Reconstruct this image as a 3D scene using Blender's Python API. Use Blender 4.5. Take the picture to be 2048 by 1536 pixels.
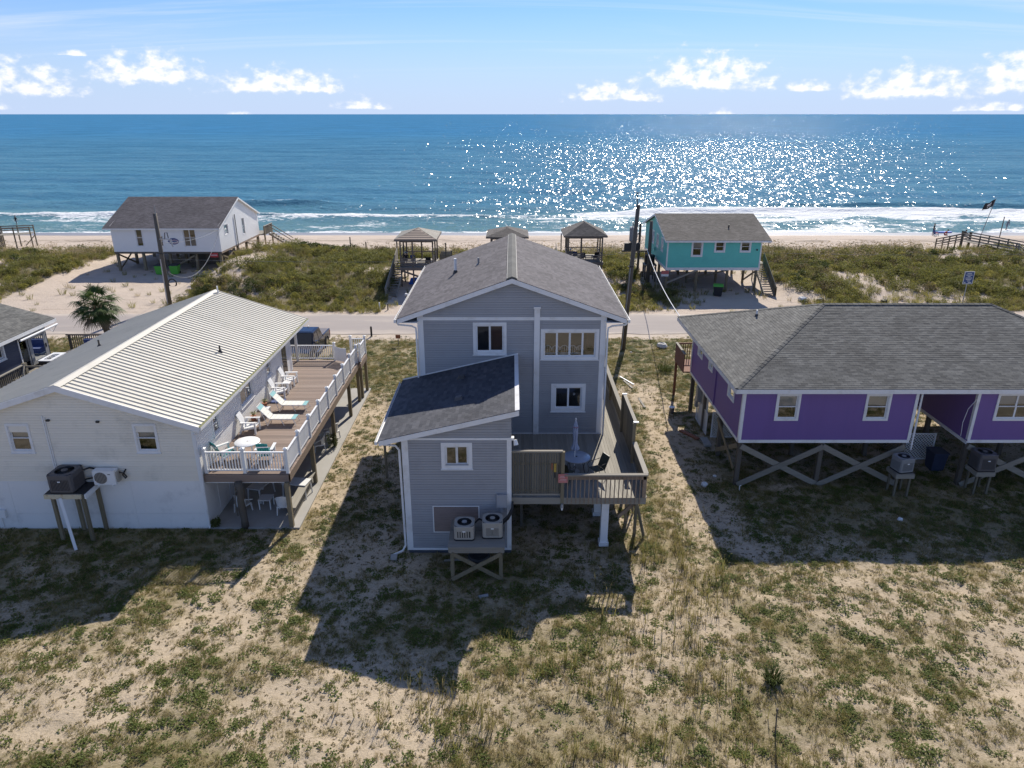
import bpy, math, random
import numpy as np
from mathutils import Vector, Matrix
for _o in list(bpy.data.objects): bpy.data.objects.remove(_o)
SC = bpy.context.scene
COL = SC.collection
RN = random.Random(11)
NR = np.random.default_rng(5)
PI = math.pi
# ------------------------------------------------------------ camera
CAMH, FPX = 17.0, 1425.0
PITCH = math.atan(540/FPX)
cam = bpy.data.cameras.new('camera'); camo = bpy.data.objects.new('camera', cam); COL.objects.link(camo)
camo.location = (0, 0, CAMH); camo.rotation_euler = (PI/2-PITCH, 0, 0)
cam.sensor_width = 36; cam.lens = FPX/2048*36; cam.clip_start = .1; cam.clip_end = 90000
SC.camera = camo
# ------------------------------------------------------------ light
SUN_EL, SUN_AZ = math.radians(39.5), math.radians(15.0)
SDIR = Vector((math.sin(SUN_AZ)*math.cos(SUN_EL), math.cos(SUN_AZ)*math.cos(SUN_EL), math.sin(SUN_EL)))
sl = bpy.data.lights.new('sun', 'SUN'); slo = bpy.data.objects.new('sun', sl); COL.objects.link(slo)
slo.rotation_euler = SDIR.to_track_quat('Z', 'Y').to_euler(); slo.location = SDIR*80
sl.energy = 3.9; sl.angle = math.radians(.53); sl.color = (1, .93, .82)
VS = SC.view_settings; VS.view_transform = 'Standard'; VS.look = 'None'; VS.gamma = 1; VS.exposure = 0.66
VS.use_curve_mapping = False
SC.cycles.use_denoising = True
W = bpy.data.worlds.new('World'); SC.world = W; W.use_nodes = True
class NT:
    """tiny node-tree helper"""
    def __init__(s, t): s.t = t
    def n(s, k, **p):
        x = s.t.nodes.new(k)
        for a, b in p.items(): setattr(x, a, b)
        return x
    def l(s, a, b): s.t.links.new(a, b)
    def put(s, sock, v):
        if isinstance(v, bpy.types.NodeSocket): s.l(v, sock)
        elif isinstance(v, (tuple, list)) and len(v) == 3 and sock.type == 'RGBA': sock.default_value = (*v, 1)
        else: sock.default_value = v
    def m(s, op, a, b=0., c=0., clamp=False):
        x = s.n('ShaderNodeMath', operation=op, use_clamp=clamp)
        for i, v in enumerate((a, b, c)): s.put(x.inputs[i], v)
        return x.outputs[0]
    def mix(s, f, a, b, blend='MIX'):
        x = s.n('ShaderNodeMix', data_type='RGBA', blend_type=blend)
        s.put(x.inputs[0], f); s.put(x.inputs[6], a); s.put(x.inputs[7], b)
        return x.outputs[2]
    def ramp(s, f, a, b, lo=0., hi=1.):
        x = s.n('ShaderNodeMapRange', interpolation_type='SMOOTHSTEP')
        for i, v in enumerate((f, a, b, lo, hi)): s.put(x.inputs[i], v)
        return x.outputs[0]
    def noise(s, vec, scale, det=3., rough=.5, dist=0., out=0):
        x = s.n('ShaderNodeTexNoise')
        if vec is not None: s.l(vec, x.inputs['Vector'])
        x.inputs['Scale'].default_value = scale; x.inputs['Detail'].default_value = det
        x.inputs['Roughness'].default_value = rough; x.inputs['Distortion'].default_value = dist
        return x.outputs[out]
    def scalev(s, vec, k):
        x = s.n('ShaderNodeVectorMath', operation='MULTIPLY'); s.l(vec, x.inputs[0]); x.inputs[1].default_value = k
        return x.outputs[0]
    def comb(s, a, b, c):
        x = s.n('ShaderNodeCombineXYZ')
        for i, v in enumerate((a, b, c)): s.put(x.inputs[i], v)
        return x.outputs[0]
def build_world():
    t = NT(W.node_tree); W.node_tree.nodes.clear()
    out = t.n('ShaderNodeOutputWorld'); bg = t.n('ShaderNodeBackground'); t.l(bg.outputs[0], out.inputs[0])
    sky = t.n('ShaderNodeTexSky', sky_type='NISHITA', sun_disc=False)
    sky.sun_elevation = SUN_EL; sky.sun_rotation = SUN_AZ; sky.altitude = 0
    sky.air_density = 1.0; sky.dust_density = .0; sky.ozone_density = 1.6
    g = t.n('ShaderNodeTexCoord').outputs['Generated']
    sp = t.n('ShaderNodeSeparateXYZ'); t.l(g, sp.inputs[0])
    x, y, z = sp.outputs
    el = t.m('MULTIPLY', t.m('ARCSINE', z), 180/PI)            # degrees above the horizon
    az = t.m('MULTIPLY', t.m('ARCTAN2', x, y), 180/PI)
    wr = t.m('SUBTRACT', t.m('FLOORED_MODULO', t.m('ADD', az, 40.), 80.), 40.)   # the same cloud bank recurs round the horizon
    # cirrus: streaks drawn out along the wind
    cv = t.comb(t.m('DIVIDE', x, t.m('ADD', t.m('ABSOLUTE', z), .10)), t.m('DIVIDE', y, t.m('ADD', t.m('ABSOLUTE', z), .10)), 0.)
    mp = t.n('ShaderNodeMapping'); t.l(cv, mp.inputs[0]); mp.inputs['Rotation'].default_value = (0, 0, math.radians(-14)); mp.inputs['Scale'].default_value = (.17, 1.05, 1)
    c1 = t.noise(mp.outputs[0], 1.25, 8, .62, .9)
    cir = t.m('MULTIPLY', t.ramp(c1, .44, .74), t.ramp(el, 2., 6.))
    # cumulus: heaps with flat bases, given by azimuth, base height, half width and height in degrees
    hv = t.comb(t.m('MULTIPLY', wr, 1.), t.m('MULTIPLY', el, 1.45), t.m('MULTIPLY', az, .003))
    nb = t.noise(hv, .95, 9, .58, .0); nf = t.noise(hv, .30, 3, .5)
    mask = None
    for a, b, w, h in ((-33.6, 1.15, 5.0, 2.35), (-25.2, 2.0, 4.0, 2.25), (-16.8, 1.5, 5.4, 1.75), (-11.2, .35, 2.2, .75), (-35.2, .3, 2.2, .9), (-29.4, 3.5, 1.0, .4),
                       (7.3, .95, 3.6, 1.5), (14.2, 1.75, 5.2, 2.6), (21.0, 1.5, 2.0, .8), (27.2, 1.1, 4.6, 2.1), (33.8, 1.3, 4.3, 2.6), (37.6, 1.6, 3., 1.6), (-19.8, -.1, 1.2, .4), (15.5, -.1, 1.2, .6), (32., .2, 2.4, .6)):
        dx = t.m('DIVIDE', t.m('SUBTRACT', wr, a), w)
        dy = t.m('DIVIDE', t.m('SUBTRACT', el, b), h)
        up = t.m('SUBTRACT', 1.0, t.m('ADD', t.m('MULTIPLY', dx, dx), t.m('MULTIPLY', dy, dy)))
        up = t.m('MINIMUM', up, t.m('ADD', t.m('MULTIPLY', dy, 6.), .5))
        mask = up if mask is None else t.m('MAXIMUM', mask, up)
    cum = t.m('ADD', mask, t.m('MULTIPLY', t.m('SUBTRACT', nb, .5), 3.6))
    cum = t.m('ADD', cum, t.m('MULTIPLY', t.m('SUBTRACT', nf, .5), .8))
    ca = t.ramp(cum, -.05, 1.15, 0, .88)
    hs = t.n('ShaderNodeHueSaturation'); t.l(sky.outputs[0], hs.inputs['Color']); hs.inputs['Saturation'].default_value = 1.0; hs.inputs['Value'].default_value = 1.0
    base = t.mix(1., hs.outputs[0], (.37, .53, .82), 'MULTIPLY')
    hz = t.ramp(el, -1., 9.5, .92, 0.)
    base = t.mix(hz, base, (3.9, 4.75, 6.6))
    base = t.mix(t.m('MULTIPLY', cir, t.ramp(el, 6., 35., .46, .80)), base, (6.6, 6.7, 7.0))  # cirrus thickened overhead, out of view, to whiten the fill light
    shade = t.ramp(t.m('ADD', nb, t.m('MULTIPLY', mask, .28)), .42, .78)
    ccol = t.mix(shade, (4.7, 5.4, 6.9), (7.6, 7.5, 7.4))
    base = t.mix(ca, base, ccol)
    t.l(base, bg.inputs[0]); bg.inputs[1].default_value = .095
build_world()
# ------------------------------------------------------------ numpy noise
def vnoise(x, y, seed=0):
    x = np.asarray(x, float); y = np.asarray(y, float)
    xi = np.floor(x).astype(np.int64); yi = np.floor(y).astype(np.int64); xf = x-xi; yf = y-yi
    u = xf*xf*(3-2*xf); v = yf*yf*(3-2*yf)
    def h(a, b):
        n = (a*374761393+b*668265263+seed*1442695041) & 0xffffffff
        n = ((n ^ (n >> 13))*1274126177) & 0xffffffff
        return ((n ^ (n >> 16)) & 0xffff)/65535.
    return (h(xi, yi)*(1-u)+h(xi+1, yi)*u)*(1-v)+(h(xi, yi+1)*(1-u)+h(xi+1, yi+1)*u)*v
def fbm(x, y, s=1., o=4, seed=0):
    r = 0; a = .5; t = 0
    for i in range(o):
        r = r+a*vnoise(x*s+17.3*i, y*s-9.1*i, seed+i); t += a; a *= .5; s *= 2.03
    return r/t
def sst(a, b, x):
    q = np.clip((np.asarray(x, float)-a)/(b-a), 0, 1); return q*q*(3-2*q)
# ------------------------------------------------------------ materials
def newmat(name):
    m = bpy.data.materials.new(name); m.use_nodes = True
    t = NT(m.node_tree); b = m.node_tree.nodes['Principled BSDF']
    return m, t, b
def mat(name, col, rough=.6, var=.12, scale=3., stretch=(1, 1, 1), rnd=0., isl=0., bump=0., bscale=40., metal=0., spec=.5, dirt=None, dscale=.6, damt=.5):
    m, t, b = newmat(name)
    pos = t.n('ShaderNodeNewGeometry').outputs['Position']
    if stretch != (1, 1, 1): pos = t.scalev(pos, stretch)
    n1 = t.noise(pos, scale, 4, .6)
    f = t.m('ADD', t.m('MULTIPLY', t.m('SUBTRACT', n1, .5), 2*var), 1.)
    if rnd: f = t.m('MULTIPLY', f, t.m('ADD', 1-rnd, t.m('MULTIPLY', t.n('ShaderNodeObjectInfo').outputs['Random'], 2*rnd)))
    if isl: f = t.m('MULTIPLY', f, t.m('ADD', 1-isl, t.m('MULTIPLY', t.n('ShaderNodeNewGeometry').outputs['Random Per Island'], 2*isl)))
    c = t.mix(1., col, t.comb(f, f, f), 'MULTIPLY')
    if dirt:
        dn = t.noise(t.n('ShaderNodeNewGeometry').outputs['Position'] if stretch == (1, 1, 1) else pos, dscale, 6, .65)
        c = t.mix(t.m('MULTIPLY', t.ramp(dn, .5, .72), damt), c, dirt)
    t.l(c, b.inputs['Base Color'])
    b.inputs['Roughness'].default_value = rough; b.inputs['Metallic'].default_value = metal
    b.inputs['Specular IOR Level'].default_value = spec
    if bump:
        bp = t.n('ShaderNodeBump'); bp.inputs['Strength'].default_value = bump; bp.inputs['Distance'].default_value = .02
        t.l(t.noise(pos, bscale, 3, .6), bp.inputs['Height']); t.l(bp.outputs[0], b.inputs['Normal'])
    return m
def wood(name, col, axis, rnd=.16, dirt=None, var=.28, rough=.8):
    s = [14., 14., 14.]; s['xyz'.index(axis)] = .7
    return mat(name, col, rough, var, 1., tuple(s), rnd=rnd, bump=.35, bscale=3., dirt=dirt, dscale=.35, damt=.5)
M = {}
M['gsid'] = mat('grey_vinyl', (.33, .335, .355), .55, .07, .9, rnd=.035, dirt=(.20, .20, .20), dscale=.7, damt=.28)
M['white'] = mat('white_trim', (.76, .755, .75), .5, .06, 2., dirt=(.52, .49, .44), dscale=1.6, damt=.5)
M['wvinyl'] = mat('white_vinyl', (.78, .78, .77), .4, .04, 2., rnd=.02)
M['cream'] = mat('cream_vinyl', (.80, .75, .65), .55, .05, .8, rnd=.03, dirt=(.46, .44, .38), dscale=.8, damt=.45)
M['wpanel'] = mat('white_panel', (.78, .77, .75), .6, .06, .6, dirt=(.42, .42, .42), dscale=.9, damt=.4)
def shingle_mat(name, a, b2, rnd):
    m, t, b = newmat(name)
    g = t.n('ShaderNodeNewGeometry')
    r = t.m('FRACT', t.m('ADD', t.m('MULTIPLY', g.outputs['Random Per Island'], 1.), t.n('ShaderNodeObjectInfo').outputs['Random']))
    gr = t.noise(g.outputs['Position'], 160, 2, .7); bl = t.noise(g.outputs['Position'], .7, 5, .6)
    c = t.mix(r, a, b2)
    f = t.m('MULTIPLY', t.m('ADD', .55, t.m('MULTIPLY', gr, .9)), t.m('ADD', .45, t.m('MULTIPLY', bl, 1.1)))
    t.l(t.mix(1., c, t.comb(f, f, f), 'MULTIPLY'), b.inputs['Base Color']); b.inputs['Roughness'].default_value = .88
    b.inputs['Specular IOR Level'].default_value = .3
    return m
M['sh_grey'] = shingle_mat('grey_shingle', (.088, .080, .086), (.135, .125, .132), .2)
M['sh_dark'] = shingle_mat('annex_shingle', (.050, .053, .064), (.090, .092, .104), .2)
M['sh_olive'] = shingle_mat('olive_grey_shingle', (.095, .095, .090), (.165, .163, .150), .2)
M['sh_brown'] = shingle_mat('brown_grey_shingle', (.085, .078, .072), (.140, .128, .118), .2)
M['felt'] = mat('roof_felt', (.075, .072, .072), .9)
M['purple'] = mat('purple_paint', (.170, .098, .30), .6, .12, .5, (3, 3, .5), bump=.1, bscale=9., dirt=(.13, .085, .27), dscale=.5, damt=.5)
M['teal'] = mat('turquoise_paint', (.13, .56, .485), .55, .08, 1., dirt=(.10, .47, .42), dscale=.8, damt=.4)
M['navy'] = mat('navy_paint', (.030, .042, .085), .55, .1, 1.5)
M['metalroof'] = mat('painted_metal_sheet', (.60, .565, .475), .5, .05, .5, rnd=.03, dirt=(.43, .40, .32), dscale=1.1, damt=.4, spec=.5)
M['moss'] = mat('mossy_metal_edge', (.20, .20, .08), .8, .3, 6.)
M['wood_y'] = wood('grey_deck_wood_y', (.255, .235, .195), 'y', .18, (.16, .15, .12))
M['wood_x'] = wood('weathered_wood_x', (.25, .225, .185), 'x', .16, (.15, .14, .10))
M['wood_z'] = wood('weathered_wood_z', (.135, .118, .085), 'z', .30, (.075, .075, .05))
M['pt_wood'] = wood('treated_post_wood', (.20, .165, .105), 'z', .15, (.12, .105, .06))
M['brown_x'] = wood('brown_deck_wood', (.225, .165, .130), 'x', .26, (.30, .25, .21))
M['brown_rim'] = wood('brown_rim_wood', (.27, .20, .145), 'y', .12, (.17, .12, .08))
M['redwood'] = wood('stained_red_wood', (.16, .065, .040), 'y', .1)
M['dkwood'] = wood('dark_pile_wood', (.115, .098, .078), 'z', .12)
M['gaz'] = wood('gazebo_wood', (.150, .120, .098), 'z', .14)
M['gazx'] = wood('gazebo_board_wood', (.165, .135, .112), 'x', .16)
M['gazroof'] = wood('gazebo_roof_board', (.25, .195, .155), 'x', .12)
M['conc'] = mat('concrete', (.36, .345, .315), .9, .14, .8, dirt=(.26, .245, .21), dscale=.5, damt=.6, bump=.15, bscale=30)
M['found'] = mat('dark_foundation', (.08, .085, .10), .9, .2, 3.)
M['ply'] = mat('weathered_plywood', (.235, .185, .170), .8, .45, 1., (2.2, 3, 17), dirt=(.15, .125, .12), dscale=1., damt=.6)
M['ac_beige'] = mat('beige_metal', (.36, .335, .29), .45, .07, 2., dirt=(.26, .22, .17), dscale=3., damt=.35)
M['ac_grey'] = mat('grey_metal', (.25, .255, .26), .45, .1, 2.)
M['ac_dark'] = mat('dark_grille', (.035, .034, .035), .6)
M['ac_brown'] = mat('grey_brown_metal', (.105, .098, .100), .5, .12, 3.)
M['black'] = mat('black_rubber', (.015, .015, .017), .6)
M['dkmetal'] = mat('black_metal', (.025, .025, .027), .4)
M['galv'] = mat('galvanised', (.42, .43, .45), .4, .1, 5., metal=.4)
M['rust'] = mat('rusty_cream_paint', (.60, .52, .36), .7, .2, 5., dirt=(.30, .12, .03), dscale=4., damt=.9)
M['plastic_w'] = mat('white_plastic', (.80, .80, .79), .35, .03, 2.)
M['plastic_t'] = mat('teal_plastic', (.012, .23, .235), .4, .05, 2.)
M['sling_w'] = mat('cream_sling', (.72, .71, .64), .7, .06, 5.)
M['sling_t'] = mat('aqua_sling', (.22, .46, .47), .7, .06, 5.)
M['wicker'] = mat('white_wicker', (.70, .70, .68), .7, .25, 30.)
M['grey_top'] = mat('grey_glass_top', (.30, .335, .40), .22, .04, 2.)
M['olive'] = mat('dark_olive_mesh', (.05, .055, .035), .7)
M['umb'] = mat('pale_blue_canvas', (.30, .34, .45), .8, .25, 7., dirt=(.50, .50, .54), dscale=5., damt=.8)
M['umb_d'] = mat('pink_strap', (.35, .14, .16), .7)
M['red'] = mat('faded_red_sign', (.50, .13, .12), .5, .08, 8.)
M['pinkw'] = mat('sign_print', (.60, .45, .45), .5)
M['yellow'] = mat('yellow_plastic', (.42, .28, .05), .6)
M['green_bin'] = mat('lime_plastic', (.10, .42, .05), .45, .06, 4.)
M['dark_bin'] = mat('dark_bin', (.018, .022, .028), .45)
M['truck'] = mat('navy_car_paint', (.012, .016, .032), .12, .02, 2., spec=.6)
M['truckb'] = mat('tonneau_vinyl', (.12, .11, .125), .6)
M['chrome'] = mat('chrome', (.7, .7, .7), .15, metal=1.)
M['tyre'] = mat('tyre', (.02, .02, .02), .8)
M['lamp_r'] = mat('red_lens', (.35, .02, .02), .2)
M['bluesign'] = mat('blue_sign', (.03, .075, .22), .4)
M['trunk'] = mat('palm_bark', (.125, .098, .07), .95, .35, 9., (1, 1, 4), bump=.6, bscale=14)
M['dead'] = mat('dry_stalk', (.25, .185, .11), .9, .2, 4.)
M['bluetarp'] = mat('blue_tarp', (.01, .12, .55), .5)
M['skin'] = mat('skin', (.38, .22, .15), .55)
M['hair'] = mat('dark_hair', (.03, .022, .018), .7)
M['cl_black'] = mat('black_cloth', (.02, .02, .024), .8)
M['cl_blue'] = mat('blue_cloth', (.06, .09, .22), .8)
M['cl_red'] = mat('red_cloth', (.42, .05, .05), .8)
M['cl_white'] = mat('white_cloth', (.7, .7, .68), .8)
M['cl_grey'] = mat('grey_cloth', (.2, .2, .22), .8)
M['straw'] = mat('straw', (.55, .42, .25), .9)
M['orange'] = mat('orange_brown_wood', (.30, .12, .065), .8)
M['room'] = mat('dim_room_wall', (.13, .105, .075), .9, .3, 2.)
M['wallpaper'] = mat('warm_room_wall', (.20, .145, .085), .9, .25, 4., (.3, .3, 1))
M['blind'] = mat('cream_blind', (.58, .56, .48), .7, .04, 2.)
M['shade'] = mat('pale_shade', (.56, .57, .58), .7, .04, 2.)
M['curtain_b'] = mat('brown_curtain', (.20, .105, .055), .9, .2, 2.)
M['stone'] = mat('pale_rubble', (.55, .53, .49), .9, .15, 9.)
def glass(name='window_glass', tint=.80, gl=(.75, .8, .85)):
    m, t, b = newmat(name); nt = m.node_tree
    tr = t.n('ShaderNodeBsdfTransparent'); tr.inputs[0].default_value = (tint, tint, tint*1.02, 1)
    g = t.n('ShaderNodeBsdfGlossy'); g.inputs['Roughness'].default_value = .03; g.inputs[0].default_value = (*gl, 1)
    fr = t.n('ShaderNodeFresnel'); fr.inputs[0].default_value = 1.5
    ms = t.n('ShaderNodeMixShader'); t.l(t.m('ADD', t.m('MULTIPLY', fr.outputs[0], 2.6), .03, clamp=True), ms.inputs[0]); t.l(tr.outputs[0], ms.inputs[1]); t.l(g.outputs[0], ms.inputs[2])
    t.l(ms.outputs[0], nt.nodes['Material Output'].inputs[0])
    return m
M['glass'] = glass()
M['carglass'] = mat('car_glass', (.008, .01, .013), .05, 0., spec=.8)
# ------------------------------------------------------------ mesh building
ORG = {}
def link(o, parent=None):
    COL.objects.link(o)
    if parent is not None: o.parent = parent; ORG[o.name] = ORG[parent.name]
    return o
def thing(name, label, cat, loc=(0, 0, 0), group=None):
    o = bpy.data.objects.new(name, None); o.empty_display_size = .2; COL.objects.link(o)
    o.location = loc; ORG[o.name] = Vector(loc); o['label'] = label; o['category'] = cat
    if group: o['group'] = group
    return o
def tag(o, label=None, cat=None, group=None, kind=None):
    for k, v in (('label', label), ('category', cat), ('group', group), ('kind', kind)):
        if v: o[k] = v
    return o
def dup(root, loc, rotz=0., label=None, parent=None):
    c = root.copy(); COL.objects.link(c)
    if parent is not None: c.parent = parent
    else:
        c.location = loc; c.rotation_euler = (0, 0, rotz)
        if label: c['label'] = label
    ORG[c.name] = ORG.get(root.name, Vector((0, 0, 0)))
    for ch in list(root.children): dup(ch, None, 0, None, c)
    return c
def kids(root): return list(root.children)
class MB:
    def __init__(s): s.v = []; s.f = []; s.mi = []; s.c = 0; s.mats = []
    def use(s, m):
        if m not in s.mats: s.mats.append(m)
        s.c = s.mats.index(m); return s
    def add(s, vs, fs):
        b = len(s.v); s.v += [tuple(v) for v in vs]
        for f in fs: s.f.append(tuple(i+b for i in f)); s.mi.append(s.c)
        return s
    def hexa(s, p):
        return s.add(p, [(3, 2, 1, 0), (4, 5, 6, 7), (0, 1, 5, 4), (1, 2, 6, 5), (2, 3, 7, 6), (3, 0, 4, 7)])
    def box(s, x0, x1, y0, y1, z0, z1):
        return s.hexa([(x0, y0, z0), (x1, y0, z0), (x1, y1, z0), (x0, y1, z0), (x0, y0, z1), (x1, y0, z1), (x1, y1, z1), (x0, y1, z1)])
    def tbox(s, T, u0, u1, d0, d1, z0, z1):
        return s.hexa([T(u, d, z) for z in (z0, z1) for u, d in ((u0, d0), (u1, d0), (u1, d1), (u0, d1))])
    def bar(s, p, q, w, h=None, up=(0, 0, 1)):
        p = Vector(p); q = Vector(q); h = h or w; a = (q-p).normalized(); up = Vector(up)
        if abs(a.dot(up)) > .98: up = Vector((0, 1, 0))
        x = a.cross(up).normalized(); y = x.cross(a)
        o = [(-w/2, -h/2), (w/2, -h/2), (w/2, h/2), (-w/2, h/2)]
        return s.hexa([p+x*i+y*j for i, j in o]+[q+x*i+y*j for i, j in o])
    def cyl(s, p, q, r0, r1=None, n=10, cap=True):
        p = Vector(p); q = Vector(q); r1 = r0 if r1 is None else r1; a = (q-p).normalized()
        x = a.orthogonal().normalized(); y = a.cross(x); vs = []
        for c, r in ((p, r0), (q, r1)):
            vs += [c+(x*math.cos(2*PI*i/n)+y*math.sin(2*PI*i/n))*r for i in range(n)]
        fs = [(i, (i+1) % n, n+(i+1) % n, n+i) for i in range(n)]
        if cap: fs += [tuple(range(n-1, -1, -1)), tuple(range(n, 2*n))]
        return s.add(vs, fs)
    def tube(s, pts, r, n=7):
        pts = [Vector(p) for p in pts]; vs = []; x = None
        for i, p in enumerate(pts):
            a = (pts[min(i+1, len(pts)-1)]-pts[max(i-1, 0)]).normalized()
            x = (a.orthogonal() if x is None else x-a*x.dot(a)).normalized(); y = a.cross(x)
            rr = r[i] if isinstance(r, (list, tuple)) else r
            vs += [p+(x*math.cos(2*PI*k/n)+y*math.sin(2*PI*k/n))*rr for k in range(n)]
        fs = [(i*n+k, i*n+(k+1) % n, (i+1)*n+(k+1) % n, (i+1)*n+k) for i in range(len(pts)-1) for k in range(n)]
        fs += [tuple(range(n-1, -1, -1)), tuple(range((len(pts)-1)*n, len(pts)*n))]
        return s.add(vs, fs)
    def lathe(s, prof, cx=0., cy=0., n=20):
        vs = []
        for r, z in prof: vs += [(cx+r*math.cos(2*PI*i/n), cy+r*math.sin(2*PI*i/n), z) for i in range(n)]
        fs = [(k*n+i, k*n+(i+1) % n, (k+1)*n+(i+1) % n, (k+1)*n+i) for k in range(len(prof)-1) for i in range(n)]
        fs += [tuple(range(n-1, -1, -1)), tuple(range((len(prof)-1)*n, len(prof)*n))]
        return s.add(vs, fs)
    def prism(s, poly, T, d0, d1):
        n = len(poly)
        vs = [T(u, d0, z) for u, z in poly]+[T(u, d1, z) for u, z in poly]
        return s.add(vs, [tuple(range(n)), tuple(range(2*n-1, n-1, -1))]+[(i, (i+1) % n, n+(i+1) % n, n+i) for i in range(n)])
    def build(s, name, m, parent=None, smooth=False, off=None):
        o0 = ORG[parent.name] if parent is not None else (Vector(off) if off is not None else Vector((0, 0, 0)))
        me = bpy.data.meshes.new(name)
        me.from_pydata([(v[0]-o0[0], v[1]-o0[1], v[2]-o0[2]) for v in s.v], [], s.f)
        for mm in (s.mats or [m]): me.materials.append(M[mm] if isinstance(mm, str) else mm)
        if len(s.mats) > 1: me.polygons.foreach_set('material_index', s.mi)
        if smooth: me.polygons.foreach_set('use_smooth', [True]*len(me.polygons))
        me.update()
        o = bpy.data.objects.new(name, me); link(o, parent)
        if parent is None: o.location = o0; ORG[o.name] = o0
        return o
def npmesh(name, v, f, m, parent=None, smooth=False, attrs=None):
    """numpy verts (n,3) and quads or triangles (k,4|3)"""
    v = np.asarray(v, np.float32); f = np.asarray(f, np.int32); k = f.shape[1]
    if parent is not None: v = v-np.array(ORG[parent.name], np.float32)
    me = bpy.data.meshes.new(name); me.vertices.add(len(v)); me.vertices.foreach_set('co', v.ravel())
    me.loops.add(f.size); me.loops.foreach_set('vertex_index', f.ravel())
    me.polygons.add(len(f)); me.polygons.foreach_set('loop_start', np.arange(len(f), dtype=np.int32)*k)
    if smooth: me.polygons.foreach_set('use_smooth', np.ones(len(f), bool))
    for an, av in (attrs or {}).items():
        at = me.attributes.new(an, 'FLOAT', 'POINT'); at.data.foreach_set('value', np.asarray(av, np.float32).ravel())
    if not smooth: me.shade_flat()
    me.update()
    for mm in (m if isinstance(m, (list, tuple)) else [m]): me.materials.append(M[mm] if isinstance(mm, str) else mm)
    o = bpy.data.objects.new(name, me); link(o, parent)
    if parent is None: ORG[o.name] = Vector((0, 0, 0))
    return o
def FX(y0): return lambda u, d, z: (u, y0-d, z)
def BK(y0): return lambda u, d, z: (u, y0+d, z)
def RX(x0): return lambda u, d, z: (x0+d, u, z)
def LX(x0): return lambda u, d, z: (x0-d, u, z)
# walls: a backing sheet with real openings, lap boards cut round the openings
def sheet(mb, T, u0, u1, z0, z1, holes=(), d=0., thick=.0):
    us = sorted({u0, u1, *[min(max(h[i], u0), u1) for h in holes for i in (0, 1)]}); zs = sorted({z0, z1, *[min(max(h[i], z0), z1) for h in holes for i in (2, 3)]})
    for i in range(len(us)-1):
        for j in range(len(zs)-1):
            cu = (us[i]+us[i+1])/2; cz = (zs[j]+zs[j+1])/2
            if any(h[0] < cu < h[1] and h[2] < cz < h[3] for h in holes): continue
            mb.add([T(us[i], d, zs[j]), T(us[i+1], d, zs[j]), T(us[i+1], d, zs[j+1]), T(us[i], d, zs[j+1])], [(0, 1, 2, 3)])
    return mb
def lap(mb, T, a0, b0, a1, b1, z, h, dd=.018, gp=.013):
    z += gp; h -= gp                                              # a recessed joint under every board
    mb.add([T(a0, .001, z), T(a0, dd, z), T(a1, dd*.8, z+h), T(a1, .001, z+h), T(b0, .001, z), T(b0, dd, z), T(b1, dd*.8, z+h), T(b1, .001, z+h)],
           [(0, 1, 2, 3), (7, 6, 5, 4), (0, 4, 5, 1), (1, 5, 6, 2), (2, 6, 7, 3)])
def siding(house, T, lim, z0, z1, h, holes, m, single=True, name='siding_board', dd=.018, gp=.013):
    """lim(z) -> (u0, u1); one lap board per course and stretch between openings"""
    jm = MB(); z = z0; n = 0
    while z < z1-.02:
        hh = min(h, z1-z); a0, b0 = lim(z); a1, b1 = lim(z+hh); zc = z+hh/2
        if b0-a0 < .05: break
        if b1 <= a1: a1 = b1 = (a1+b1)/2
        cuts = sorted((q[0], q[1]) for q in holes if q[2] < zc < q[3])
        segs = []; l0, l1 = a0, a1
        for c0, c1 in cuts:
            if c0 > l0+.02: segs.append((l0, c0, l1, c0))
            l0 = l1 = max(c1, l0)
        if b0 > l0+.02: segs.append((l0, b0, l1, b1))
        for s0, e0, s1, e1 in segs:
            if single:
                mb = MB(); lap(mb, T, s0, e0, s1, e1, z, hh, dd, gp); mb.build(name, m, house); n += 1
            else: lap(jm, T, s0, e0, s1, e1, z, hh, dd, gp)
        z += h
    if not single and jm.f: jm.build('siding', m, house)
    return n
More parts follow.
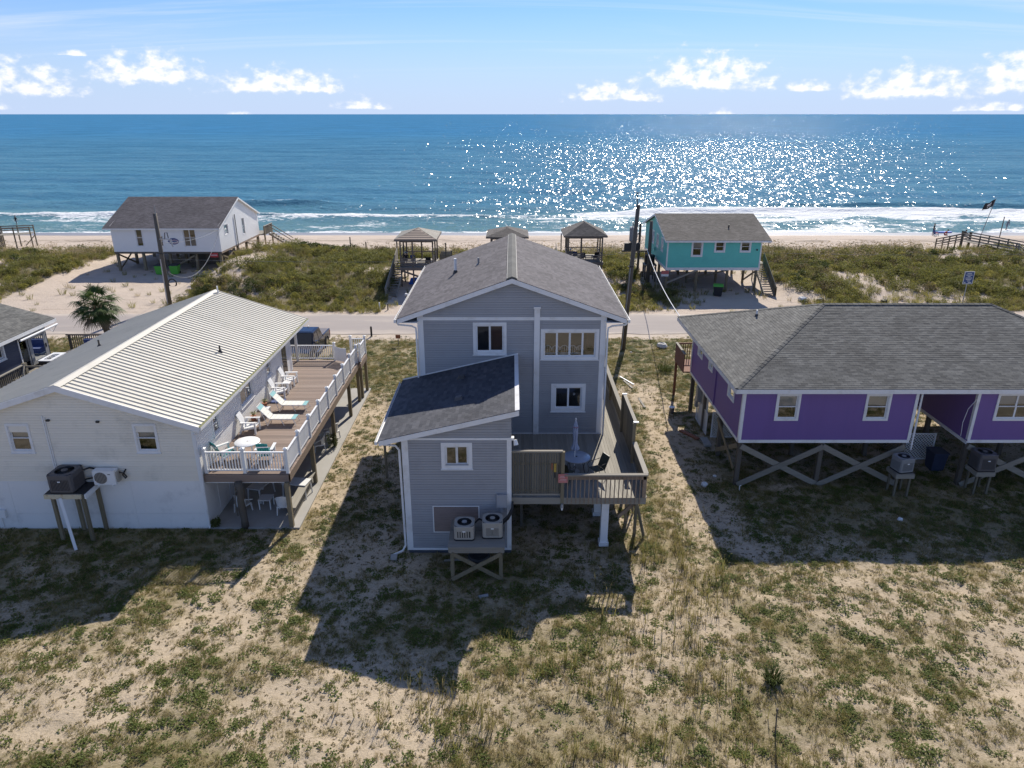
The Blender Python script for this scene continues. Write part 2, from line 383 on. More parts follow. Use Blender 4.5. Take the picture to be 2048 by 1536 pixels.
def window(house, T, u0, u1, z0, z1, style='slider', n=2, c=.1, frame='white', blind=None, room='room', depth=1.2, sill=True, cd=.045, label=None, panes=None, drop=.5):
    """casing on the wall, sashes and panes in the opening, a dim room behind; returns the opening"""
    a, b, e, g = u0+c, u1-c, z0+c, z1-c
    w = MB()
    w.tbox(T, u0, u1, .002, cd, z1-c, z1).tbox(T, u0, a, .002, cd, z0, z1-c).tbox(T, b, u1, .002, cd, z0, z1-c).tbox(T, a, b, .002, cd, z0, e)
    for q in ((a, a+.03, e, g), (b-.03, b, e, g), (a+.03, b-.03, e, e+.03), (a+.03, b-.03, g-.03, g)): w.tbox(T, q[0], q[1], -.10, .012, q[2], q[3])
    w = w.build('window', frame, house)
    if label: w['label'] = label
    if sill:
        MB().tbox(T, u0-.03, u1+.03, .0, cd+.035, z0-.035, z0).build('sill', frame, w)
    i0, i1, j0, j1 = a+.03, b-.03, e+.03, g-.03
    if style == 'slider':
        wd = (i1-i0)/n
        for k in range(n):
            s = MB(); p0 = i0+k*wd; p1 = p0+wd; dd = -.05 if k % 2 else -.02
            for q in ((p0, p0+.045, j0, j1), (p1-.045, p1, j0, j1), (p0+.045, p1-.045, j0, j0+.045), (p0+.045, p1-.045, j1-.045, j1)): s.tbox(T, q[0], q[1], dd-.025, dd, q[2], q[3])
            s.build('sash', frame, w)
            MB().add([T(p0+.045, dd-.012, j0+.045), T(p1-.045, dd-.012, j0+.045), T(p1-.045, dd-.012, j1-.045), T(p0+.045, dd-.012, j1-.045)], [(0, 1, 2, 3)]).build('pane', 'glass', w)
    else:
        mid = (j0+j1)/2; wd = (i1-i0)/max(1, n-1 if n > 1 else 1); k2 = max(1, n-1)
        for k in range(k2):
            p0 = i0+k*(i1-i0)/k2; p1 = p0+(i1-i0)/k2
            for r, (q0, q1) in enumerate(((j0, mid+.02), (mid-.02, j1))):
                s = MB(); dd = -.02 if r == 0 else -.05
                for q in ((p0, p0+.04, q0, q1), (p1-.04, p1, q0, q1), (p0+.04, p1-.04, q0, q0+.04), (p0+.04, p1-.04, q1-.04, q1)): s.tbox(T, q[0], q[1], dd-.025, dd, q[2], q[3])
                s.build('sash', frame, w)
                MB().add([T(p0+.04, dd-.012, q0+.04), T(p1-.04, dd-.012, q0+.04), T(p1-.04, dd-.012, q1-.04), T(p0+.04, dd-.012, q1-.04)], [(0, 1, 2, 3)]).build('pane', 'glass', w)
    if blind:
        bm = MB(); z = j1-.02; zend = j1-(j1-j0)*drop
        while z > zend:
            bm.add([T(i0+.02, -.115, z), T(i1-.02, -.115, z), T(i1-.02, -.135, z-.052), T(i0+.02, -.135, z-.052)], [(0, 1, 2, 3)]); z -= .05
        bm.build('blind', blind, w)
    r = MB()
    A = [T(u, d, z) for d in (-.101, -depth) for u, z in ((a-.2, e-.3), (b+.2, e-.3), (b+.2, g+.2), (a-.2, g+.2))]
    r.add(A, [(4, 5, 6, 7), (0, 1, 5, 4), (1, 2, 6, 5), (2, 3, 7, 6), (3, 0, 4, 7)])
    r.build('room_recess', room, w)
    return (a, b, e, g)
def shingles(roof, O, U, Wd, lim, wmax, m, nind=300, tw=.305, ex=.143, key=None):
    O = Vector(O); U = Vector(U).normalized(); Wd = Vector(Wd).normalized(); N = U.cross(Wd).normalized()
    if N.z < 0: N = -N
    tabs = []; k = 0; w = 0.
    while w < wmax-.03:
        u0, u1 = lim(w+ex*.5); off = (k*.5 % 1.)*tw+RN.uniform(-.02, .02); u = math.floor(u0/tw)*tw-off
        while u < u1:
            a = max(u, u0); b = min(u+tw, u1)
            if b-a > .03: tabs.append((a, b, w))
            u += tw
        w += ex; k += 1
    key = key or (lambda c: (c-Vector((0, 0, CAMH))).length)
    tabs.sort(key=lambda q: key(O+U*((q[0]+q[1])/2)+Wd*q[2]))
    P = [(0, 0, .013), (1, 0, .013), (1, 1, .004), (0, 1, .004), (0, 0, .002), (1, 0, .002)]
    F = [(0, 1, 2, 3), (4, 5, 1, 0), (5, 2, 1), (4, 0, 3)]
    me = bpy.data.meshes.new('shingle'); me.from_pydata(P, [], F); me.materials.append(M[m]); me.update()
    g = .006
    org = ORG[roof.name]
    for a, b, w in tabs[:nind]:
        o = bpy.data.objects.new('shingle', me); COL.objects.link(o); o.parent = roof
        p = O+U*(a+g/2)+Wd*(w-.004)-org; j = RN.uniform(-.004, .006)
        o.matrix_basis = Matrix(((U.x*(b-a-g), Wd.x*(ex+.02), N.x, p.x+N.x*j*.3), (U.y*(b-a-g), Wd.y*(ex+.02), N.y, p.y+N.y*j*.3), (U.z*(b-a-g), Wd.z*(ex+.02), N.z, p.z+N.z*j*.3), (0, 0, 0, 1)))
    rest = tabs[nind:]
    if rest:
        t = np.array(rest); jit = NR.uniform(-.002, .003, len(t)); Pn = np.array(P)
        Un, Wn, Nn, On = (np.array(q) for q in (U, Wd, N, O))
        base = On+np.outer(t[:, 0]+g/2, Un)+np.outer(t[:, 2]-.004, Wn)
        V = base[:, None, :]+(t[:, 1]-t[:, 0]-g)[:, None, None]*Pn[None, :, 0:1]*Un+Pn[None, :, 1:2]*(ex+.02)*Wn+(Pn[None, :, 2:3]+jit[:, None, None])*Nn
        Fq = np.array([(0, 1, 2, 3), (4, 5, 1, 0)])
        idx = (np.arange(len(t))*6)[:, None, None]+Fq[None]
        s = npmesh('shingle_field', V.reshape(-1, 3), idx.reshape(-1, 4), m, roof); s['kind'] = 'stuff'
def slab(mb, pts, t):
    """roof plane of thickness t hung below the top points"""
    n = len(pts); lo = [(p[0], p[1], p[2]-t) for p in pts]
    return mb.add(list(pts)+lo, [tuple(range(n)), tuple(range(2*n-1, n-1, -1))]+[(i, n+i, n+(i+1) % n, (i+1) % n) for i in range(n)])
def lerp(a, b, t): return a+(b-a)*t
# ============================================================ grey house
def grey_house():
    H = thing('beach_house', 'two storey grey clapboard house with dark shingle gable and lean-to annex', 'house', (0, 31.6, 0))
    F = FX(31.6); X0, X1, Y1 = -4.32, 4.32, 43.3
    sl = .362; rz = 10.02                                        # underside of the roof at the ridge, slope
    holes = [window(H, F, -1.80, -.25, 6.50, 8.06, n=2, c=.13, room='wallpaper', drop=0),
             window(H, F, 1.33, 4.03, 6.26, 7.74, n=4, c=.13, room='wallpaper', depth=2.2, label='wide four-pane window with a white scrolled headboard inside'),
             window(H, F, 1.86, 3.50, 3.62, 5.05, n=2, c=.17)]
    w2 = [o for o in H.children if o.get('label')][0]
    wins = [o for o in H.children if o.name.startswith('window')]
    MB().tbox(F, -1.02, -.42, -.25, -.22, 6.7, 7.9).build('curtain', 'curtain_b', wins[0])
    hb = MB()                                                     # headboard of a bed behind the wide window
    for cx, hw in ((1.68, .19), (2.07, .2), (2.46, .22), (2.85, .2), (3.2, .16)):
        hb.tube([F(cx+hw*math.cos(a), -.32, 6.62+.22*math.sin(a)) for a in [PI*i/8 for i in range(9)]], .026, 5)
        for k in (-.5, 0, .5): hb.bar(F(cx+hw*k, -.32, 6.42), F(cx+hw*k, -.32, 6.62+.19*math.sqrt(1-k*k)), .022)
    hb.tbox(F, 1.46, 3.36, -.345, -.295, 6.42, 6.50); hb.build('headboard', 'white', w2)
    MB().tbox(F, 3.55, 3.62, -.7, -.65, 6.4, 7.5).tbox(F, 1.45, 3.9, -.75, -.7, 6.3, 6.45).build('curtain', 'curtain_b', w2)
    MB().tbox(F, 2.95, 3.05, -.5, -.4, 4.3, 4.4).build('lamp_bulb', 'plastic_w', wins[2])
    wl = MB()
    sheet(wl, F, X0, X1, 0, 8.2, holes)
    wl.add([F(X0, 0, 8.2), F(X1, 0, 8.2), F(X1, 0, rz-sl*X1), F(0, 0, rz), F(X0, 0, rz+sl*X0)], [(0, 1, 2, 3, 4)])
    for T in (RX(X1), LX(X0)): sheet(wl, T, 31.6, Y1, 0, 8.5)
    B = BK(Y1); wl.add([B(X0, 0, 0), B(X1, 0, 0), B(X1, 0, rz-sl*X1), B(0, 0, rz), B(X0, 0, rz+sl*X0)], [(0, 1, 2, 3, 4)])
    wl.build('wall', 'gsid', H)
    hs = .1135
    siding(H, F, lambda z: (X0+.24, 1.02), 2.50, 8.16, hs, [holes[0]], 'gsid', dd=.026)
    siding(H, F, lambda z: (1.28, X1-.24), 2.50, 8.16, hs, holes[1:], 'gsid', dd=.026)
    gl = lambda z: (max(X0, -(rz-z)/sl), min(X1, (rz-z)/sl))
    siding(H, F, lambda z: (gl(z)[0], 1.02 if gl(z)[1] > 1.3 and z < 8.75 else gl(z)[1]), 8.31, 9.95, hs, [], 'gsid', dd=.026)
    siding(H, F, lambda z: (1.28, max(1.29, gl(z)[1])), 8.31, 8.76, hs, [], 'gsid')
    siding(H, RX(X1), lambda z: (31.85, Y1), 2.5, 8.3, hs, [], 'gsid', False)
    siding(H, LX(X0), lambda z: (31.85, Y1), .2, 8.3, hs, [], 'gsid', False)
    MB().tbox(F, X0-.03, X0+.24, -.2, .03, 0, 8.45).build('corner_board', 'white', H)
    MB().tbox(F, X1-.24, X1+.03, -.2, .03, 2.4, 8.45).build('corner_board', 'white', H)
    MB().tbox(F, X0+.24, 1.02, .001, .032, 8.16, 8.31).tbox(F, 1.28, X1-.24, .001, .032, 8.16, 8.31).build('band_board', 'white', H)
    MB().tbox(F, X0+.24, 1.02, .001, .03, 2.40, 2.5).tbox(F, 1.28, X1-.24, .001, .03, 2.40, 2.5).build('base_trim', 'white', H)
    MB().tbox(F, 1.02, 1.28, .001, .085, 2.42, 4.99).tbox(F, 1.02, 1.28, .001, .085, 5.0, 8.72).tbox(F, .99, 1.31, .001, .11, 8.72, 8.80).build('trim_chase', 'white', H)
    # roof
    ex, ez, y0, y1 = 5.22, 8.30, 31.28, 43.65
    s2 = (10.17-ez)/ex
    rf = MB(); slab(rf, [(-ex, y0, ez), (0, y0, 10.17), (0, y1, 10.17), (-ex, y1, ez)], .13); slab(rf, [(0, y0, 10.17), (ex, y0, ez), (ex, y1, ez), (0, y1, 10.17)], .13)
    roof = rf.build('roof', 'felt', H)
    L = math.hypot(ex, 10.17-ez)
    shingles(roof, (-ex-.03, y0-.03, ez-.01), (0, 1, 0), (ex, 0, 10.17-ez), lambda w: (0, y1-y0+.06), L, 'sh_grey', 150)
    shingles(roof, (ex+.03, y0-.03, ez-.01), (0, 1, 0), (-ex, 0, 10.17-ez), lambda w: (0, y1-y0+.06), L, 'sh_grey', 150)
    rc = MB()
    for s in (-1, 1): rc.hexa([(0, y0-.02, 10.19), (s*.21, y0-.02, 10.19-.21*s2), (s*.21, y1, 10.19-.21*s2), (0, y1, 10.19), (0, y0-.02, 10.26), (s*.21, y0-.02, 10.26-.21*s2), (s*.21, y1, 10.26-.21*s2), (0, y1, 10.26)])
    cap = rc.build('ridge_cap', 'sh_olive', roof)
    tr = MB()
    for s in (-1, 1): tr.bar((s*.225, y0, 10.22-.21*s2), (s*.225, y1, 10.22-.21*s2), .025, .04)
    tr.build('cap_edge', 'ac_beige', roof)
    fs = MB()
    for s in (-1, 1): fs.prism([(0, 9.94), (0, 10.155), (s*ex, ez-.015), (s*ex, ez-.23)], FX(y0), -.02, .025)
    fs.build('rake_board', 'white', H)
    for s in (-1, 1):
        g = MB(); xx = s*(ex+.05)
        g.bar((xx, y0-.03, ez-.115), (xx, y1, ez-.115), .015, .11).bar((xx+s*.09, y0-.03, ez-.10), (xx+s*.09, y1, ez-.10), .02, .14).bar((xx+s*.045, y0-.03, ez-.165), (xx+s*.045, y1, ez-.165), .09, .015)
        g.box(min(xx, xx+s*.1), max(xx, xx+s*.1), y0-.05, y0-.03, ez-.18, ez-.03)
        g.build('gutter', 'white', H)
        MB().tube([(s*(ex+.07), y0+.12, ez-.17), (s*(ex-.02), y0+.12, ez-.30), (s*(X1+.28), y0+.16, 7.93), (s*(X1+.1), y0+.2, 7.82), (s*(X1+.08), y0+.2, 7.6), (s*(X1+.08), y0+.2, 2.4 if s > 0 else .3)], .045, 6).build('downspout', 'white', H)
    so = MB()
    for s in (-1, 1): so.box(min(s*X1, s*ex), max(s*X1, s*ex), y0+.02, y1, 8.10, 8.13)
    so.build('soffit', 'white', H)
    zr = lambda x: 10.17-abs(x)*s2
    vp = MB().use('felt').cyl((-3.0, 37.5, zr(-3)-.05), (-3, 37.5, zr(-3)+.16), .15, .09).use('white').cyl((-3, 37.5, zr(-3)+.1), (-3, 37.5, zr(-3)+.78), .075, n=12)
    vp.build('vent_pipe', None, roof)
    MB().cyl((-1.78, 37.7, zr(-1.78)-.05), (-1.78, 37.7, zr(-1.78)+.04), .14, .08).cyl((-1.78, 37.7, zr(-1.78)), (-1.78, 37.7, zr(-1.78)+.34), .055, n=10).build('vent_pipe', 'ac_grey', roof)
    # ---- annex
    A = FX(25.18); ax0, ax1 = -4.27, -.04; asl = (6.50-5.22)/5.42
    az = lambda x: 5.22+(x+5.15)*asl-.12
    aw = window(H, A, -2.78, -1.56, 3.88, 5.02, n=2, c=.15)
    wl = MB(); sheet(wl, A, ax0, ax1, .12, 5.0, [aw]); wl.add([A(ax0, 0, 5.0), A(ax1, 0, 5.0), A(ax1, 0, az(ax1)), A(ax0, 0, az(ax0))], [(0, 1, 2, 3)])
    sheet(wl, RX(ax1), 25.18, 31.6, .12, az(ax1)); sheet(wl, LX(ax0), 25.18, 31.6, .12, az(ax0))
    wl.build('wall', 'gsid', H)
    siding(H, A, lambda z: (ax0+.2, ax1-.16), .22, 5.13, hs, [aw, (-3.2, -1.33, .97, 2.2)], 'gsid', dd=.026)
    siding(H, A, lambda z: (max(ax0, -5.15+(z-5.22+.12)/asl), ax1), 5.235, 6.4, hs, [], 'gsid', dd=.026)
    siding(H, RX(ax1), lambda z: (25.4, 31.6), .22, 6.3, hs, [], 'gsid', False)
    siding(H, LX(ax0), lambda z: (25.4, 31.6), .22, 5.2, hs, [], 'gsid', False)
    MB().tbox(A, ax0-.05, ax0+.2, -.2, .028, .12, 5.13).build('corner_board', 'white', H)
    MB().tbox(A, ax1-.16, ax1+.02, -.2, .028, .12, 5.13).build('corner_board', 'white', H)
    MB().tbox(A, ax0-.05, ax1+.02, .001, .036, 5.13, 5.225).build('band_board', 'white', H)
    MB().tbox(A, ax0+.2, ax1-.16, .001, .03, .12, .22).build('base_trim', 'white', H)
    MB().box(ax0, ax1, 25.2, 31.5, -.1, .12).build('foundation', 'found', H)
    pb = MB().tbox(A, -3.17, -1.36, .0, .022, 1.0, 2.17).build('plywood_panel', 'ply', H)
    fr = MB()
    for q in ((-3.21, -3.17, .97, 2.2), (-1.36, -1.32, .97, 2.2), (-3.17, -1.36, .97, 1.0), (-3.17, -1.36, 2.17, 2.2)): fr.tbox(A, q[0], q[1], .0, .035, q[2], q[3])
    fr.build('panel_frame', 'wvinyl', pb)
    sm = MB()
    for k in range(9): sm.tbox(A, -3.1+k*.2, -3.08+k*.2, .022, .026, 2.12, 2.14)
    sm.build('nail_head', 'dkmetal', pb)
    r = MB(); slab(r, [(-5.15, 24.9, 5.22), (.27, 24.9, 6.5), (.27, 31.58, 6.5), (-5.15, 31.58, 5.22)], .11)
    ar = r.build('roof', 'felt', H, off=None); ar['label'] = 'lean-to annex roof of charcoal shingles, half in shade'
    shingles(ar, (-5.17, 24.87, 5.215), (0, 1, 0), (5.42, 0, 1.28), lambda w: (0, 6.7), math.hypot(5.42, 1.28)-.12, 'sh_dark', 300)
    MB().prism([(-5.15, 5.0), (-5.15, 5.205), (.27, 6.485), (.27, 6.28)], FX(24.9), -.02, .025).build('rake_board', 'white', H)
    MB().hexa([(.11, 24.88, 6.475), (.285, 24.88, 6.515), (.285, 31.57, 6.515), (.11, 31.57, 6.475), (.11, 24.88, 6.50), (.285, 24.88, 6.54), (.285, 31.57, 6.54), (.11, 31.57, 6.50)]).build('roof_flashing', 'white', ar)
    MB().prism([(-5.15, 5.245), (-5.15, 5.30), (.285, 6.585), (.285, 6.53)], FX(31.56), 0, .02).build('roof_flashing', 'white', ar)
    g = MB(); xx = -5.2
    g.bar((xx+.0, 24.87, 5.12), (xx, 31.5, 5.12), .015, .10).bar((xx-.09, 24.87, 5.13), (xx-.09, 31.5, 5.13), .02, .12).bar((xx-.045, 24.87, 5.075), (xx-.045, 31.5, 5.075), .09, .015).box(-5.3, -5.19, 24.85, 24.87, 5.06, 5.19)
    g.build('gutter', 'white', H)
    MB().tube([(-5.22, 25.1, 5.07), (-5.1, 25.1, 4.98), (-4.55, 25.14, 4.9), (-4.42, 25.16, 4.7), (-4.39, 25.16, .35), (-4.5, 25.05, .16), (-4.85, 24.85, .1)], .045, 6).build('downspout', 'white', H)
    for (x, y, lit) in ((-2.22, 27.46, 1), (-2.29, 30.05, 0)):
        z = 5.22+(x+5.15)*asl
        MB().hexa([(x-.17, y-.16, z-.04), (x+.17, y-.16, z+.04), (x+.17, y+.2, z+.04), (x-.17, y+.2, z-.04), (x-.11, y-.14, z+.12), (x+.12, y-.14, z+.17), (x+.12, y+.1, z+.16), (x-.11, y+.1, z+.11)]).build('roof_vent', 'ac_brown' if lit else 'felt', ar)  # shade put into the colour: the unlit vent gets a darker material
    MB().tbox(A, -.62, -.2, .02, .17, 2.2, 2.78).tbox(A, -.60, -.22, .17, .18, 2.24, 2.74).build('electric_box', 'gsid', H)
    MB().tbox(A, -.47, -.35, .02, .08, 1.5, 2.2).build('conduit', 'gsid', H)
    MB().tbox(RX(ax1+.02), 25.3, 25.5, 0, .1, 5.05, 5.15).cyl((.12, 25.35, 5.06), (.16, 25.28, 4.86), .07, .09, 10).build('flood_lamp', 'plastic_w', H)
    hp = MB()
    for k in (0, .13): hp.tube([(.03, 25.1, 2.45-k), (-.0, 24.95, 2.2-k), (-.15, 24.7, 2.02-k), (-.38, 24.5, 1.9-k)], .045, 7)
    hp.build('refrigerant_hose', 'black', H)
    return H
grey_house()
def condenser(label, sz, h, col, style, loc, group=None, name='air_conditioner', octo=.0):
    """outdoor unit: body with rounded corners, side grille, top fan guard, hub and base pan"""
    t = thing(name, label, 'air conditioner', (0, 0, 0), group)
    def ring(r, z, ch):
        return [(x*r, y*r, z) for x, y in ((-1, -1+ch), (-1+ch*.3, -1+ch*.3), (-1+ch, -1), (1-ch, -1), (1-ch*.3, -1+ch*.3), (1, -1+ch), (1, 1-ch), (1-ch*.3, 1-ch*.3), (1-ch, 1), (-1+ch, 1), (-1+ch*.3, 1-ch*.3), (-1, 1-ch))]
    def loft(mb, a, b, cap=True):
        n = len(a); mb.add(a+b, [(i, (i+1) % n, n+(i+1) % n, n+i) for i in range(n)]+([tuple(range(n-1, -1, -1)), tuple(range(n, 2*n))] if cap else []))
    s = sz/2
    p = MB(); loft(p, ring(s*1.02, 0, .25), ring(s*1.02, .06, .25)); p.build('base_pan', 'black', t)
    b = MB(); loft(b, ring(s*.93, .06, .25), ring(s*.93, h-.07, .25)); b.build('core', 'ac_dark', t)
    tp = MB(); loft(tp, ring(s, h-.14, .25), ring(s, h-.02, .25), False); loft(tp, ring(s, h-.02, .25), ring(s*.96, h, .25), False)
    # the lid with a round opening
    n = 24; o = ring(s*.96, h, .25); rr = s*.72; ci = [(rr*math.cos(2*PI*i/n), rr*math.sin(2*PI*i/n), h) for i in range(n)]
    oo = []
    for i in range(n):
        a = 2*PI*i/n; c, d = math.cos(a), math.sin(a); k = s*.96/max(abs(c), abs(d)); k = min(k, s*1.17); oo.append((c*k, d*k, h))
    tp.add(ci+oo, [(i, (i+1) % n, n+(i+1) % n, n+i) for i in range(n)])
    tp.build('top_cover', col, t)
    MB().cyl((0, 0, h-.14), (0, 0, h-.12), rr*1.02, n=20).build('fan_well', 'ac_dark', t)
    fb = MB()
    for k in range(3):
        a = k*2*PI/3; fb.add([(.09*math.cos(a-.4), .09*math.sin(a-.4), h-.10), (rr*.9*math.cos(a-.35), rr*.9*math.sin(a-.35), h-.10), (rr*.9*math.cos(a+.45), rr*.9*math.sin(a+.45), h-.06), (.09*math.cos(a+.4), .09*math.sin(a+.4), h-.08)], [(0, 1, 2, 3)])
    fb.build('fan_blade', 'ac_grey', t)
    gd = MB()
    for k in range(1, 8): gd.lathe([(rr*k/7.2, h-.006), (rr*k/7.2+.006, h+.004), (rr*k/7.2+.012, h-.006)], n=20)
    for k in range(6): gd.bar((0, 0, h+.004), (rr*math.cos(k*PI/3), rr*math.sin(k*PI/3), h+.004), .008)
    gd.build('fan_guard', 'dkmetal', t)
    MB().cyl((0, 0, h-.01), (0, 0, h+.02), s*.26, n=14).build('hub', 'galv' if style == 'slot' else col, t)
    br = MB()
    cs = ring(s, .06, .25); ce = ring(s, h-.14, .25)
    for k in range(12):
        i, j = cs[k], cs[(k+1) % 12]
        L = math.hypot(j[0]-i[0], j[1]-i[1])
        if L < s*.6: br.hexa([i, j, (j[0]*.95, j[1]*.95, .06), (i[0]*.95, i[1]*.95, .06), (i[0], i[1], h-.14), (j[0], j[1], h-.14), (j[0]*.95, j[1]*.95, h-.14), (i[0]*.95, i[1]*.95, h-.14)]); continue
        d = ((j[0]-i[0])/L, (j[1]-i[1])/L); nn = (d[1], -d[0])
        def P(a, z, o=0): return (i[0]+d[0]*a+nn[0]*o, i[1]+d[1]*a+nn[1]*o, z)
        def strip(a0, a1, z0, z1): br.hexa([P(a0, z0), P(a1, z0), P(a1, z0, -.02), P(a0, z0, -.02), P(a0, z1), P(a1, z1), P(a1, z1, -.02), P(a0, z1, -.02)])
        strip(0, L, .06, .13); strip(0, L, h-.21, h-.14)
        if style == 'slot':
            nS = 6; g = L/(nS*2+1)
            for q in range(nS): strip(q*(2*g)-(g*.3 if q else 0), q*2*g+g*.75, .13, h-.21)
            strip(L-g, L, .13, h-.21)
        elif style == 'grid':
            strip(0, .05, .13, h-.21); strip(L-.05, L, .13, h-.21); strip(L/2-.02, L/2+.02, .13, h-.21)
            for q in range(9): z = .15+(h-.38)*q/8; strip(.05, L-.05, z, z+.022)
        else:
            nS = 12
            for q in range(nS+1): strip(L*q/(nS+1)+.005, L*q/(nS+1)+L/(nS+1)*.62, .13, h-.21)
    br.build('side_grille', col, t)
    MB().box(-.055, .055, -s-.012, -s-.002, h*.62, h*.62+.05).build('badge', 'wvinyl', t)
    t.location = loc
    return t
def ac_table():
    t = thing('equipment_stand', 'weathered timber table with X braces carrying two air conditioners behind the annex', 'wooden stand', (-1.37, 24.2, 0))
    for i, (x, y) in enumerate(((-2.3, 23.3), (-.43, 23.3), (-2.3, 25.0), (-.43, 25.0))):
        MB().box(x-.07, x+.07, y-.07, y+.07, 0, 1.5).build('leg', 'pt_wood', t)
    MB().box(-2.42, -.31, 23.18, 23.225, 1.30, 1.53).build('apron', 'wood_x', t)
    MB().box(-2.42, -.31, 25.08, 25.12, 1.30, 1.53).build('apron', 'wood_x', t)
    MB().box(-2.44, -2.40, 23.225, 25.08, 1.30, 1.53).build('apron', 'wood_y', t); MB().box(-.33, -.29, 23.225, 25.08, 1.30, 1.53).build('apron', 'wood_y', t)
    for k in range(7): MB().box(-2.45, -.28, 23.15+k*.285, 23.15+k*.285+.278, 1.53, 1.575).build('plank', 'wood_x', t)
    MB().bar((-2.32, 23.20, 1.28), (-.42, 23.20, .12), .04, .16).build('brace', 'pt_wood', t)
    MB().bar((-2.32, 23.155, .12), (-.42, 23.155, 1.28), .04, .16).build('brace', 'pt_wood', t)
ac_table()
condenser('beige air conditioner with vertical slots, left of the pair on the timber table', .78, .62, 'ac_beige', 'slot', (-1.85, 23.98, 1.576), 'air conditioners on the timber table')
condenser('beige air conditioner with square grille, right of the pair on the timber table', .79, .70, 'ac_beige', 'grid', (-.76, 24.12, 1.576), 'air conditioners on the timber table')
pp = MB().tube([(-1.46, 24.4, 1.9), (-1.3, 24.6, 1.95), (-1.15, 24.5, 1.92)], .04).build('insulated_pipe', 'black'); tag(pp, 'short black pipe joining the two beige air conditioners', 'pipe')
tr = MB().lathe([(.05, .0), (.42, .0), (.46, .10), (.40, .19), (.2, .20), (.05, .17)], -1.35, 24.75, 18).build('old_tyre', 'black'); tag(tr, 'black round tub lying under the timber table', 'tub')
# ------------------------------------------------------------ grey deck
def grey_deck():
    t = thing('wooden_deck', 'raised grey timber deck wrapping the right corner of the grey house', 'deck', (2.7, 28.5, 0))
    x = .0; z = 2.45
    while x < 5.36:
        if x+.138 < 4.36: MB().box(x, x+.138, 25.42, 31.55, z-.035, z+RN.uniform(-.002, .003)).build('deck_board', 'wood_y', t)
        else: MB().box(x, x+.138, 25.42, 40.2, z-.035, z+RN.uniform(-.002, .003)).build('deck_board', 'wood_y', t)
        x += .1445
    MB().box(-.02, 5.44, 25.37, 25.415, 2.16, 2.45).build('rim_board', 'wood_x', t); MB().box(5.40, 5.44, 25.42, 40.2, 2.16, 2.44).build('rim_board', 'wood_y', t)
    for y in (27.2, 29.0, 30.8): MB().box(0, 5.4, y, y+.05, 2.2, 2.41).build('joist', 'wood_x', t)
    # privacy panel of round-edged palings beside the annex
    xs = .02
    while xs < 1.93:
        MB().box(xs, xs+.072, 25.44-RN.uniform(0,.02), 25.475, 2.62, 4.45+RN.uniform(-.01, .01)).build('paling', 'wood_z', t); xs += .098
    MB().box(-.03, 2.02, 25.40, 25.53, 4.46, 4.53).build('cap_rail', 'wood_x', t); MB().box(0, 1.95, 25.475, 25.52, 2.7, 2.8).box(0, 1.95, 25.475, 25.52, 3.9, 4.0).build('rail', 'wood_x', t)
    MB().box(.03, 1.95, 25.445, 25.48, 2.52, 2.60).build('rail', 'wood_x', t)
    MB().box(1.96, 2.10, 25.36, 25.50, 1.95, 4.5).build('deck_post', 'pt_wood', t)
    # front rail
    MB().box(2.10, 5.45, 25.30, 25.48, 3.46, 3.52).build('cap_rail', 'wood_x', t); MB().box(2.10, 5.4, 25.38, 25.42, 3.27, 3.46).build('rail', 'brown_rim', t)
    xs = 2.24
    while xs < 5.25:
        MB().box(xs-.02, xs+.02, 25.335, 25.37, 2.2, 3.46).build('baluster', 'brown_rim', t); xs += .172
    MB().box(5.28, 5.42, 25.38, 25.5, 2.2, 3.46).build('deck_post', 'brown_rim', t)
    # right rail: low, tall screen, low again
    for y0, y1, n in ((25.5, 28.45, 0), (31.85, 40.2, 0)):
        MB().box(5.30, 5.5, y0, y1, 3.44, 3.50).build('cap_rail', 'wood_y', t)
        yy = y0+.06
        while yy < y1-.05:
            MB().box(5.40, 5.43, yy, yy+.085, 2.52, 3.44).build('paling', 'wood_z', t); yy += .112
        MB().box(5.36, 5.40, y0, y1, 2.56, 2.65).box(5.36, 5.40, y0, y1, 3.3, 3.42).build('rail', 'wood_y', t)
    yy = 28.5
    while yy < 31.8:
        MB().box(5.40, 5.43, yy, yy+.108, 2.3, 4.36+RN.uniform(-.008, .008)).build('paling', 'wood_z', t); yy += .1115
    MB().box(5.34, 5.49, 28.45, 31.86, 4.37, 4.42).build('cap_rail', 'wood_y', t)
    for y in (28.47, 31.83): MB().box(5.30, 5.53, y-.06, y+.06, 4.42, 4.45).build('post_cap', 'wvinyl', t)
    for y in (28.47, 31.83, 36, 40.1): MB().box(5.28, 5.39, y-.05, y+.05, 0, 4.37 if y < 32 else 3.44).build('deck_post', 'pt_wood', t)
    for x, y in ((3.85, 25.78), (3.85, 28.2)):
        p = MB().box(x-.15, x+.15, y-.15, y+.15, .0, 2.2); p.box(x-.2, x+.2, y-.2, y+.2, .0, .18); p.build('column', 'white', t)
    MB().box(.35, .47, 27.2, 27.32, 0, 2.2).build('deck_post', 'dkwood', t)
    for (x, y, lx, ly) in ((5.28, 26.5, 0, 0), (5.05, 27.55, .0, 0), (5.32, 29.9, 0, 0)): MB().box(x-.06, x+.06, y-.06, y+.06, 0, 2.3).build('deck_post', 'pt_wood', t)
    MB().bar((4.5, 26.3, 1.0), (5.72, 26.9, 1.75), .05, .2).build('brace', 'brown_rim', t)
    MB().bar((5.2, 26.7, 2.0), (5.62, 26.1, .1), .05, .14).build('brace', 'pt_wood', t)
    MB().bar((5.05, 27.5, 2.2), (5.5, 28.3, .1), .05, .14).build('brace', 'pt_wood', t)
    return t
grey_deck()
